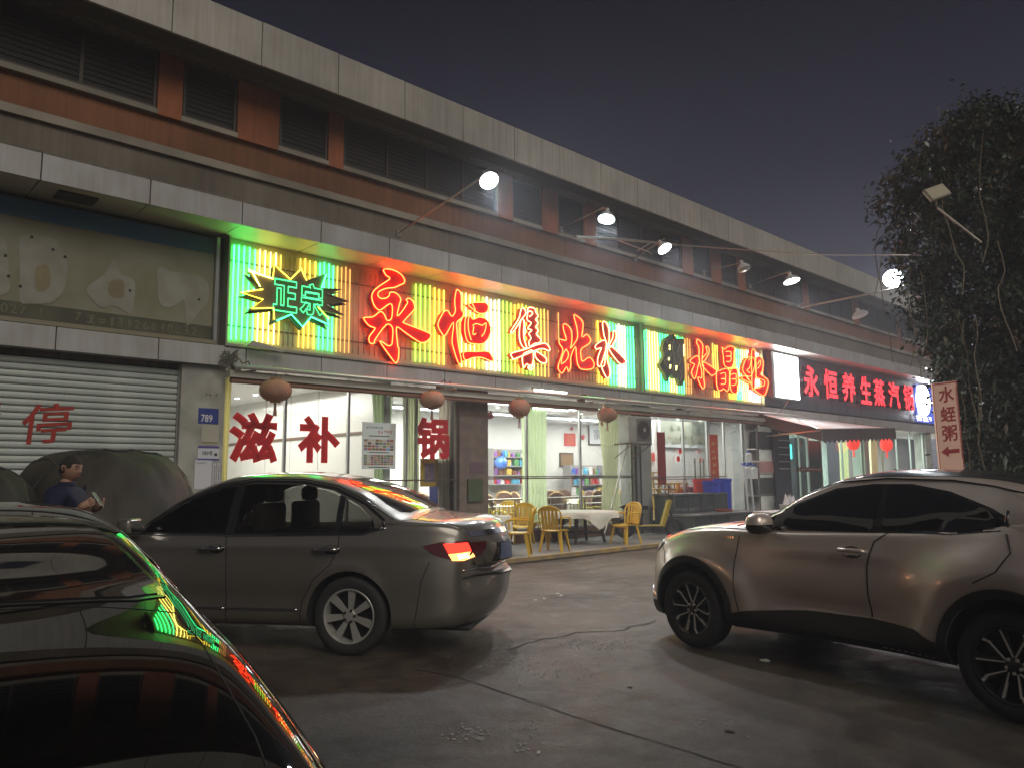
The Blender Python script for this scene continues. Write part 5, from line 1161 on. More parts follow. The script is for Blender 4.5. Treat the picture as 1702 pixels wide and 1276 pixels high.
# brown and white awning with zigzag valance
aw2 = thing('canvas_awning', 'white topped awning with a brown zigzag valance over the far shop', 'awning', (27, 11.5, 3.2), worldparts=True)
A = onY(1292, 692, 12.2); B = onY(1470, 706, 12.2); yF = 10.2; C_ = onY(1366, 713, yF); D_ = onY(1488, 708, yF)
A.z = 3.42; x0_, x1_ = 24.6, 30.9
A = Vector((x0_, 12.18, 3.40)); B = Vector((x1_, 12.18, 3.40)); zF = C_.z; C_ = Vector((x0_, yF+.1, zF)); C_ = onY(1366, 713, yF); D_ = onY(1488, 711, yF)
A.x = C_.x+.15; A = Vector((C_.x, 12.18, 3.42)); B = Vector((D_.x, 12.18, 3.42))
def lerp(a, b, t): return a+(b-a)*t
mb = MB(); NN = 24; vs = []
for j in range(9):
    for i in range(NN+1):
        a_ = lerp(A, B, i/NN); b_ = lerp(C_, D_, i/NN); p = lerp(a_, b_, j/8); p.z += -.05*math.sin(math.pi*j/8)*(.6+.4*math.sin(i*1.3)); vs.append(tuple(p))
mb.add(vs, [(j*(NN+1)+i, j*(NN+1)+i+1, (j+1)*(NN+1)+i+1, (j+1)*(NN+1)+i) for j in range(8) for i in range(NN)]); mb.obj('canvas', mat('pale_canvas', (.80, .78, .77), .8, noise=.12, nscale=2), aw2, smooth=True)
mb = MB(); L = (D_-C_).length; nz = 18; top = []; 
for i in range(nz*2+1):
    p = lerp(C_, D_, i/(nz*2)); top.append(p)
vs = [tuple(p) for p in top]+[(p.x, p.y-.01, p.z-(.42 if i % 2 else .32)) for i, p in enumerate(top)]; n = len(top)
M_brn = mat('brown_canvas', (.085, .06, .06), .85)
mb.add(vs, [(i, i+1, n+i+1, n+i) for i in range(n-1)]); mb.obj('valance', M_brn, aw2)
MB().add([tuple(A), tuple(C_), (C_.x, C_.y, C_.z-.34), (A.x, A.y, A.z-.36)], [(0, 1, 2, 3)]).obj('side_flap', M_brn, aw2)
MB().add([tuple(B), tuple(D_), (D_.x, D_.y, D_.z-.34), (B.x, B.y, B.z-.36)], [(0, 1, 2, 3)]).obj('side_flap', M_brn, aw2)
MB().tube([tuple(C_), tuple(D_)], .025, 8).obj('front_bar', M_al, aw2)
for q in (A, B): MB().tube([(q.x, 12.18, 2.7), (q.x, yF+.05, zF-.03)], .02, 8).obj('folding_arm', M_al, aw2)
# second lower canopy sheet toward the left of it
mb = MB(); q0 = onY(1288, 690, 12.15); aw3 = thing('canopy_sheet', 'thin dusty canopy sheet between the restaurant and the brown awning', 'awning', (24, 11.5, 3.3), worldparts=True)
vs = []; P0, P1 = Vector((23.3, 12.15, 3.40)), Vector((C_.x-.05, 12.15, 3.42)); P2, P3 = Vector((23.3, 11.6, 3.28)), Vector((C_.x-.05, yF+.1, zF+.02))
for j in range(7):
    for i in range(13): p = lerp(lerp(P0, P1, i/12), lerp(P2, P3, i/12), j/6); p.z -= .06*math.sin(math.pi*i/12); vs.append(tuple(p))
mb.add(vs, [(j*13+i, j*13+i+1, (j+1)*13+i+1, (j+1)*13+i) for j in range(6) for i in range(12)]); mb.obj('canvas', mat('pale_canvas'), aw3, smooth=True); MB().tube([tuple(P2), tuple(P3)], .02, 6).obj('edge_bar', M_al, aw3)
# red menu banner, plant pots, far things in front of third shop
rb_ = thing('menu_banner', 'narrow brick red banner with pale print below the far shop windows', 'banner', (27.5, 12.1, .9), worldparts=True); a = onY(1328, 783, 12.1); b = onY(1365, 776, 12.1)
MB().box(a.x, 12.08, a.z, b.x, 12.1, b.z).obj('banner_cloth', mat('brick_red_cloth', (.35, .08, .05), .7), rb_); mb = MB(); marks(mb, a.x+.1, 12.079, a.z+.04, b.x-a.x-.2, b.z-a.z-.08, 9, 3); mb.obj('pale_print', M_wt, rb_)
def leafy(name, loc, H, R, n, ls, label, cat, col, seed, pot=True, up=True):
    rnd = random.Random(seed); t = thing(name, label, cat, loc); mb = MB(); st = MB()
    for k in range(n):
        a = rnd.uniform(0, 6.283); el_ = rnd.uniform(.1, 1.45) if up else rnd.uniform(-.5, 1.3); r_ = R*rnd.uniform(.3, 1); 
        c = Vector((r_*math.cos(a)*math.cos(el_), r_*math.sin(a)*math.cos(el_), .35+H*rnd.uniform(.05, 1)*math.sin(abs(el_))+.1))
        d = Vector((math.cos(a), math.sin(a), rnd.uniform(-.6, .8))).normalized(); s_ = d.cross(Vector((0, 0, 1))).normalized()*ls*.28; L_ = ls*rnd.uniform(.6, 1.3)
        m_ = c+d*L_*.5+Vector((0, 0, .02)); mb.add([c, m_+s_, c+d*L_-Vector((0, 0, L_*.2)), m_-s_], [(0, 1, 2), (0, 2, 3)])
    mb.obj('foliage', col, t)
    for k in range(7): a = k; st.tube([(0, 0, .3), (R*.4*math.cos(a), R*.4*math.sin(a), .35+H*.6)], .012, 5)
    st.obj('stem', mat('plant_stem', (.06, .05, .03), .8), t)
    if pot: MB().lathe([(0, .002), (.17, .002), (.23, .36), (.25, .36), (.25, .40), (.2, .40), (.2, .36), (0, .36)], 18).obj('pot', mat('clay_pot', (.2, .09, .05), .7), t)
    return t
M_lf = mat('bright_leaf', (.07, .16, .035), .5, noise=.5, nscale=3); 
p = onY(1512, 790, 9.9); leafy('potted_plant', (p.x-.6, 9.95, TZ), 1.15, .85, 480, .28, 'bushy green potted plant at the far end of the terrace', 'plant', M_lf, 5)
p = onY(1550, 780, 10.2); leafy('potted_plant', (p.x+.4, 10.3, TZ), 1.3, .7, 200, .4, 'paler broad leaved plant right behind the person in orange', 'plant', mat('pale_leaf', (.16, .22, .14), .5), 6)
# dark blue crate stack near third shop
for i, (px, lb) in enumerate([(1362, 'lower dark blue box stack behind the silver car roof'), (1380, 'second dark blue box beside the far shop entrance')]):
    p = onY(px, 800, 11.4); c = thing('blue_crate', lb, 'crate', (p.x, 11.4, TZ)); MB().rbox(-.4, -.25, .003, .4, .25, .80-.1*i, .02).obj('body', mat('dark_blue_plastic', (.03, .05, .16), .45), c)
    q_ = MB(); [q_.box(-.405, -.262, .1+.14*k, .405, -.251, .14+.14*k) for k in range(4)]; q_.obj('rib', mat('dark_blue_plastic'), c)
# ------------------------------------------------------------------ flood lamps on arms, wires
M_sh = mat('lamp_shade_white', (.55, .55, .55), .4); M_armm = mat('pale_lamp_arm', (.30, .28, .24), .4, metal=.4)
def flood(px, py, y, R, tilt, label, lit, arm=None, P=330, name='flood_lamp', roll=0.0):
    p = onY(px, py, y); t = thing(name, label, 'lamp', tuple(p)); t.rotation_euler = (tilt, roll, 0)
    MB().lathe([(R, 0), (R*.93, .05), (R*.6, .12), (R*.25, .15), (R*.22, .24), (0, .24)], 28).obj('shade', M_sh, t, smooth=50)
    MB().lathe([(0, -.012), (R*.97, .004)] if False else [(0, -.02), (R*.5, -.014), (R*.97, .004)], 28).obj('bulb_face', glow('flood_white', (.90, .97, 1), 34) if lit else mat('unlit_lens', (.5, .5, .48), .2), t, smooth=True)
    if lit:
        L = bpy.data.lights.new('lamp_light', 'SPOT'); L.energy = P; L.spot_size = R_(125); L.spot_blend = .8; L.shadow_soft_size = .16; L.color = (.90, .96, 1)
        o = bpy.data.objects.new('lamp_light', L); COL.objects.link(o); o.parent = t; o.location = (0, 0, -.06)
    if arm:
        a = onY(arm[0], arm[1], YC+.05); b = Vector(p); 
        tip = onY(arm[2], arm[3], arm[4]); h = thing('lamp_arm', 'pale canopy arm carrying the '+label.split(',')[0], 'lamp arm', tuple(a), worldparts=True)
        MB().tube([tuple(a), tuple(tip)], .015, 8).obj('rod', M_armm, h); MB().box(a.x-.05, a.y-.03, a.z-.08, a.x+.05, a.y+.02, a.z+.05).obj('mount', M_armm, h)
        up_ = Vector(p)+Vector((0, 0, .22)); MB().tube([lerp(a, tip, .93), tuple(up_)], .012, 6).obj('hanger', M_armm, h)
    return t
flood(813, 301, 9.0, .155, R_(-38), 'brightest round flood lamp high above the red characters', True, (662, 388, 806, 292, 9.1), roll=.2)
flood(1008, 365, 9.0, .155, R_(-6), 'tilted flood lamp seen edge on, second from the left', True, (932, 381, 1003, 345, 9.0), roll=.30)
flood(1105, 414, 9.0, .145, R_(-34), 'flood lamp on the long pale tube, third from the left', True, (1055, 430, 1100, 400, 9.1))
flood(1316, 468, 9.0, .20, R_(-14), 'flood lamp above the white light box, fourth from the left', True, (1246, 475, 1313, 451, 9.0))
flood(1484, 463, 8.3, .27, R_(-28), 'large flood lamp near the tree, rightmost lit one', True, None, roll=R_(52))
flood(1237, 448, 9.2, .16, R_(-20), 'unlit flood lamp between the third and fourth lit ones', False, (1169, 453, 1231, 437, 9.2))
flood(1430, 525, 9.4, .24, R_(-20), 'unlit flood lamp low against the dark wall left of the tree', False, None)
a5 = thing('lamp_arm', 'long pale pole holding the large flood lamp beside the tree', 'lamp arm', tuple(onY(1330, 510, 11.0)), worldparts=True)
MB().tube([tuple(onY(1330, 511, 11.0)), tuple(onY(1484, 481, 8.2)), tuple(onY(1537, 465, 7.5))], .03, 8).obj('rod', M_armm, a5); MB().tube([tuple(onY(1334, 505, 11.0)), tuple(onY(1334, 505, 11.0)+Vector((0, .6, .0)))], .03, 8).obj('mount', M_armm, a5)
w1 = thing('overhead_tube', 'long pale overhead tube slung below the second and third lamps', 'pipe', tuple(onY(960, 393, 9.8)), worldparts=True)
MB().tube(smooth_poly([onY(957, 394, 9.6), onY(1020, 397, 9.5), onY(1080, 403, 9.4), onY(1125, 407, 9.3)], 3, closed=False), .028, 8).obj('pipe', M_armm, w1)
MB().tube([tuple(onY(1020, 397, 9.5)), tuple(onY(1078, 419, 10.4)), tuple(onY(1085, 424, 11.4))], .012, 6).tube([tuple(onY(1058, 418, 9.4)), tuple(onY(1085, 402, 9.4))], .010, 6).obj('strut', M_armm, w1)
wr_ = thing('overhead_wire', 'thin sagging wire from the lamps to the tree', 'wire', tuple(onY(1125, 407, 9.3)), worldparts=True)
tp = onD(1515, 424, 12.2)
MB().tube(smooth_poly([onY(1125, 407, 9.3), onY(1230, 415, 8.6), onY(1360, 423, 7), tuple(tp)], 6, closed=False), .011, 5).obj('wire', M_armm, wr_)
hw = thing('hanging_wire', 'pale wire hanging down in front of the white light box', 'wire', tuple(onY(1318, 515, 11.3)), worldparts=True)
MB().tube(smooth_poly([onY(1318, 515, 11.3), onY(1322, 545, 11.3), onY(1323, 590, 11.3), onY(1321, 640, 11.4), onY(1306, 672, 11.6), onY(1290, 690, 12.1)], 4, closed=False), .010, 5).obj('wire', M_armm, hw)
# wiring mess at the left end of the awning
wm = thing('cable_tangle', 'tangle of dark cables at the left end of the awning above the pillar', 'cables', (5.0, 12.1, 3.4), worldparts=True); rnd = random.Random(3)
for q in range(7):
    c = onY(376, 603, 12.1); P = [c+Vector((rnd.uniform(-.12, .2), rnd.uniform(-.03, .03), rnd.uniform(-.12, .22))) for _ in range(6)]; MB().tube(smooth_poly(P, 4, closed=False), .008, 5).obj('cable', mat('dusty_cable', (.10, .09, .07), .7), wm)
c = onY(420, 574, 12.05); dbm = thing('loose_panel', 'small bent sheet of metal hanging off the lower left corner of the neon sign', 'sheet', tuple(c), worldparts=True)
MB().prism([(c.x-.12, c.z-.02), (c.x-.02, c.z+.07), (c.x+.55, c.z-.02), (c.x+.52, c.z-.07), (c.x+.1, c.z-.03)], 12.02, 12.04).obj('metal_sheet', M_cr, dbm)
# ------------------------------------------------------------------ vertical roadside sign and the tree
D = 12.0
q = [onD(1549, 638, D), onD(1590, 633, D-.12), onD(1602, 785, D-.12), onD(1563, 788, D)]
nrm = (q[1]-q[0]).cross(q[3]-q[0]).normalized()
if nrm.dot(q[0]-Vector((0, 0, 1.5))) < 0: nrm = -nrm
vs_ = thing('vertical_sign', 'tall peach sign box with three red characters and an arrow, leaning by the tree', 'sign', (q[3].x, q[3].y, 0), worldparts=True)
bk = [p+nrm*.12 for p in q]; MB().add([tuple(p) for p in q+bk], [(0, 1, 2, 3), (7, 6, 5, 4), (0, 4, 5, 1), (1, 5, 6, 2), (2, 6, 7, 3), (3, 7, 4, 0)]).obj('sign_box', mat('peach_panel', (.62, .42, .33), .5, emit=(.9, .5, .36), estr=.10, noise=.12, nscale=3), vs_)  # unlit box; a faint even glow is put into its panel colour
Ux = (q[1]-q[0]); Wd = Ux.length; Ux.normalize(); Vz = (q[0]-q[3]); Hh = Vz.length; Vz = (Vz/Hh); O = q[3]-nrm*.006
M_sr = mat('faded_red_print', (.50, .06, .06), .6)
for s_, v0, v1 in (('水', .785, .955), ('蛭', .575, .735), ('粥', .36, .53)):
    mb = MB(); text_on(mb, s_, O+Ux*Wd*.24+Vz*Hh*v0, Ux, Vz, Wd*.58, Hh*(v1-v0), offset=.025); mb.obj('red_character', M_sr, vs_)
mb = MB(); P = [(.12, .245), (.42, .305), (.42, .268), (.86, .268), (.86, .222), (.42, .222), (.42, .185)]
pp = [O+Ux*Wd*a+Vz*Hh*b for a, b in P]; mb.add([tuple(p) for p in pp], [tuple(t) for t in tessellate_polygon([[Vector((a, b, 0)) for a, b in P]])]); mb.obj('red_arrow', M_sr, vs_)
e_ = MB(); b1 = .035
for (u0, v0, u1, v1) in ((0, 0, 1, .012), (0, .985, 1, 1), (0, .012, .03, .985), (.93, .05, .955, .94), (.97, .012, 1, .985)):
    pts = [O+Ux*Wd*u+Vz*Hh*v for u, v in ((u0, v0), (u1, v0), (u1, v1), (u0, v1))]; e_.add([tuple(p) for p in pts], [(0, 1, 2, 3)])
e_.obj('red_edging', M_sr, vs_)
sp_ = MB(); base = (q[3]+q[2])/2+nrm*.06; sp_.tube([(base.x, base.y, 0.0), (base.x, base.y, base.z)], .04, 8); sp_.obj('post', M_dk, vs_)
# tree
def big_tree():
    c = onD(1680, 700, 13.4); base = Vector((c.x, c.y, 0)); t = thing('tree', 'tall dark tree overgrown with hanging vines at the right edge', 'tree', tuple(base)); rnd = random.Random(21)
    tr = MB(); tr.tube([(0, 0, 0), (.05, .03, 1.5), (-.05, .08, 3.2), (.1, 0, 5.2), (.2, .1, 7.2)], [.26, .22, .19, .13, .05], 12)
    bark = mat('dark_bark', (.05, .04, .032), .85, noise=.4, nscale=6, bump=.5); tr.obj('trunk', bark, t, smooth=True)
    R_cam = rt; F_cam = Vector((fw.x, fw.y, 0)).normalized()
    lim = MB(); tips = []
    for k in range(22):
        z = rnd.uniform(2.2, 6.6); a = rnd.uniform(0, 6.283); L_ = rnd.uniform(.7, 1.7); p0 = Vector((0, 0, z)); d = Vector((math.cos(a), math.sin(a), rnd.uniform(.1, .7)))
        p1 = p0+d*L_*.5; p2 = p0+d*L_+Vector((0, 0, .15)); lim.tube([p0, p1, p2], [.06, .035, .012], 6); tips += [p1, p2, lerp(p1, p2, .5)]
    lim.obj('limb', bark, t, smooth=True)
    # outline of the crown as read from the photograph: half width to the left at each height
    prof = [(0.9, .70), (1.9, .80), (3.3, 1.0), (4.0, 1.12), (4.8, 1.28), (5.6, 1.5), (6.2, 1.7), (6.6, 1.75), (7.1, 1.6), (7.45, 1.1), (7.8, .75), (8.2, .35)]
    def hw_(z):
        for (z0, a0), (z1, a1) in zip(prof[:-1], prof[1:]):
            if z0 <= z <= z1: return a0+(a1-a0)*(z-z0)/(z1-z0)
        return .3
    greens = [mat('dark_leaf', (.032, .050, .024), .6, noise=.4, nscale=2), mat('mid_leaf', (.055, .078, .034), .55, noise=.4, nscale=2), mat('dry_leaf', (.085, .065, .035), .6), mat('glossy_leaf', (.04, .065, .032), .34)]
    crowns = [MB() for _ in greens]
    clumps = []
    for k in range(900):
        z = rnd.uniform(.9, 8.1); w = hw_(z); a = rnd.uniform(0, 6.283); r_ = w*math.sqrt(rnd.uniform(.15, 1))*rnd.uniform(.86, 1.08); clumps.append((Vector((r_*math.cos(a), r_*math.sin(a)*1.15, z)), rnd.uniform(.13, .36)))
    # the right-hand extension fills the picture's edge
    for k in range(620):
        z = rnd.uniform(.9, 7.9); clumps.append((R_cam*rnd.uniform(.2, 2.6)+F_cam*rnd.uniform(-1.0, 1.0)+Vector((0, 0, z)), rnd.uniform(.15, .38)))
    for (c_, cr_) in clumps:
        gi_ = 2 if rnd.random() < .06 else rnd.choice([0, 0, 1, 3]); mbx = crowns[gi_]
        for q_ in range(int(52+100*cr_)):
            v = Vector((rnd.gauss(0, 1), rnd.gauss(0, 1), rnd.gauss(0, .9)))*cr_*.55; p = c_+v
            d = Vector((rnd.uniform(-1, 1), rnd.uniform(-1, 1), rnd.uniform(-1.2, .1))).normalized(); s_ = d.cross(Vector((rnd.uniform(-1, 1), rnd.uniform(-1, 1), .6))).normalized(); L_ = rnd.uniform(.055, .135)
            mbx.add([p, p+d*L_*.5+s_*L_*.26, p+d*L_, p+d*L_*.5-s_*L_*.26], [(0, 1, 2, 3)])
    # long blade leaves at the outer left side
    for k in range(420):
        z = rnd.uniform(1.6, 7.7); w = hw_(z); a = rnd.uniform(0, 6.283); p = Vector((w*math.cos(a)*rnd.uniform(.85, 1.12), w*math.sin(a)*1.1, z)); d = Vector((math.cos(a), math.sin(a), rnd.uniform(-1.4, .3))).normalized(); L_ = rnd.uniform(.14, .30); s_ = d.cross(Vector((0, 0, 1))).normalized()*L_*.11
        crowns[rnd.choice([1, 3, 3, 2])].add([p, p+d*L_*.4+s_, p+d*L_-Vector((0, 0, L_*.25)), p+d*L_*.4-s_], [(0, 1, 2, 3)])
    for m_, g_ in zip(crowns, greens): m_.obj('crown', g_, t)
    vn = MB()
    for k in range(46):
        z = rnd.uniform(3.0, 7.2); w = hw_(z)*1.02; a = rnd.uniform(0, 6.283); p = Vector((w*math.cos(a), w*math.sin(a)*1.1, z)); P = [p]
        for j in range(5): P.append(P[-1]+Vector((rnd.uniform(-.1, .1), rnd.uniform(-.1, .1), -rnd.uniform(.2, .55))))
        vn.tube(smooth_poly([x for x in P if x.z > .3], 2, closed=False), .008, 4)
    vn.obj('vine', mat('dry_vine', (.17, .14, .09), .8), t)
    return t
big_tree()
# second dark tree mass behind it, filling the right edge lower down
lm = onD(1557, 321, 11.6); t = thing('square_flood_lamp', 'unlit square flood lamp sticking out of the tree top', 'lamp', tuple(lm)); t.rotation_euler = (R_(-25), R_(-20), R_(-40))
MB().rbox(-.17, -.03, -.12, .17, .03, .12, .015).obj('housing', mat('lamp_bronze', (.28, .24, .18), .5), t); MB().box(-.15, -.036, -.10, .15, -.031, .10).obj('lens', mat('dusty_lens', (.45, .40, .28), .3), t)
MB().tube([(0, .03, 0), (0.05, .25, -.1), (.25, .3, -.9)], .015, 6).obj('bracket', M_armm, t)
# ------------------------------------------------------------------ cars
def table(T):
    xs = np.array([t[0] for t in T], float); ys = np.array([t[1] for t in T], float); h = np.diff(xs); d = np.diff(ys)/h
    m = np.zeros(len(xs)); m[1:-1] = [0 if a*b <= 0 else 3*(h0+h1)/((2*h1+h0)/a+(h1+2*h0)/b) for a, b, h0, h1 in zip(d[:-1], d[1:], h[:-1], h[1:])]
    m[0], m[-1] = d[0], d[-1]
    def f(x):
        x = min(max(x, xs[0]), xs[-1]); i = min(int(np.searchsorted(xs, x, 'right'))-1, len(xs)-2); i = max(i, 0); t = (x-xs[i])/h[i]
        return float((2*t**3-3*t*t+1)*ys[i]+(t**3-2*t*t+t)*h[i]*m[i]+(-2*t**3+3*t*t)*ys[i+1]+(t**3-t*t)*h[i]*m[i+1])
    return f
def car_shell(S, paint, under):
    zt, zs, zb, ws, wm, sh = [table(S[k]) for k in ('zt', 'zs', 'zb', 'ws', 'wm', 'shift')]; tum = S['tum']; feat = S.get('feat', lambda x, z: 0.0)
    x0, x1 = S['zt'][0][0], S['zt'][-1][0]; NX = S.get('nx', 120)
    us = [i/NX for i in range(NX+1)]; X = [x0+(x1-x0)*(u-0.055*math.sin(2*math.pi*u)*1.0) for u in us]
    rows = []
    for x in X:
        b, s, t, w_s, w_m = zb(x), zs(x), zt(x), ws(x), wm(x); s = min(s, t-.012); h = max(t-s, .012); P = []; kf = min(1, max(0, (h-.10)/.25)); rf = .25+.59*kf*kf*(3-2*kf)
        P += [(0, b), (w_m*.5, b), (w_m*.84, b+.004), (w_m*.94, b+.03), (w_m*.985, b+.085)]
        n = 16; za = b+.13
        for k in range(n+1):
            tt = k/n; z = za+(s-za)*tt; y = w_m+(w_s-w_m)*(tt**2.2)-.012*(1-tt)**3; y += feat(x, z); P.append((y, z))
        sy = P[-1][0]; zr = s+h*rf; yr = sy-.035-tum*max(zr-s-.03, 0)
        P += [(sy-.010, s+min(.012, h*.2)), (sy-.030, s+min(.022, h*.4))]
        n2 = 9
        for k in range(1, n2+1):
            tt = k/n2; z = s+min(.022, h*.4)+(zr-s-min(.022, h*.4))*tt; y = sy-.030+(yr-sy+.030)*tt+.018*math.sin(math.pi*tt)*min(1, h*3); P.append((y, z))
        for k in range(1, 17):
            ph = math.pi/2*k/16; P.append((yr*math.cos(ph)**(.95-.23*kf) if k < 16 else 0.0, zr+(t-zr)*math.sin(ph)**.9))
        rows.append([(x+sh(x)*(abs(y)/max(w_m, .01))**2.3, y, z) for y, z in P])
    M = len(rows[0]); full = []
    for r in rows: full.append(r+[(p[0], -p[1], p[2]) for p in r[-2:0:-1]])
    L = len(full[0]); mb = MB(); mb.v = [p for r in full for p in r]
    for i in range(len(full)-1):
        for k in range(L): mb.f.append((i*L+k, i*L+(k+1) % L, (i+1)*L+(k+1) % L, (i+1)*L+k))
    mb.f.append(tuple(range(L))); mb.f.append(tuple((len(full)-1)*L+k for k in range(L-1, -1, -1)))
    return mb
def bvh_of(mb): return BVHTree.FromPolygons([Vector(v) for v in mb.v], mb.f)
def project(bvh, u, v, plane):
    if plane == 'L': o, d = Vector((u, 4, v)), Vector((0, -1, 0))
    elif plane == 'R': o, d = Vector((u, -4, v)), Vector((0, 1, 0))
    elif plane == 'T': o, d = Vector((u, v, 4)), Vector((0, 0, -1))
    elif plane == 'B': o, d = Vector((-6, u, v)), Vector((1, 0, 0))
    else: o, d = Vector((8, u, v)), Vector((-1, 0, 0))
    h = bvh.ray_cast(o, d)
    if h[0] is None:
        h = bvh.find_nearest(o+d*3.2)
    n = h[1]
    if n.dot(d) > 0: n = -n
    return h[0], n
def patch(bvh, P, plane, off, name, m_, parent, sp=.05, smooth_n=0, skirt=.006):
    if smooth_n: P = [tuple(p)[:2] for p in smooth_poly([Vector((a, b)) for a, b in P], smooth_n)]
    Q = []
    for i in range(len(P)):
        a, b = Vector(P[i][:2]), Vector(P[(i+1) % len(P)][:2]); n = max(1, int((b-a).length/sp))
        for k in range(n): Q.append(a.lerp(b, k/n))
    nb = len(Q); x0 = min(q.x for q in Q); x1 = max(q.x for q in Q); y0 = min(q.y for q in Q); y1 = max(q.y for q in Q); ins = []
    def inside(p):
        c = False; j = nb-1
        for i in range(nb):
            if (Q[i].y > p.y) != (Q[j].y > p.y) and p.x < (Q[j].x-Q[i].x)*(p.y-Q[i].y)/(Q[j].y-Q[i].y)+Q[i].x: c = not c
            j = i
        return c
    y = y0+sp/2
    while y < y1:
        x = x0+sp/2
        while x < x1:
            p = Vector((x, y))
            if inside(p) and min((p-q).length for q in Q) > sp*.45: ins.append(p)
            x += sp
        y += sp
    vs, es, fs, *_ = delaunay_2d_cdt(Q+ins, [(i, (i+1) % nb) for i in range(nb)], [list(range(nb))], 1, 1e-5)
    out = []; nrm = []
    for v in vs:
        h, n = project(bvh, v.x, v.y, plane); out.append(h+n*off); nrm.append(n)
    mb = MB(); mb.add([tuple(v) for v in out], [tuple(f) for f in fs])
    if skirt:
        cnt = {}
        for f in fs:
            for i in range(len(f)):
                e = (f[i], f[(i+1) % len(f)]); cnt[tuple(sorted(e))] = cnt.get(tuple(sorted(e)), 0)+1
        for (a, b), c in cnt.items():
            if c == 1:
                i0 = len(mb.v); mb.v += [tuple(out[a]-nrm[a]*(off+skirt)), tuple(out[b]-nrm[b]*(off+skirt))]; mb.f.append((a, b, i0+1, i0))
    return mb.obj(name, m_, parent, smooth=40)
def ribbon(bvh, P, plane, w, off, name, m_, parent, sp=.03, round_=False):
    """narrow strip (seam, trim) following the body"""
    L = []
    for i in range(len(P)-1):
        a, b = Vector(P[i][:2]), Vector(P[i+1][:2]); n = max(1, int((b-a).length/sp)); L += [a.lerp(b, k/n) for k in range(n)]
    L.append(Vector(P[-1][:2])); pts = []
    for q in L:
        h, n = project(bvh, q.x, q.y, plane); pts.append(h+n*off)
    return MB().tube([tuple(p) for p in pts], w/2, 6).obj(name, m_, parent, smooth=True)
def cut_arches(body, cuts, r, W):
    mk = mat('wheel_arch_black', (.012, .012, .012), .9)
    for (cx_, cz_) in cuts:
        for s_ in (1, -1):
            c = MB().lathe([(0, s_*(W-.36)), (r, s_*(W-.36)), (r, s_*(W+.4)), (0, s_*(W+.4))], 56, (cx_, 0, cz_), 'y')
            co = c.obj('arch_cutter', mk); bm = bmesh.new(); bm.from_mesh(co.data); bmesh.ops.remove_doubles(bm, verts=bm.verts, dist=1e-5); bmesh.ops.recalc_face_normals(bm, faces=bm.faces); bm.to_mesh(co.data); bm.free()
            md = body.modifiers.new('cut', 'BOOLEAN'); md.operation = 'DIFFERENCE'; md.solver = 'EXACT'; md.object = co
            try: md.material_mode = 'TRANSFER'
            except Exception: pass
            dg = bpy.context.evaluated_depsgraph_get(); dg.update(); me = bpy.data.meshes.new_from_object(body.evaluated_get(dg)); body.modifiers.clear(); old = body.data; body.data = me; bpy.data.objects.remove(co)
    for m_i, ms_ in enumerate(body.data.materials): pass
    body.data.polygons.foreach_set('use_smooth', [True]*len(body.data.polygons)); body.data.set_sharp_from_angle(angle=R_(38))
M_tyre = mat('tyre_rubber', (.02, .02, .02), .8)
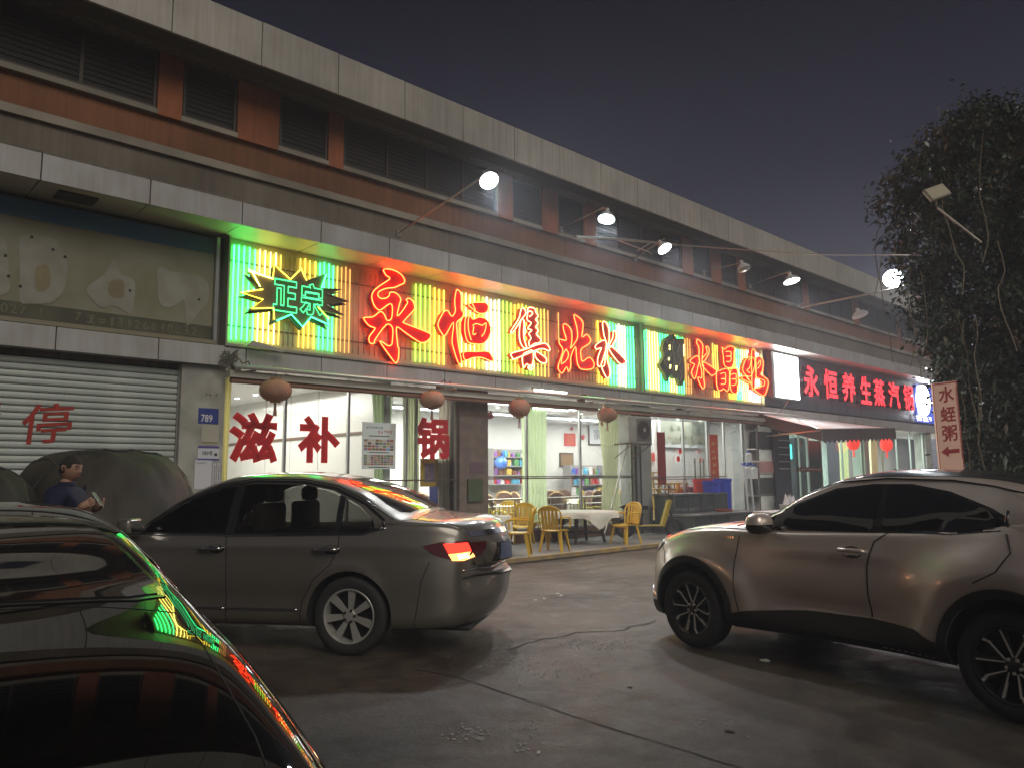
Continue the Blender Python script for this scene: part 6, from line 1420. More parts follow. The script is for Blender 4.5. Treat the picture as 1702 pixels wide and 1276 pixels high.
def wheel(parent, x, y, R, rr, wd, side, style, rimmat, m_dark):
    """wheel standing at local x, y (centre plane of the tyre), side=+1: outer face to the left"""
    s = side; t = MB()
    prof = [(rr*.96, -wd*.40), (rr*1.02, -wd*.47), (R*.90, -wd*.5), (R*.975, -wd*.42), (R, -wd*.30), (R, 0), (R, wd*.30), (R*.975, wd*.42), (R*.90, wd*.5), (rr*1.04, wd*.47), (rr*.985, wd*.42)]
    t.lathe(prof, 48, (0, 0, 0), 'y'); tr = t.obj('wheel', M_tyre, parent, smooth=50); tr.location = (x, y, R)
    g_ = MB()
    for k in range(3): g_.lathe([(R+.0005, (-.2+.2*k)*wd-.004), (R+.002, (-.2+.2*k)*wd), (R+.0005, (-.2+.2*k)*wd+.004)], 48, (0, 0, 0), 'y')
    g_.obj('tread_groove', mat('wheel_arch_black'), tr)
    MB().lathe([(rr*.97, s*wd*.43), (rr*1.0, s*wd*.455), (rr*.985, s*wd*.47), (rr*.93, s*wd*.45), (rr*.90, s*wd*.30), (rr*.87, -s*wd*.2)], 48, (0, 0, 0), 'y').obj('rim', rimmat, tr, smooth=50)
    MB().lathe([(0, s*wd*.02), (rr*.88, s*wd*.02), (rr*.88, s*wd*.0), (0, 0)], 32, (0, 0, 0), 'y').obj('brake_disc', m_dark, tr)
    yo = s*wd*.40; yi = s*wd*.26
    def spoke(a0, w0, a1, w1, r0_, r1_, m_, dy=0.0, nm='spoke'):
        c0, s0, c1, s1_ = math.cos(a0), math.sin(a0), math.cos(a1), math.sin(a1)
        P = [(c0*r0_-s0*w0, s0*r0_+c0*w0), (c0*r0_+s0*w0, s0*r0_-c0*w0), (c1*r1_+s1_*w1, s1_*r1_-c1*w1), (c1*r1_-s1_*w1, s1_*r1_+c1*w1)]
        b = MB(); A_ = [(p[0], yo+s*dy-s*.012*(i < 2), p[1]) for i, p in enumerate(P)]; Bb = [(p[0]*.985, yi, p[1]*.985) for p in P]
        Bb = [(p[0]+(.4*(P[(i+1) % 4][0]-p[0]) if 0 else 0), yi, p[1]) for i, p in enumerate(P)]
        b.add(A_+Bb, [(0, 1, 2, 3), (7, 6, 5, 4)]+[(i, (i+1) % 4, (i+1) % 4+4, i+4) for i in range(4)]).obj(nm, m_, tr)
    if style == 'seven':
        for k in range(7):
            a = math.pi/2+.10+k*2*math.pi/7; spoke(a, rr*.085, a, rr*.15, rr*.22, rr*.95, rimmat)
        MB().lathe([(0, yo+s*.002), (rr*.20, yo), (rr*.27, yo-s*.02), (rr*.27, yi), (0, yi)], 24, (0, 0, 0), 'y').obj('hub', rimmat, tr, smooth=40)
        nb_ = MB()
        for k in range(5): a = k*1.2566+.6; nb_.lathe([(0, yo+s*.004), (.011, yo+s*.004), (.013, yo-s*.01)], 8, (rr*.20*math.cos(a), 0, rr*.20*math.sin(a)), 'y')
        nb_.obj('wheel_nut', m_dark, tr)
    else:
        br_ = mat('machined_bright_rim', (.80, .75, .68), .35, metal=.45); bk_ = mat('gloss_black_rim', (.018, .018, .02), .2, coat=.8)
        for k in range(5):
            a = math.pi/2+.12+k*2*math.pi/5
            for sg in (-1, 1): spoke(a+sg*.10, rr*.045, a+sg*.30, rr*.075, rr*.20, rr*.94, bk_, -.006)
            spoke(a-.13, rr*.018, a-.40, rr*.022, rr*.22, rr*.95, br_, .002, 'bright_spoke'); spoke(a+.13, rr*.018, a+.34, rr*.022, rr*.22, rr*.80, br_, .002, 'bright_spoke')
            spoke(a+.34, rr*.03, a+.24, rr*.045, rr*.74, rr*.96, br_, .002, 'bright_spoke')
        MB().lathe([(rr*.955, yo+s*.004), (rr*.985, yo+s*.008), (rr*.985, yo-s*.01)], 48, (0, 0, 0), 'y').obj('bright_ring', br_, tr)
        MB().lathe([(0, yo+s*.000), (rr*.10, yo), (rr*.22, yo-s*.012), (rr*.24, yi), (0, yi)], 24, (0, 0, 0), 'y').obj('hub', bk_, tr, smooth=40)
        nb_ = MB()
        for k in range(5): a = k*1.2566+.9; nb_.lathe([(0, yo+s*.000), (.010, yo), (.012, yo-s*.014)], 8, (rr*.185*math.cos(a), 0, rr*.185*math.sin(a)), 'y')
        nb_.obj('wheel_nut', br_, tr)
    return tr
def cut_cabin(body, P):
    """open the side windows right through the cabin"""
    c = MB().prism(P, -1.3, 1.3).obj('cabin_cutter', mat('dark_car_interior', (.02, .019, .018), .8))
    md = body.modifiers.new('cut', 'BOOLEAN'); md.operation = 'DIFFERENCE'; md.solver = 'EXACT'; md.object = c
    try: md.material_mode = 'TRANSFER'
    except Exception: pass
    dg = bpy.context.evaluated_depsgraph_get(); dg.update(); me = bpy.data.meshes.new_from_object(body.evaluated_get(dg)); body.modifiers.clear(); body.data = me; bpy.data.objects.remove(c)
    body.data.polygons.foreach_set('use_smooth', [True]*len(body.data.polygons)); body.data.set_sharp_from_angle(angle=R_(38))
def mirror_pair(fn):
    for pl, s in (('L', 1), ('R', -1)): fn(pl, s)
M_tint = mat('tinted_car_glass', (.010, .010, .011), .02, coat=1.0, spec=.7, coat_rough=.01)
M_see = pane_mat('see_through_tinted_glass', (.34, .34, .33), .12)
M_seam = mat('door_gap', (.006, .006, .006), .9); M_chr = mat('chrome', (.62, .62, .62), .12, metal=1.0); M_tb = mat('gloss_black_trim', (.012, .012, .013), .25, coat=.6)
M_clad = mat('matt_black_cladding', (.022, .021, .020), .65, bump=.1, bscale=90)
def paint(name, col, metal=.65, rough=.38, flake=.25):
    M = mat(name, col, rough, metal=metal, coat=1.0, coat_rough=.035, spec=.5)
    n = M.node_tree.nodes; l = M.node_tree.links; b = n['Principled BSDF']; tc = n.new('ShaderNodeTexCoord')
    t = n.new('ShaderNodeTexNoise'); t.inputs['Scale'].default_value = 2.2; t.inputs['Detail'].default_value = 8; t.inputs['Roughness'].default_value = .7; l.new(tc.outputs['Object'], t.inputs['Vector'])
    r = n.new('ShaderNodeMapRange'); r.inputs['To Min'].default_value = .02; r.inputs['To Max'].default_value = .13; l.new(t.outputs['Fac'], r.inputs['Value']); l.new(r.outputs[0], b.inputs['Coat Roughness'])
    # thin road dust, denser low down on the doors
    sx = n.new('ShaderNodeSeparateXYZ'); l.new(tc.outputs['Object'], sx.inputs[0]); mr = n.new('ShaderNodeMapRange'); mr.inputs['From Min'].default_value = .7; mr.inputs['From Max'].default_value = .2; mr.inputs['To Min'].default_value = .03; mr.inputs['To Max'].default_value = .45; l.new(sx.outputs['Z'], mr.inputs['Value'])
    mu = n.new('ShaderNodeMath'); mu.operation = 'MULTIPLY'; l.new(mr.outputs[0], mu.inputs[0]); l.new(t.outputs['Fac'], mu.inputs[1])
    mx = n.new('ShaderNodeMixRGB'); mx.inputs[1].default_value = (*col, 1); mx.inputs[2].default_value = (.13, .115, .095, 1); l.new(mu.outputs[0], mx.inputs[0]); l.new(mx.outputs[0], b.inputs['Base Color'])
    return M
# ---- grey saloon
def sedan():
    sc_ = 1.07; t = thing('parked_car', 'dusty dark grey saloon with a lit tail lamp in front of the shop windows', 'car', (4.3476, 6.4607, 0), R_(125.85)); t.scale = (sc_,)*3
    P_ = paint('dusty_grey_bronze_paint', (.22, .205, .175))
    S = dict(tum=.40, nx=130,
      zt=[(-1.16, .70), (-1.145, .82), (-1.10, .95), (-1.02, 1.045), (-.90, 1.075), (-.70, 1.085), (-.52, 1.105), (-.30, 1.205), (0, 1.335), (.35, 1.435), (.75, 1.478), (1.15, 1.465), (1.50, 1.37), (1.80, 1.23), (2.10, 1.065), (2.30, 1.01), (2.7, .965), (3.1, .90), (3.38, .80), (3.50, .68), (3.54, .56)],
      zs=[(-1.16, .68), (-1.145, .78), (-1.10, .90), (-1.0, .985), (-.8, 1.015), (-.5, 1.02), (0, .985), (.6, .955), (1.3, .94), (2.0, .93), (2.5, .91), (3.0, .85), (3.38, .74), (3.54, .52)],
      zb=[(-1.16, .60), (-1.145, .48), (-1.08, .31), (-.95, .21), (-.4, .19), (.5, .20), (2.5, .19), (3.2, .19), (3.45, .24), (3.54, .40)],
      ws=[(-1.16, .40), (-1.14, .58), (-1.0, .70), (-.7, .775), (0, .825), (.8, .845), (1.8, .845), (2.4, .82), (3.0, .77), (3.4, .66), (3.54, .54)],
      wm=[(-1.16, .42), (-1.14, .62), (-1.05, .76), (-.8, .83), (-.3, .862), (.2, .868), (1.2, .866), (2.2, .865), (2.8, .85), (3.2, .80), (3.45, .68), (3.54, .58)],
      shift=[(-1.16, .24), (-.9, .20), (-.5, .12), (0, .02), (1.0, 0), (1.9, -.16), (2.2, -.16), (2.6, -.05), (3.2, -.16), (3.54, -.30)],
      feat=lambda x, z: -.014*math.exp(-((z-.44)/.07)**2)*(1 if .2 < x < 2.4 else .3)+.010*math.exp(-((z-.86)/.035)**2)+.012*math.exp(-((math.hypot(x, z-.31)-.385)/.05)**2))
    sh = car_shell(S, P_, None); bv = bvh_of(sh); body = sh.obj('body', P_, None, smooth=True); cut_arches(body, [(0, .31), (2.72, .31)], .358, .87); cut_cabin(body, [(-.16, 1.0), (-.10, .972), (1.05, .958), (1.93, .962), (1.86, 1.04), (1.53, 1.235), (1.27, 1.335), (.95, 1.375), (.50, 1.362), (.22, 1.308), (-.04, 1.185), (-.16, 1.08)]); body.parent = t
    for (x, s) in ((0, 1), (0, -1), (2.72, 1), (2.72, -1)): wheel(t, x, s*.755, .310, .218, .20, s, 'seven', mat('silver_grey_alloy', (.48, .47, .44), .42, metal=.5), mat('wheel_arch_black'))
    def side(pl, s):
        dlo = [(-.28, 1.015), (-.10, .965), (1.05, .95), (1.98, .955), (1.90, 1.03), (1.56, 1.235), (1.28, 1.345), (.95, 1.392), (.50, 1.380), (.20, 1.325), (-.08, 1.20), (-.26, 1.07)]
        ribbon(bv, dlo+dlo[:1], pl, .028, -.002, 'window_surround', M_tb, t, .06)
        patch(bv, [(1.045, .955), (1.125, .955), (1.125, 1.352), (1.045, 1.372)], pl, .002, 'door_pillar', M_tb, t, .05)
        patch(bv, [(.098, .962), (.15, .962), (.15, 1.275), (.098, 1.25)], pl, .002, 'door_pillar', M_tb, t, .05)
        patch(bv, [(1.13, .965), (1.93, .968), (1.86, 1.04), (1.52, 1.235), (1.25, 1.33), (1.13, 1.345)], pl, .004, 'front_side_window', M_see, t, .05)
        patch(bv, [(.145, .965), (1.04, .965), (1.04, 1.362), (.80, 1.365), (.50, 1.352), (.27, 1.305), (.145, 1.26)], pl, .006, 'rear_side_window', M_see, t, .05)
        patch(bv, [(-.20, 1.005), (-.10, .978), (.10, .970), (.10, 1.235), (-.05, 1.165), (-.17, 1.07)], pl, .006, 'quarter_window', M_see, t, .04)
        ribbon(bv, [(2.02, .945), (1.05, .942), (-.10, .955), (-.30, 1.01)], pl, .010, .004, 'window_trim', M_chr, t)
        ribbon(bv, [(1.94, 1.045), (1.56, 1.255), (1.28, 1.366), (.95, 1.414), (.50, 1.402), (.18, 1.345), (-.10, 1.215), (-.34, 1.07)], pl, .010, .003, 'roof_drip_strip', M_tb, t)
        ribbon(bv, [(1.10, .945), (1.085, .60), (1.08, .22)], pl, .008, .0, 'door_gap', M_seam, t)
        ribbon(bv, [(.10, .95), (.10, .86), (.16, .72), (.30, .60), (.40, .42), (.42, .26)], pl, .008, .0, 'door_gap', M_seam, t)
        ribbon(bv, [(2.06, .93), (2.12, .80), (2.12, .55), (2.10, .24)], pl, .008, .0, 'door_gap', M_seam, t)
        ribbon(bv, [(.36, .235), (2.2, .235)], pl, .008, .0, 'sill_gap', M_seam, t)
        ribbon(bv, [(.44, .355), (1.075, .352)], pl, .018, .004, 'side_moulding', M_chr, t); ribbon(bv, [(1.095, .352), (2.02, .352)], pl, .018, .004, 'side_moulding', M_chr, t)
        for hx in (1.24, .21):
            patch(bv, [(hx-.085+.05*math.cos(a)*1.5+.03, .835+.038*math.sin(a)) for a in [k*.5236 for k in range(12)]], pl, .0008, 'handle_cup', M_seam, t, .03, skirt=0)
            h0, n0 = project(bv, hx-.12, .842, pl); h1, n1 = project(bv, hx+.10, .842, pl)
            MB().tube([h0+n0*.004, h0.lerp(h1, .12)+n0*.034, h0.lerp(h1, .88)+n1*.034, h1+n1*.004], [.012, .015, .015, .012], 8).obj('door_handle', M_chr, t, smooth=True)
        patch(bv, [(-.40+.075*math.cos(a), .80+.07*math.sin(a)) for a in [k*.5236 for k in range(12)]], pl, .0006, 'fuel_flap' if s > 0 else 'fuel_flap_blank', P_, t, .03, skirt=0)
        # tail lamp wraps round the corner: red upper, clear lower
        patch(bv, [(-.60, .865), (-.74, .895), (-.93, .900), (-.99, .80), (-.86, .745), (-.70, .79)], pl, .005, 'tail_lamp', mat('dark_red_lens', (.10, .012, .012), .15, coat=1), t, .04)
        hot = s > 0
        patch(bv, [(-.76, .88), (-.925, .885), (-.945, .815), (-.80, .805)], pl, .010, 'tail_lamp_red_lens', glow('lit_red_lens', (1, .035, .02), 1.7) if hot else mat('dark_red_lens'), t, .03)
        patch(bv, [(-.80, .80), (-.945, .81), (-.955, .765), (-.90, .742), (-.83, .748)], pl, .010, 'tail_lamp_lower_lens', glow('lit_amber_lens', (1, .34, .09), 2.4) if hot else mat('clear_lens', (.4, .38, .35), .15), t, .03)
        if hot: patch(bv, [(-.865, .795), (-.915, .797), (-.925, .762), (-.875, .760)], pl, .013, 'tail_lamp_bulb', glow('lit_lamp_core', (1, .8, .45), 14), t, .03)
        patch(bv, [(2.85, .80), (3.25, .74), (3.36, .66), (3.2, .62), (2.9, .70)], pl, .005, 'headlamp', mat('clear_lens'), t, .04)
        # door mirror
        h0, n0 = project(bv, 1.92, .985, pl)
        MB().tube([h0-n0*.01, h0+n0*.09+Vector((.0, 0, .01))], .022, 8).rbox(h0.x-.055, h0.y+s*.08 if s > 0 else h0.y-.27, .955, h0.x+.075, h0.y+.27 if s > 0 else h0.y-.08, 1.09, .035, 3).obj('mirror', P_, t, smooth=60)
        MB().rbox(h0.x-.060, h0.y+.10 if s > 0 else h0.y-.25, .975, h0.x-.054, h0.y+.25 if s > 0 else h0.y-.10, 1.07, .002, 1).obj('mirror_glass', M_chr, t)
        ribbon(bv, [(-.53, .20), (-.56, .35), (-.60, .60), (-.66, .74)], pl, .007, 0, 'bumper_gap', M_seam, t)
    mirror_pair(side)
    patch(bv, [(-.40, -.50), (-.43, 0), (-.40, .50), (-.34, .60), (-.22, .60), (.14, .50), (.20, .42), (.24, 0), (.20, -.42), (.14, -.50), (-.22, -.60), (-.34, -.60)], 'T', .004, 'rear_window', M_tint, t, .05)
    patch(bv, [(2.03, 0), (1.98, .45), (1.86, .64), (1.74, .63), (1.44, .50), (1.37, .42), (1.33, 0), (1.37, -.42), (1.44, -.50), (1.74, -.63), (1.86, -.64), (1.98, -.45)], 'T', .004, 'windscreen', M_tint, t, .05)
    for s in (-1, 1): ribbon(bv, [(-.50, s*.66), (-.62, s*.68), (-.85, s*.66), (-.98, s*.62)], 'T', .006, 0, 'boot_gap', M_seam, t)
    ribbon(bv, [(-.40, -.74), (-.50, -.66), (-.49, 0), (-.50, .66), (-.40, .74)], 'T', .006, 0, 'boot_gap', M_seam, t)
    patch(bv, [(-.62, .97), (.62, .97), (.60, .93), (-.60, .93)], 'B', .012, 'boot_chrome_strip', M_chr, t, .05)
    patch(bv, [(-.28, .86), (.28, .86), (.30, .70), (-.30, .70)], 'B', .004, 'number_plate_recess', M_tb, t, .05)
    patch(bv, [(-.22, .845), (.22, .845), (.22, .715), (-.22, .715)], 'B', .010, 'number_plate', mat('blue_grey_plate', (.10, .13, .22), .4), t, .06)
    for zz_ in (.66, .60): ribbon(bv, [(-.66, zz_), (0, zz_-.01), (.66, zz_)], 'B', .02, .004, 'bumper_strip', M_chr if zz_ > .63 else M_tb, t)
    for s in (-1, 1): patch(bv, [(s*.70, .885), (s*.42, .88), (s*.44, .77), (s*.69, .76)], 'B', .006, 'tail_lamp_inner', mat('dark_red_lens'), t, .05)
    MB().rbox(-.93, -.55, .165, -.35, .55, .21, .02).obj('rear_underbody', M_clad, t)
    st_ = mat('seat_cloth', (.10, .09, .08), .9)
    for s in (-1, 1):
        MB().rbox(.92, s*.36-.23, .75, 1.03, s*.36+.23, 1.20, .04, 3).obj('front_seat', st_, t, smooth=60); MB().rbox(.90, s*.36-.12, 1.205, .98, s*.36+.12, 1.335, .03, 3).obj('headrest', st_, t, smooth=60)
        MB().rbox(-.10, s*.33-.10, 1.06, -.03, s*.33+.10, 1.16, .03, 3).obj('rear_headrest', st_, t, smooth=60)
    MB().tube([(1.62+.03*math.cos(q/16*6.283), .36+.17*math.sin(q/16*6.283), 1.02+.16*math.cos(q/16*6.283)) for q in range(16)], .014, 6, closed=True).obj('steering_wheel', M_seam, t)
    return t
sedan()
# ---- silver-bronze crossover
def crossover():
    t = thing('parked_car', 'bronze silver crossover with dark roof and black sill cladding on the right', 'car', (6.4144, 1.3319, 0), R_(80.79)); P_ = paint('bronze_silver_paint', (.72, .60, .52), .45, .32)
    def feat(x, z):
        f = 0.0
        f += .035*math.exp(-((math.hypot(x-2.62, z-.34)-.46)/.10)**2)*(1 if z < .95 else .3)
        f += .050*math.exp(-((math.hypot(x, z-.34)-.50)/.13)**2)
        g1 = math.exp(-((x-1.35)/.62)**4); f += -.055*g1*math.exp(-((z-.50)/.10)**2)+.012*g1*math.exp(-((z-.93)/.05)**2)
        # haunch: the rear door swells out toward the rear wheel below a rising crease
        zc = .60+.30*max(0, min(1, (1.0-x)/1.0)); k = max(0, min(1, (.82-x)/.55)); f += .062*k*k*(3-2*k)*math.exp(-((z-zc-.08)/.16)**2)
        return f
    S = dict(tum=.50, nx=150, feat=feat,
      zt=[(-.84, .80), (-.80, .98), (-.70, 1.10), (-.50, 1.26), (-.25, 1.385), (.10, 1.475), (.50, 1.525), (.90, 1.54), (1.25, 1.505), (1.60, 1.38), (1.95, 1.22), (2.20, 1.135), (2.45, 1.10), (2.75, 1.06), (3.05, .995), (3.30, .90), (3.44, .77), (3.48, .62)],
      zs=[(-.84, .76), (-.78, .92), (-.6, 1.08), (-.2, 1.17), (.2, 1.13), (.6, 1.08), (1.2, 1.05), (1.8, 1.03), (2.3, 1.03), (2.7, .99), (3.05, .91), (3.30, .80), (3.48, .56)],
      zb=[(-.84, .52), (-.74, .36), (-.5, .29), (.4, .25), (1.3, .25), (2.2, .23), (2.9, .21), (3.3, .22), (3.42, .27), (3.48, .42)],
      ws=[(-.84, .60), (-.6, .76), (-.2, .83), (.3, .80), (.9, .785), (1.8, .80), (2.3, .82), (2.7, .81), (3.05, .785), (3.30, .71), (3.48, .60)],
      wm=[(-.84, .64), (-.6, .82), (-.25, .885), (.05, .895), (.40, .865), (.8, .825), (1.4, .825), (2.0, .85), (2.35, .88), (2.62, .895), (2.95, .885), (3.20, .84), (3.38, .77), (3.48, .66)],
      shift=[(-.84, .24), (-.4, .10), (0, .02), (1.0, 0), (1.8, -.10), (2.2, -.14), (2.6, -.04), (3.0, -.08), (3.48, -.22)])
    sh = car_shell(S, P_, None); bv = bvh_of(sh); body = sh.obj('body', P_, None, smooth=True); cut_arches(body, [(0, .345), (2.62, .345)], .395, .90); body.parent = t
    for (x, s) in ((0, 1), (0, -1), (2.62, 1), (2.62, -1)): wheel(t, x, s*.785, .335, .233, .215, s, 'split', mat('gloss_black_rim', (.018, .018, .02), .2, coat=.8), mat('wheel_arch_black'))
    def side(pl, s):
        g = [(-.02, 1.185), (.02, 1.145), (.35, 1.105), (.9, 1.085), (1.6, 1.065), (2.13, 1.055), (1.95, 1.13), (1.60, 1.285), (1.30, 1.40), (1.0, 1.435), (.70, 1.435), (.40, 1.385), (.10, 1.285), (.0, 1.235)]
        patch(bv, g, pl, .002, 'window_surround', M_tb, t, .05)
        patch(bv, [(.93, 1.10), (1.55, 1.08), (2.02, 1.075), (1.90, 1.13), (1.58, 1.27), (1.29, 1.382), (1.0, 1.417), (.93, 1.419)], pl, .007, 'front_side_window', M_tint, t, .05)
        patch(bv, [(.06, 1.16), (.35, 1.12), (.86, 1.10), (.86, 1.418), (.70, 1.418), (.41, 1.368), (.12, 1.27), (.05, 1.22)], pl, .007, 'rear_side_window', M_tint, t, .05)
        ribbon(bv, [(2.09, 1.0), (2.12, .80), (2.11, .50), (2.07, .31)], pl, .009, .0, 'door_gap', M_seam, t)
        ribbon(bv, [(.80, 1.09), (.90, 1.02), (.955, .85), (.96, .48)], pl, .011, .0, 'door_gap', M_seam, t)
        ribbon(bv, [(-.02, 1.13), (-.06, 1.02), (.02, .90), (.16, .82)], pl, .009, .0, 'door_gap', M_seam, t)
        ribbon(bv, [(3.05, .86), (2.98, .80), (2.95, .70)], pl, .007, .0, 'bumper_gap', M_seam, t)
        ribbon(bv, [(2.20, 1.06), (2.5, 1.045), (2.8, 1.005), (3.02, .93)], pl, .008, .0, 'bonnet_gap', M_seam, t)
        # sill cladding and arch rings
        patch(bv, [(.42, .27), (.46, .40), (.62, .455), (.96, .475), (1.5, .455), (2.0, .40), (2.16, .36), (2.18, .25)], pl, .014, 'sill_cladding', M_clad, t, .05)
        for cx_ in (0, 2.62):
            pin = [(cx_+.397*math.cos(a), .345+.397*math.sin(a)) for a in [R_(-12)+R_(204)*k/28 for k in range(29)]]; po = [(cx_+.452*math.cos(a), .345+.452*math.sin(a)) for a in [R_(-14)+R_(208)*k/28 for k in range(29)]]
            patch(bv, pin+po[::-1], pl, .012, 'arch_cladding', M_clad, t, .04)
        patch(bv, [(3.02, .955), (3.16, .90), (3.26, .81), (3.24, .77), (3.12, .80), (3.02, .87)], pl, .006, 'headlamp', mat('headlamp_lens', (.10, .10, .10), .05, coat=1), t, .03)
        ribbon(bv, [(3.02, .88), (3.12, .815), (3.23, .775)], pl, .010, .006, 'headlamp_strip', M_chr, t)
        patch(bv, [(3.25, .47), (3.33, .45), (3.34, .37), (3.14, .35), (3.02, .37), (3.04, .40), (3.18, .42)], pl, .020, 'bumper_lip', mat('pearl_lip', (.55, .48, .44), .25, coat=1), t, .04)
        patch(bv, [(3.02, .335), (3.32, .36), (3.30, .26), (3.0, .235)], pl, .012, 'lower_bumper', M_clad, t, .04)
        for hx, hz in ((1.08, .945),):
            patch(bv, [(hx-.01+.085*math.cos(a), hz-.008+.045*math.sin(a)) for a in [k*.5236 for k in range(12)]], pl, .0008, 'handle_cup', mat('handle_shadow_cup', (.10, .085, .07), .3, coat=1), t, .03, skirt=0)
            h0, n0 = project(bv, hx-.13, hz, pl); h1, n1 = project(bv, hx+.10, hz, pl)
            MB().tube([h0+n0*.004, h0.lerp(h1, .12)+n0*.036, h0.lerp(h1, .88)+n1*.036, h1+n1*.004], [.012, .017, .016, .012], 8).obj('door_handle', P_, t, smooth=True)
        h0, n0 = project(bv, -.02, 1.20, pl); MB().tube([h0+n0*.004+Vector((0, 0, -.06)), h0+n0*.03, h0+n0*.004+Vector((0, 0, .07))], .011, 8).obj('rear_door_handle', M_tb, t, smooth=True)
        # mirror: two-tone
        hx0, n0 = project(bv, 1.80, 1.10, pl); ya, yb = (hx0.y+.05, hx0.y+.25) if s > 0 else (hx0.y-.25, hx0.y-.05)
        MB().tube([hx0-n0*.01+Vector((0, 0, -.03)), Vector((hx0.x, (ya+yb)/2, 1.06))], .025, 8).obj('mirror_stalk', M_tb, t)
        def blobx(z0_, z1_, m_, nm, sx=1.0):
            mb = MB(); N = 20; K = 9; vs = []
            for j in range(K+1):
                v = j/K; z = z0_+(z1_-z0_)*v; rr_ = math.sin(math.acos(max(-1, min(1, (z-1.115)/.085)))) if abs(z-1.115) < .085 else .05
                for k in range(N):
                    a = 2*math.pi*k/N; ca, sa = math.cos(a), math.sin(a); e = .65; vs.append((hx0.x+.01+sx*.085*rr_**.6*math.copysign(abs(ca)**e, ca), (ya+yb)/2+sx*.115*rr_**.5*math.copysign(abs(sa)**e, sa), z))
            mb.add(vs, [(j*N+k, j*N+(k+1) % N, (j+1)*N+(k+1) % N, (j+1)*N+k) for j in range(K) for k in range(N)]+[tuple(range(N))[::-1], tuple(K*N+k for k in range(N))]); return mb.obj(nm, m_, t, smooth=50)
        blobx(1.112, 1.199, P_, 'mirror_cap'); blobx(1.031, 1.110, M_tb, 'mirror_base'); 
        ribbon(bv, [(-.45, 1.25), (-.2, 1.35), (.10, 1.42), (.40, 1.46), (.9, 1.475), (1.3, 1.445), (1.62, 1.33), (1.95, 1.165), (2.16, 1.075)], pl, .012, .002, 'roof_edge_trim', M_tb, t)
    mirror_pair(side)
    rp = mat('dark_roof_paint', (.055, .05, .055), .3, metal=.4, coat=1, coat_rough=.05)
    patch(bv, [(-.14, -.50), (-.14, .50), (-.05, .545), (.5, .555), (1.0, .545), (1.28, .52), (1.34, .3), (1.36, 0), (1.34, -.3), (1.28, -.52), (1.0, -.545), (.5, -.555), (-.05, -.545)], 'T', .004, 'dark_roof', rp, t, .06)
    patch(bv, [(2.12, 0), (2.06, .45), (1.96, .62), (1.80, .60), (1.46, .54), (1.40, .3), (1.41, 0), (1.40, -.3), (1.46, -.54), (1.80, -.60), (1.96, -.62), (2.06, -.45)], 'T', .006, 'windscreen', M_tint, t, .05)
    patch(bv, [(2.20, .62), (2.32, .64), (2.34, 0), (2.32, -.64), (2.20, -.62), (2.22, 0)], 'T', .003, 'cowl_vent', M_tb, t, .05)
    MB().prism([(-.44, 1.385), (-.10, 1.425), (.02, 1.462), (-.12, 1.462), (-.45, 1.415)], -.47, .47).obj('roof_spoiler', rp, t)
    patch(bv, [(-.50, 1.17), (.50, 1.17), (.44, 1.36), (-.44, 1.36)], 'B', .005, 'rear_window', M_tint, t, .05)
    for s in (-1, 1): patch(bv, [(s*.76, 1.03), (s*.46, .99), (s*.50, .90), (s*.74, .93)], 'B', .008, 'tail_lamp', mat('dark_red_lens'), t, .05)
    patch(bv, [(-.26, .80), (.26, .80), (.26, .68), (-.26, .68)], 'B', .008, 'number_plate', mat('blue_grey_plate'), t, .06); MB().prism([(-.05, 1.50), (.16, 1.512), (-.02, 1.60), (-.06, 1.60)], -.02, .02).obj('roof_fin', rp, t)
    patch(bv, [(-.55, .62), (.55, .62), (.50, .42), (-.50, .42)], 'F', .006, 'grille', M_tb, t, .06)
    patch(bv, [(-.26, .60), (.26, .60), (.26, .48), (-.26, .48)], 'F', .014, 'number_plate', mat('blue_grey_plate'), t, .06)
    # wing lettering-like small badge
    h0, n0 = project(bv, 2.19, .985, 'L'); b_ = MB()
    for k in range(5): b_.rbox(2.24-.024*k, h0.y-.002, .972, 2.258-.024*k, h0.y+.006, .995, .002, 1)
    b_.obj('badge', M_chr, t)
    return t
crossover()
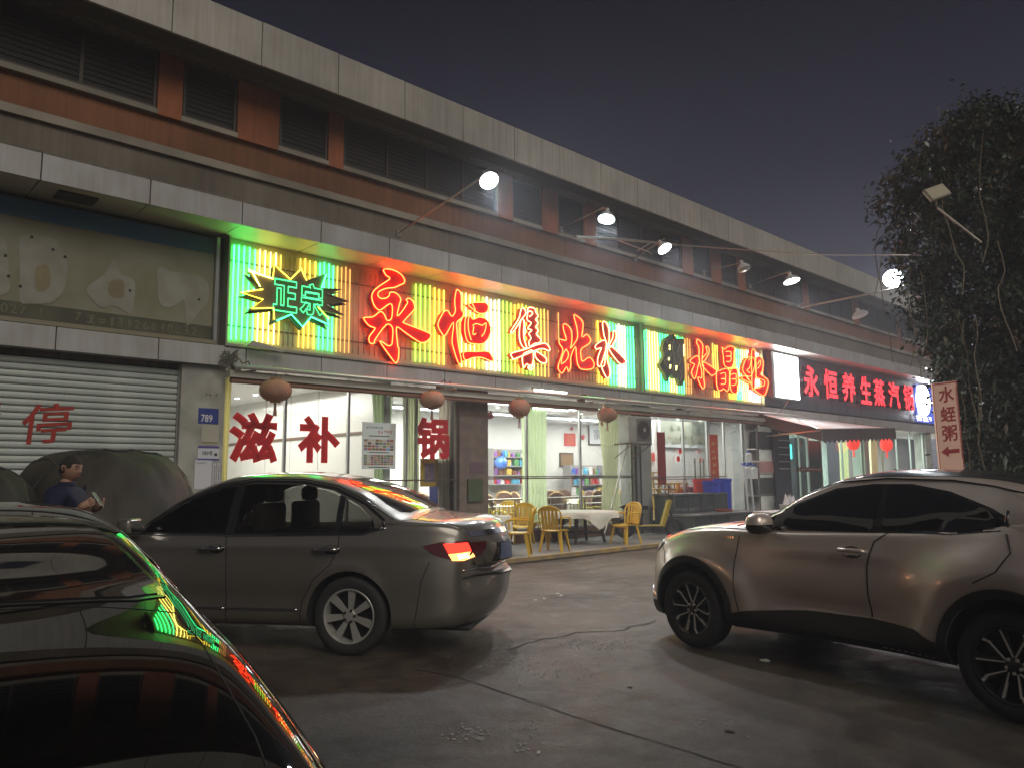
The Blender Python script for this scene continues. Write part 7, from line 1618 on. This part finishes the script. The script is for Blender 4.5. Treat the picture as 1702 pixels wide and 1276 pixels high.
# ---- black saloon in the left foreground (rear three quarters)
def black_car():
    ang = math.atan2(.99, .126); hd = Vector((math.cos(ang), math.sin(ang), 0)); lf = Vector((-hd.y, hd.x, 0))
    A = Vector((1.10, 2.73, 0)); o = A-hd*.10+lf*.86; t = thing('parked_car', 'glossy black saloon seen from behind in the left foreground, reflecting the neon', 'car', tuple(o), ang)
    P_ = mat('deep_black_paint', (.003, .003, .0034), .4, metal=.0, coat=1.0, coat_rough=.012, spec=0.0)
    S = dict(tum=.52, nx=140,
      zt=[(-1.69, .56), (-1.66, .68), (-1.62, .77), (-1.54, .83), (-1.15, .915), (-.8, .975), (-.4, 1.045), (.0, 1.11), (.25, 1.165), (.60, 1.275), (1.0, 1.355), (1.5, 1.40), (2.1, 1.41), (2.6, 1.365), (3.0, 1.24), (3.4, 1.06), (3.8, 1.0), (4.3, .92), (4.6, .78), (4.7, .6)],
      zs=[(-1.69, .54), (-1.66, .62), (-1.56, .70), (-1.1, .815), (-.6, .90), (-.2, .975), (.3, 1.03), (1.0, 1.0), (2.0, .97), (3.2, .95), (4.0, .90), (4.5, .76), (4.7, .55)],
      zb=[(-1.69, .50), (-1.66, .42), (-1.4, .26), (-1.1, .20), (1, .20), (4, .20), (4.5, .24), (4.7, .4)],
      ws=[(-1.69, .5), (-1.66, .72), (-1.5, .82), (-1.1, .865), (-.5, .885), (.2, .88), (1.5, .87), (3, .87), (4, .82), (4.5, .68), (4.7, .5)],
      wm=[(-1.69, .52), (-1.66, .76), (-1.5, .86), (-1.1, .90), (-.5, .92), (.5, .92), (2, .92), (3.5, .92), (4.2, .86), (4.6, .68), (4.7, .55)],
      shift=[(-1.69, .14), (-1.3, .12), (-.5, .03), (.1, .10), (.5, .10), (1.2, .02), (2.5, -.05), (3.2, -.18), (3.8, -.08), (4.7, -.35)])
    sh = car_shell(S, P_, None); bv = bvh_of(sh); body = sh.obj('body', P_, None, smooth=True); cut_arches(body, [(-.45, .34), (2.6, .34)], .385, .92); body.parent = t
    for (x, s) in ((-.45, 1), (-.45, -1), (2.6, 1), (2.6, -1)): wheel(t, x, s*.80, .335, .235, .215, s, 'seven', mat('silver_grey_alloy'), mat('wheel_arch_black'))
    rg = [(.10, 0), (.105, .42), (.13, .64), (.20, .745), (.36, .755), (.60, .69), (1.0, .56), (1.08, .45), (1.10, 0)]; rg = rg+[(a, -b) for a, b in rg[-2:0:-1]]
    patch(bv, rg, 'T', .004, 'rear_window_seal', M_tb, t, .05)
    rg2 = [(.125, 0), (.13, .41), (.155, .62), (.215, .72), (.36, .732), (.60, .665), (.98, .54), (1.05, .43), (1.07, 0)]; rg2 = rg2+[(a, -b) for a, b in rg2[-2:0:-1]]
    patch(bv, rg2, 'T', .008, 'rear_window', M_tint, t, .05)
    def side(pl, s):
        patch(bv, [(.50, 1.07), (1.0, 1.03), (3.1, .985), (2.95, 1.08), (2.55, 1.29), (2.1, 1.335), (1.4, 1.325), (.95, 1.25), (.62, 1.16)], pl, .004, 'side_window', M_tint, t, .06)
        ribbon(bv, [(.46, 1.06), (.62, 1.18), (.95, 1.29), (1.4, 1.345), (2.1, 1.355), (2.57, 1.31), (3.1, .99)], pl, .012, .003, 'window_trim', M_chr, t)
        ribbon(bv, [(.45, 1.05), (1.0, 1.01), (3.1, .965)], pl, .012, .003, 'window_trim', M_chr, t)
        for gx in (.75, 1.85, 3.0): ribbon(bv, [(gx, .98), (gx, .25)], pl, .008, 0, 'door_gap', M_seam, t)
        for hx in (.95, 2.05): h0, n0 = project(bv, hx-.1, .86, pl); h1, n1 = project(bv, hx+.12, .86, pl); MB().tube([h0+n0*.004, h0.lerp(h1, .12)+n0*.034, h0.lerp(h1, .88)+n1*.034, h1+n1*.004], .014, 8).obj('door_handle', M_chr, t, smooth=True)
        patch(bv, [(-1.10, .78), (-1.34, .74), (-1.36, .66), (-1.18, .66)], pl, .005, 'tail_lamp', mat('dark_red_lens'), t, .05)
        h0, n0 = project(bv, 2.95, 1.02, pl); MB().rbox(h0.x-.06, min(h0.y+s*.05, h0.y+s*.25), .98, h0.x+.09, max(h0.y+s*.05, h0.y+s*.25), 1.12, .035, 3).tube([h0, h0+n0*.09], .02, 8).obj('mirror', P_, t, smooth=60)
    mirror_pair(side)
    for s in (-1, 1): ribbon(bv, [(.02, s*.74), (-.3, s*.745), (-.9, s*.715), (-1.3, s*.66)], 'T', .006, -.001, 'boot_gap', M_seam, t)
    ribbon(bv, [(.02, -.74), (.07, -.5), (.08, 0), (.07, .5), (.02, .74)], 'T', .006, -.001, 'boot_gap', M_seam, t)
    patch(bv, [(-.26, .60), (.26, .60), (.26, .47), (-.26, .47)], 'B', .008, 'number_plate', mat('blue_grey_plate'), t, .06)
    patch(bv, [(3.42, 0), (3.36, .5), (3.2, .70), (3.0, .66), (2.68, .56), (2.62, 0), (2.68, -.56), (3.0, -.66), (3.2, -.70), (3.36, -.5)], 'T', .006, 'windscreen', M_tint, t, .06)
    return t
black_car()
# ---- covered vehicles in front of the shutter
def covered(x, y, rz, L, W, H, label, seed):
    t = thing('covered_car', label, 'covered car', (x, y, 0.0), rz); rnd = random.Random(seed); NU, NV = 60, 26; vs = []
    for j in range(NV+1):
        v = j/NV
        for i in range(NU):
            a = 2*math.pi*i/NU; ca, sa = math.cos(a), math.sin(a); e = .78
            k = math.cos(v*math.pi/2)**.50 if v < 1 else 0
            z = H*math.sin(v*math.pi/2)**.95
            fold = 1+.030*math.sin(9*a+3*v+seed)*(1-v)+.018*math.sin(23*a+seed*2+4*v)*(1-v)+.018*math.sin(5*a+8*v)+.010*math.sin(17*a-14*v)
            vs.append((L/2*math.copysign(abs(ca)**e, ca)*k*fold, W/2*math.copysign(abs(sa)**e, sa)*k*fold, max(z+.012*math.sin(11*a+9*v)*(v > .05), .005)))
    mb = MB().add(vs, [(j*NU+i, j*NU+(i+1) % NU, (j+1)*NU+(i+1) % NU, (j+1)*NU+i) for j in range(NV) for i in range(NU)])
    cvm = bvh_of(mb)
    for sy in (-.33, .33):
        P = []
        for q in range(31):
            x_ = -L/2*1.0+L*q/30; h = cvm.ray_cast(Vector((x_*.97, sy*W*.9, 5)), Vector((0, 0, -1)))
            if h[0] is not None: P.append(h[0]+Vector((0, 0, .004)))
        MB().tube(P, .012, 5).obj('cover_seam', mat('cover_seam', (.07, .06, .045), .8), t, smooth=True)
    P = []
    for q in range(41):
        a = math.pi*q/40; h = cvm.ray_cast(Vector((-L*.18, 4*math.cos(a), 4*math.sin(a)+.05)), Vector((0, -math.cos(a), -math.sin(a))))
        if h[0] is not None: P.append(h[0]+h[1]*.006)
    MB().tube(P, .016, 5).obj('strap', mat('dark_strap', (.02, .02, .02), .7), t, smooth=True)
    mb.obj('cover', mat('dusty_car_cover', (.050, .042, .032), .7, noise=.6, nscale=2.6, bump=.8, bscale=5, col2=(.022, .020, .016)), t, smooth=True)
    return t
p = onY(212, 800, 9.3)
cv = covered(p.x-.05, 10.15, R_(92), 3.2, 2.12, 1.86, 'vehicle under a dusty brown olive cover in front of the roller shutter', 3)
p2 = onY(-10, 800, 9.4); covered(p2.x-.35, 10.0, R_(92), 3.2, 1.9, 1.68, 'second covered vehicle at the far left edge, half out of the picture', 5)
q = onY(304, 818, 9.35); bo = thing('cover_patch', 'pale square patch of board resting against the brown car cover', 'board', tuple(q)); bo.rotation_euler = (R_(-25), R_(24), R_(30)); MB().rbox(-.15, -.01, -.13, .15, .01, .13, .004, 1).obj('board', mat('pale_patch', (.16, .145, .10), .7), bo)
# ------------------------------------------------------------------ people
def skin_body(name, joints, edges, parent, m_, sub=2, root=0):
    me = bpy.data.meshes.new(name); me.from_pydata([j[:3] for j in joints], edges, []); o = bpy.data.objects.new(name, me); COL.objects.link(o)
    md = o.modifiers.new('skin', 'SKIN'); md.use_smooth_shade = True
    for i, j in enumerate(joints):
        r_ = j[3]; me.skin_vertices[0].data[i].radius = (r_, j[4] if len(j) > 4 else r_)
    me.skin_vertices[0].data[root].use_root = True
    sb = o.modifiers.new('sub', 'SUBSURF'); sb.levels = sub; sb.render_levels = sub
    dg = bpy.context.evaluated_depsgraph_get(); dg.update(); m2 = bpy.data.meshes.new_from_object(o.evaluated_get(dg)); o.modifiers.clear(); o.data = m2; m2.materials.clear(); m2.materials.append(m_)
    m2.polygons.foreach_set('use_smooth', [True]*len(m2.polygons)); o.parent = parent; return o
M_skin = mat('skin', (.36, .205, .135), .55, noise=.1, nscale=10); M_navy = mat('navy_polo_cloth', (.006, .010, .040), .85, noise=.2, nscale=15); M_trs = mat('dark_trousers', (.02, .02, .022), .85); M_hair = mat('short_black_hair', (.028, .024, .021), .8, bump=.6, bscale=220)
def head_mesh(parent, c, s, yaw, pitch=0.0, hair=True):
    """face toward +x before yaw; egg-shaped head with brow, nose, lips, chin and ears"""
    N, K = 36, 26; vs = []; col = []
    for j in range(K+1):
        v = -math.pi/2+math.pi*j/K
        for i in range(N):
            a = 2*math.pi*i/N; ca, sa, cv_, sv = math.cos(a), math.sin(a), math.cos(v), math.sin(v)
            x, y, z = ca*cv_, sa*cv_, sv
            rx = .098; ry = .076; rz = .120; X, Y, Z = x*rx, y*ry, z*rz
            if z < 0: Y *= 1-.30*z*z; X *= 1-.12*z*z
            fr = max(0, ca)**2*cv_
            X += .022*math.exp(-((z+.10)/.16)**2)*math.exp(-(a if a < math.pi else a-2*math.pi)**2/.045)*(1 if z < .15 else .5)       # nose
            X -= .010*math.exp(-((z-.10)/.10)**2)*math.exp(-((abs(a if a < math.pi else a-2*math.pi)-.42)/.2)**2)                            # eye sockets
            X += .006*math.exp(-((z-.27)/.09)**2)*fr; X += .008*math.exp(-((z+.42)/.06)**2)*math.exp(-(a if a < math.pi else a-2*math.pi)**2/.12)   # brow, lips
            X += .010*math.exp(-((z+.80)/.15)**2)*fr
            vs.append((X*s, Y*s, Z*s))
    mb = MB().add(vs, [(j*N+i, j*N+(i+1) % N, (j+1)*N+(i+1) % N, (j+1)*N+i) for j in range(K) for i in range(N)])
    for sg in (-1, 1): mb.tube([(-.01*s, sg*.074*s, -.03*s), (-.018*s, sg*.086*s, .0), (-.012*s, sg*.088*s, .022*s), (.004*s, sg*.078*s, .02*s), (.004*s, sg*.074*s, -.02*s)], .010*s, 6)
    h = mb.obj('head', M_skin, parent, smooth=True); h.location = c; h.rotation_euler = (0, pitch, yaw)
    eye = MB()
    for sg in (-1, 1): eye.lathe([(0, -.006*s), (.008*s, -.004*s), (.010*s, 0), (.008*s, .004*s), (0, .006*s)], 10, (.082*s, sg*.030*s, .012*s), 'z')
    eye.obj('eyes', mat('eye_dark', (.02, .015, .012), .3), h)
    MB().tube([(.091*s, -.022*s, -.052*s), (.099*s, 0, -.050*s), (.091*s, .022*s, -.052*s)], .0045*s, 6).obj('lips', mat('lip', (.32, .13, .10), .5), h)
    br = MB()
    for sg in (-1, 1): br.tube([(.092*s, sg*.014*s, .034*s), (.090*s, sg*.03*s, .039*s), (.078*s, sg*.048*s, .034*s)], .004*s, 5)
    br.obj('eyebrows', M_hair, h)
    if hair:
        vs = []; fs = []; N2, K2 = 36, 12
        for j in range(K2+1):
            for i in range(N2):
                a = 2*math.pi*i/N2; ca, sa = math.cos(a), math.sin(a); lim = .42 if ca > .55 else (.05 if ca > .1 else (-.35 if ca > -.5 else -.5)); v = math.asin(lim)+(math.pi/2-math.asin(lim))*j/K2; cv_, sv = math.cos(v), math.sin(v)
                vs.append((ca*cv_*.1000*s, sa*cv_*.0785*s, sv*.1225*s+.001))
        MB().add(vs, [(j*N2+i, j*N2+(i+1) % N2, (j+1)*N2+(i+1) % N2, (j+1)*N2+i) for j in range(K2) for i in range(N2)]).obj('hair', M_hair, h, smooth=True)
    return h
def hand(parent, w, d, nrm, s, name='hand', curl=.8):
    """palm from wrist w along d; nrm is the palm normal the fingers curl toward"""
    d = d.normalized(); nrm = (nrm-d*nrm.dot(d)).normalized(); c = d.cross(nrm)
    mb = MB(); P = w+d*.045*s
    mb.tube([w, w+d*.03*s, w+d*.085*s], [.024*s, .036*s, .036*s], 10)
    for k, (ln, off) in enumerate(((.068, -.030), (.078, -.010), (.072, .010), (.056, .029))):
        b = w+d*.085*s+c*off*s; q1 = b+(d*math.cos(curl*.5)+nrm*math.sin(curl*.5))*ln*.45*s; q2 = q1+(d*math.cos(curl*1.2)+nrm*math.sin(curl*1.2))*ln*.33*s; q3 = q2+(d*math.cos(curl*1.9)+nrm*math.sin(curl*1.9))*ln*.25*s
        mb.tube([b-d*.02*s, q1, q2, q3], [.0105*s, .0095*s, .0085*s, .0065*s], 7)
    b = w+d*.03*s-c*.03*s; mb.tube([b, b+(d*.6-c*.7+nrm*.4).normalized()*.035*s, b+(d*.9-c*.35+nrm*.7).normalized()*.07*s], [.014*s, .012*s, .009*s], 7)
    return mb.obj(name, M_skin, parent, smooth=True)
def man():
    # stands between the black car and the covered car, facing right (toward +x), looking at a phone
    p = onD(112, 757, 6.9); x0, y0 = p.x, p.y; Hh = 1.735
    ang = math.atan2(rt.y, rt.x)+R_(8); t = thing('person', 'man in a navy polo shirt facing right with a phone, by the covered car', 'person', (x0, y0, 0), ang); 
    # local: +x = facing direction, +y = his left (away from the camera side is +y)
    J = [(0, 0, .92, .155, .17), (.01, 0, 1.08, .155, .17), (.02, 0, 1.22, .155, .18), (.01, 0, 1.36, .135, .18), (.0, 0, 1.44, .10, .12), (.015, 0, 1.485, .075, .075)]
    E = [(0, 1), (1, 2), (2, 3), (3, 4), (4, 5)]
    J += [(0, -.17, 1.395, .095), (-.02, -.225, 1.26, .085), (-.03, -.235, 1.12, .085)]; E += [(3, 6), (6, 7), (7, 8)]
    J += [(0, .17, 1.395, .095), (.0, .225, 1.26, .085), (.02, .235, 1.12, .085)]; E += [(3, 9), (9, 10), (10, 11)]
    skin_body('shirt', J, E, t, M_navy)
    # one continuous body under the clothes: legs, pelvis, trunk, neck, arms
    B = [(0, 0, .93, .11, .13), (.01, 0, 1.2, .10, .12), (0, 0, 1.40, .05, .06), (.015, 0, 1.54, .060, .060),
         (0, -.15, 1.36, .045), (-.03, -.235, 1.14, .047), (.12, -.215, 1.19, .038), (.20, -.19, 1.275, .028),
         (0, .15, 1.36, .045), (.02, .235, 1.14, .047), (.14, .17, 1.17, .038), (.22, .08, 1.25, .028),
         (0, -.09, .86, .085), (.02, -.10, .50, .058), (0, -.10, .09, .042), (.11, -.12, .04, .035),
         (0, .09, .86, .085), (.02, .10, .50, .058), (-.03, .10, .09, .042), (.09, .12, .04, .035)]
    EB = [(0, 1), (1, 2), (2, 3), (2, 4), (4, 5), (5, 6), (6, 7), (2, 8), (8, 9), (9, 10), (10, 11), (0, 12), (12, 13), (13, 14), (14, 15), (0, 16), (16, 17), (17, 18), (18, 19)]
    skin_body('body', B, EB, t, M_skin)
    T = [(0, 0, .96, .13, .155), (0, -.095, .84, .105), (.02, -.10, .50, .078), (0, -.10, .12, .064), (0, .095, .84, .105), (.02, .10, .50, .078), (-.03, .10, .12, .064)]
    skin_body('trousers', T, [(0, 1), (1, 2), (2, 3), (0, 4), (4, 5), (5, 6)], t, M_trs)
    for sg in (-1, 1): MB().rbox(-.08, sg*.11-.05, .004, .19, sg*.11+.05, .10, .035, 3).obj('shoe', M_bk, t, smooth=60)
    head_mesh(t, (.035, 0, 1.618), 1.0, R_(-18), R_(12))
    MB().lathe([(.060, 1.440), (.074, 1.452), (.068, 1.500), (.060, 1.492)], 20, (.012, 0, 0)).obj('collar', M_navy, t, smooth=True)
    for sg in (-1, 1):
        a = Vector((-.03 if sg < 0 else .018, sg*.237, 1.118)); MB().lathe([(.058, 0), (.069, .002), (.069, .014), (.058, .016)], 16, tuple(a)).obj('sleeve_stripe', mat('pale_stripe', (.45, .47, .52), .8), t)
    hand(t, Vector((.195, -.19, 1.272)), Vector((.8, .35, .45)), Vector((-.3, .9, .3)), 1.0)
    hand(t, Vector((.215, .08, 1.25)), Vector((.8, -.25, .4)), Vector((.2, -.7, .7)), 1.0, curl=.6)
    ph = thing('phone', 'dark phone held in both hands by the man in the navy polo', 'phone', (0, 0, 0)); 
    M_ = Matrix.Rotation(ang, 4, 'Z'); L = M_ @ Vector((.30, -.065, 1.345)); ph.location = Vector((x0, y0, 0))+L; ph.rotation_euler = (0, R_(-35), ang); MB().rbox(-.005, -.037, -.075, .005, .037, .075, .004, 2).obj('phone_body', mat('phone_black', (.02, .02, .025), .15, coat=1), ph)
    return t
man()
def far_person():
    p = onY(1539, 775, 10.4); t = thing('person', 'small distant person in an orange shirt beside the potted plant at the far shop', 'person', (p.x, 10.4, TZ), R_(200)); og = mat('orange_shirt', (.55, .10, .03), .8)
    J = [(0, 0, .52, .15, .17), (0, 0, .75, .14, .17), (0, 0, .98, .12, .17), (.0, 0, 1.05, .07, .09), (0, -.18, .95, .06), (.08, -.24, .75, .055), (0, .18, .95, .06), (.08, .24, .75, .055)]
    skin_body('shirt', J, [(0, 1), (1, 2), (2, 3), (2, 4), (4, 5), (2, 6), (6, 7)], t, og)
    B = [(0, 0, .52, .12), (0, 0, 1.0, .08), (0, 0, 1.12, .05), (0, -.17, .95, .05), (.08, -.24, .75, .04), (.28, -.16, .62, .032), (0, .17, .95, .05), (.08, .24, .75, .04), (.28, .16, .62, .032), (.36, -.12, .48, .07), (.40, -.12, .05, .045), (.36, .12, .48, .07), (.40, .12, .05, .045)]
    skin_body('body', B, [(0, 1), (1, 2), (1, 3), (3, 4), (4, 5), (1, 6), (6, 7), (7, 8), (0, 9), (9, 10), (0, 11), (11, 12)], t, M_skin)
    hand(t, Vector((.28, -.16, .62)), Vector((.9, .1, -.3)), Vector((0, .3, -1)), 1); hand(t, Vector((.28, .16, .62)), Vector((.9, -.1, -.3)), Vector((0, -.3, -1)), 1)
    head_mesh(t, (.02, 0, 1.24), 1.0, 0); s = stool(p.x, 10.4, TZ, .3, 'low blue stool under the distant person in orange', mat('blue_stool', (.05, .1, .4), .4)); return t
far_person()
# anything hidden half-built: drop prototypes never placed
for o in list(bpy.data.objects):
    if o.name.startswith('glyph'): bpy.data.objects.remove(o)
# ------------------------------------------------------------------ haze volume added to lift the blacks and halo the lamps
hz = MB().box(-85, -65, -1.0, 145, 125, 10.5).obj('haze', mat('night_haze')); hz['kind'] = 'stuff'
HM = hz.data.materials[0]; hn = HM.node_tree.nodes; hl = HM.node_tree.links; hn.clear()
ho = hn.new('ShaderNodeOutputMaterial'); hv = hn.new('ShaderNodeVolumePrincipled'); hv.inputs['Color'].default_value = (.92, .93, 1, 1); hv.inputs['Density'].default_value = 0.0048; hv.inputs['Anisotropy'].default_value = 0.35
hl.new(hv.outputs[0], ho.inputs['Volume'])
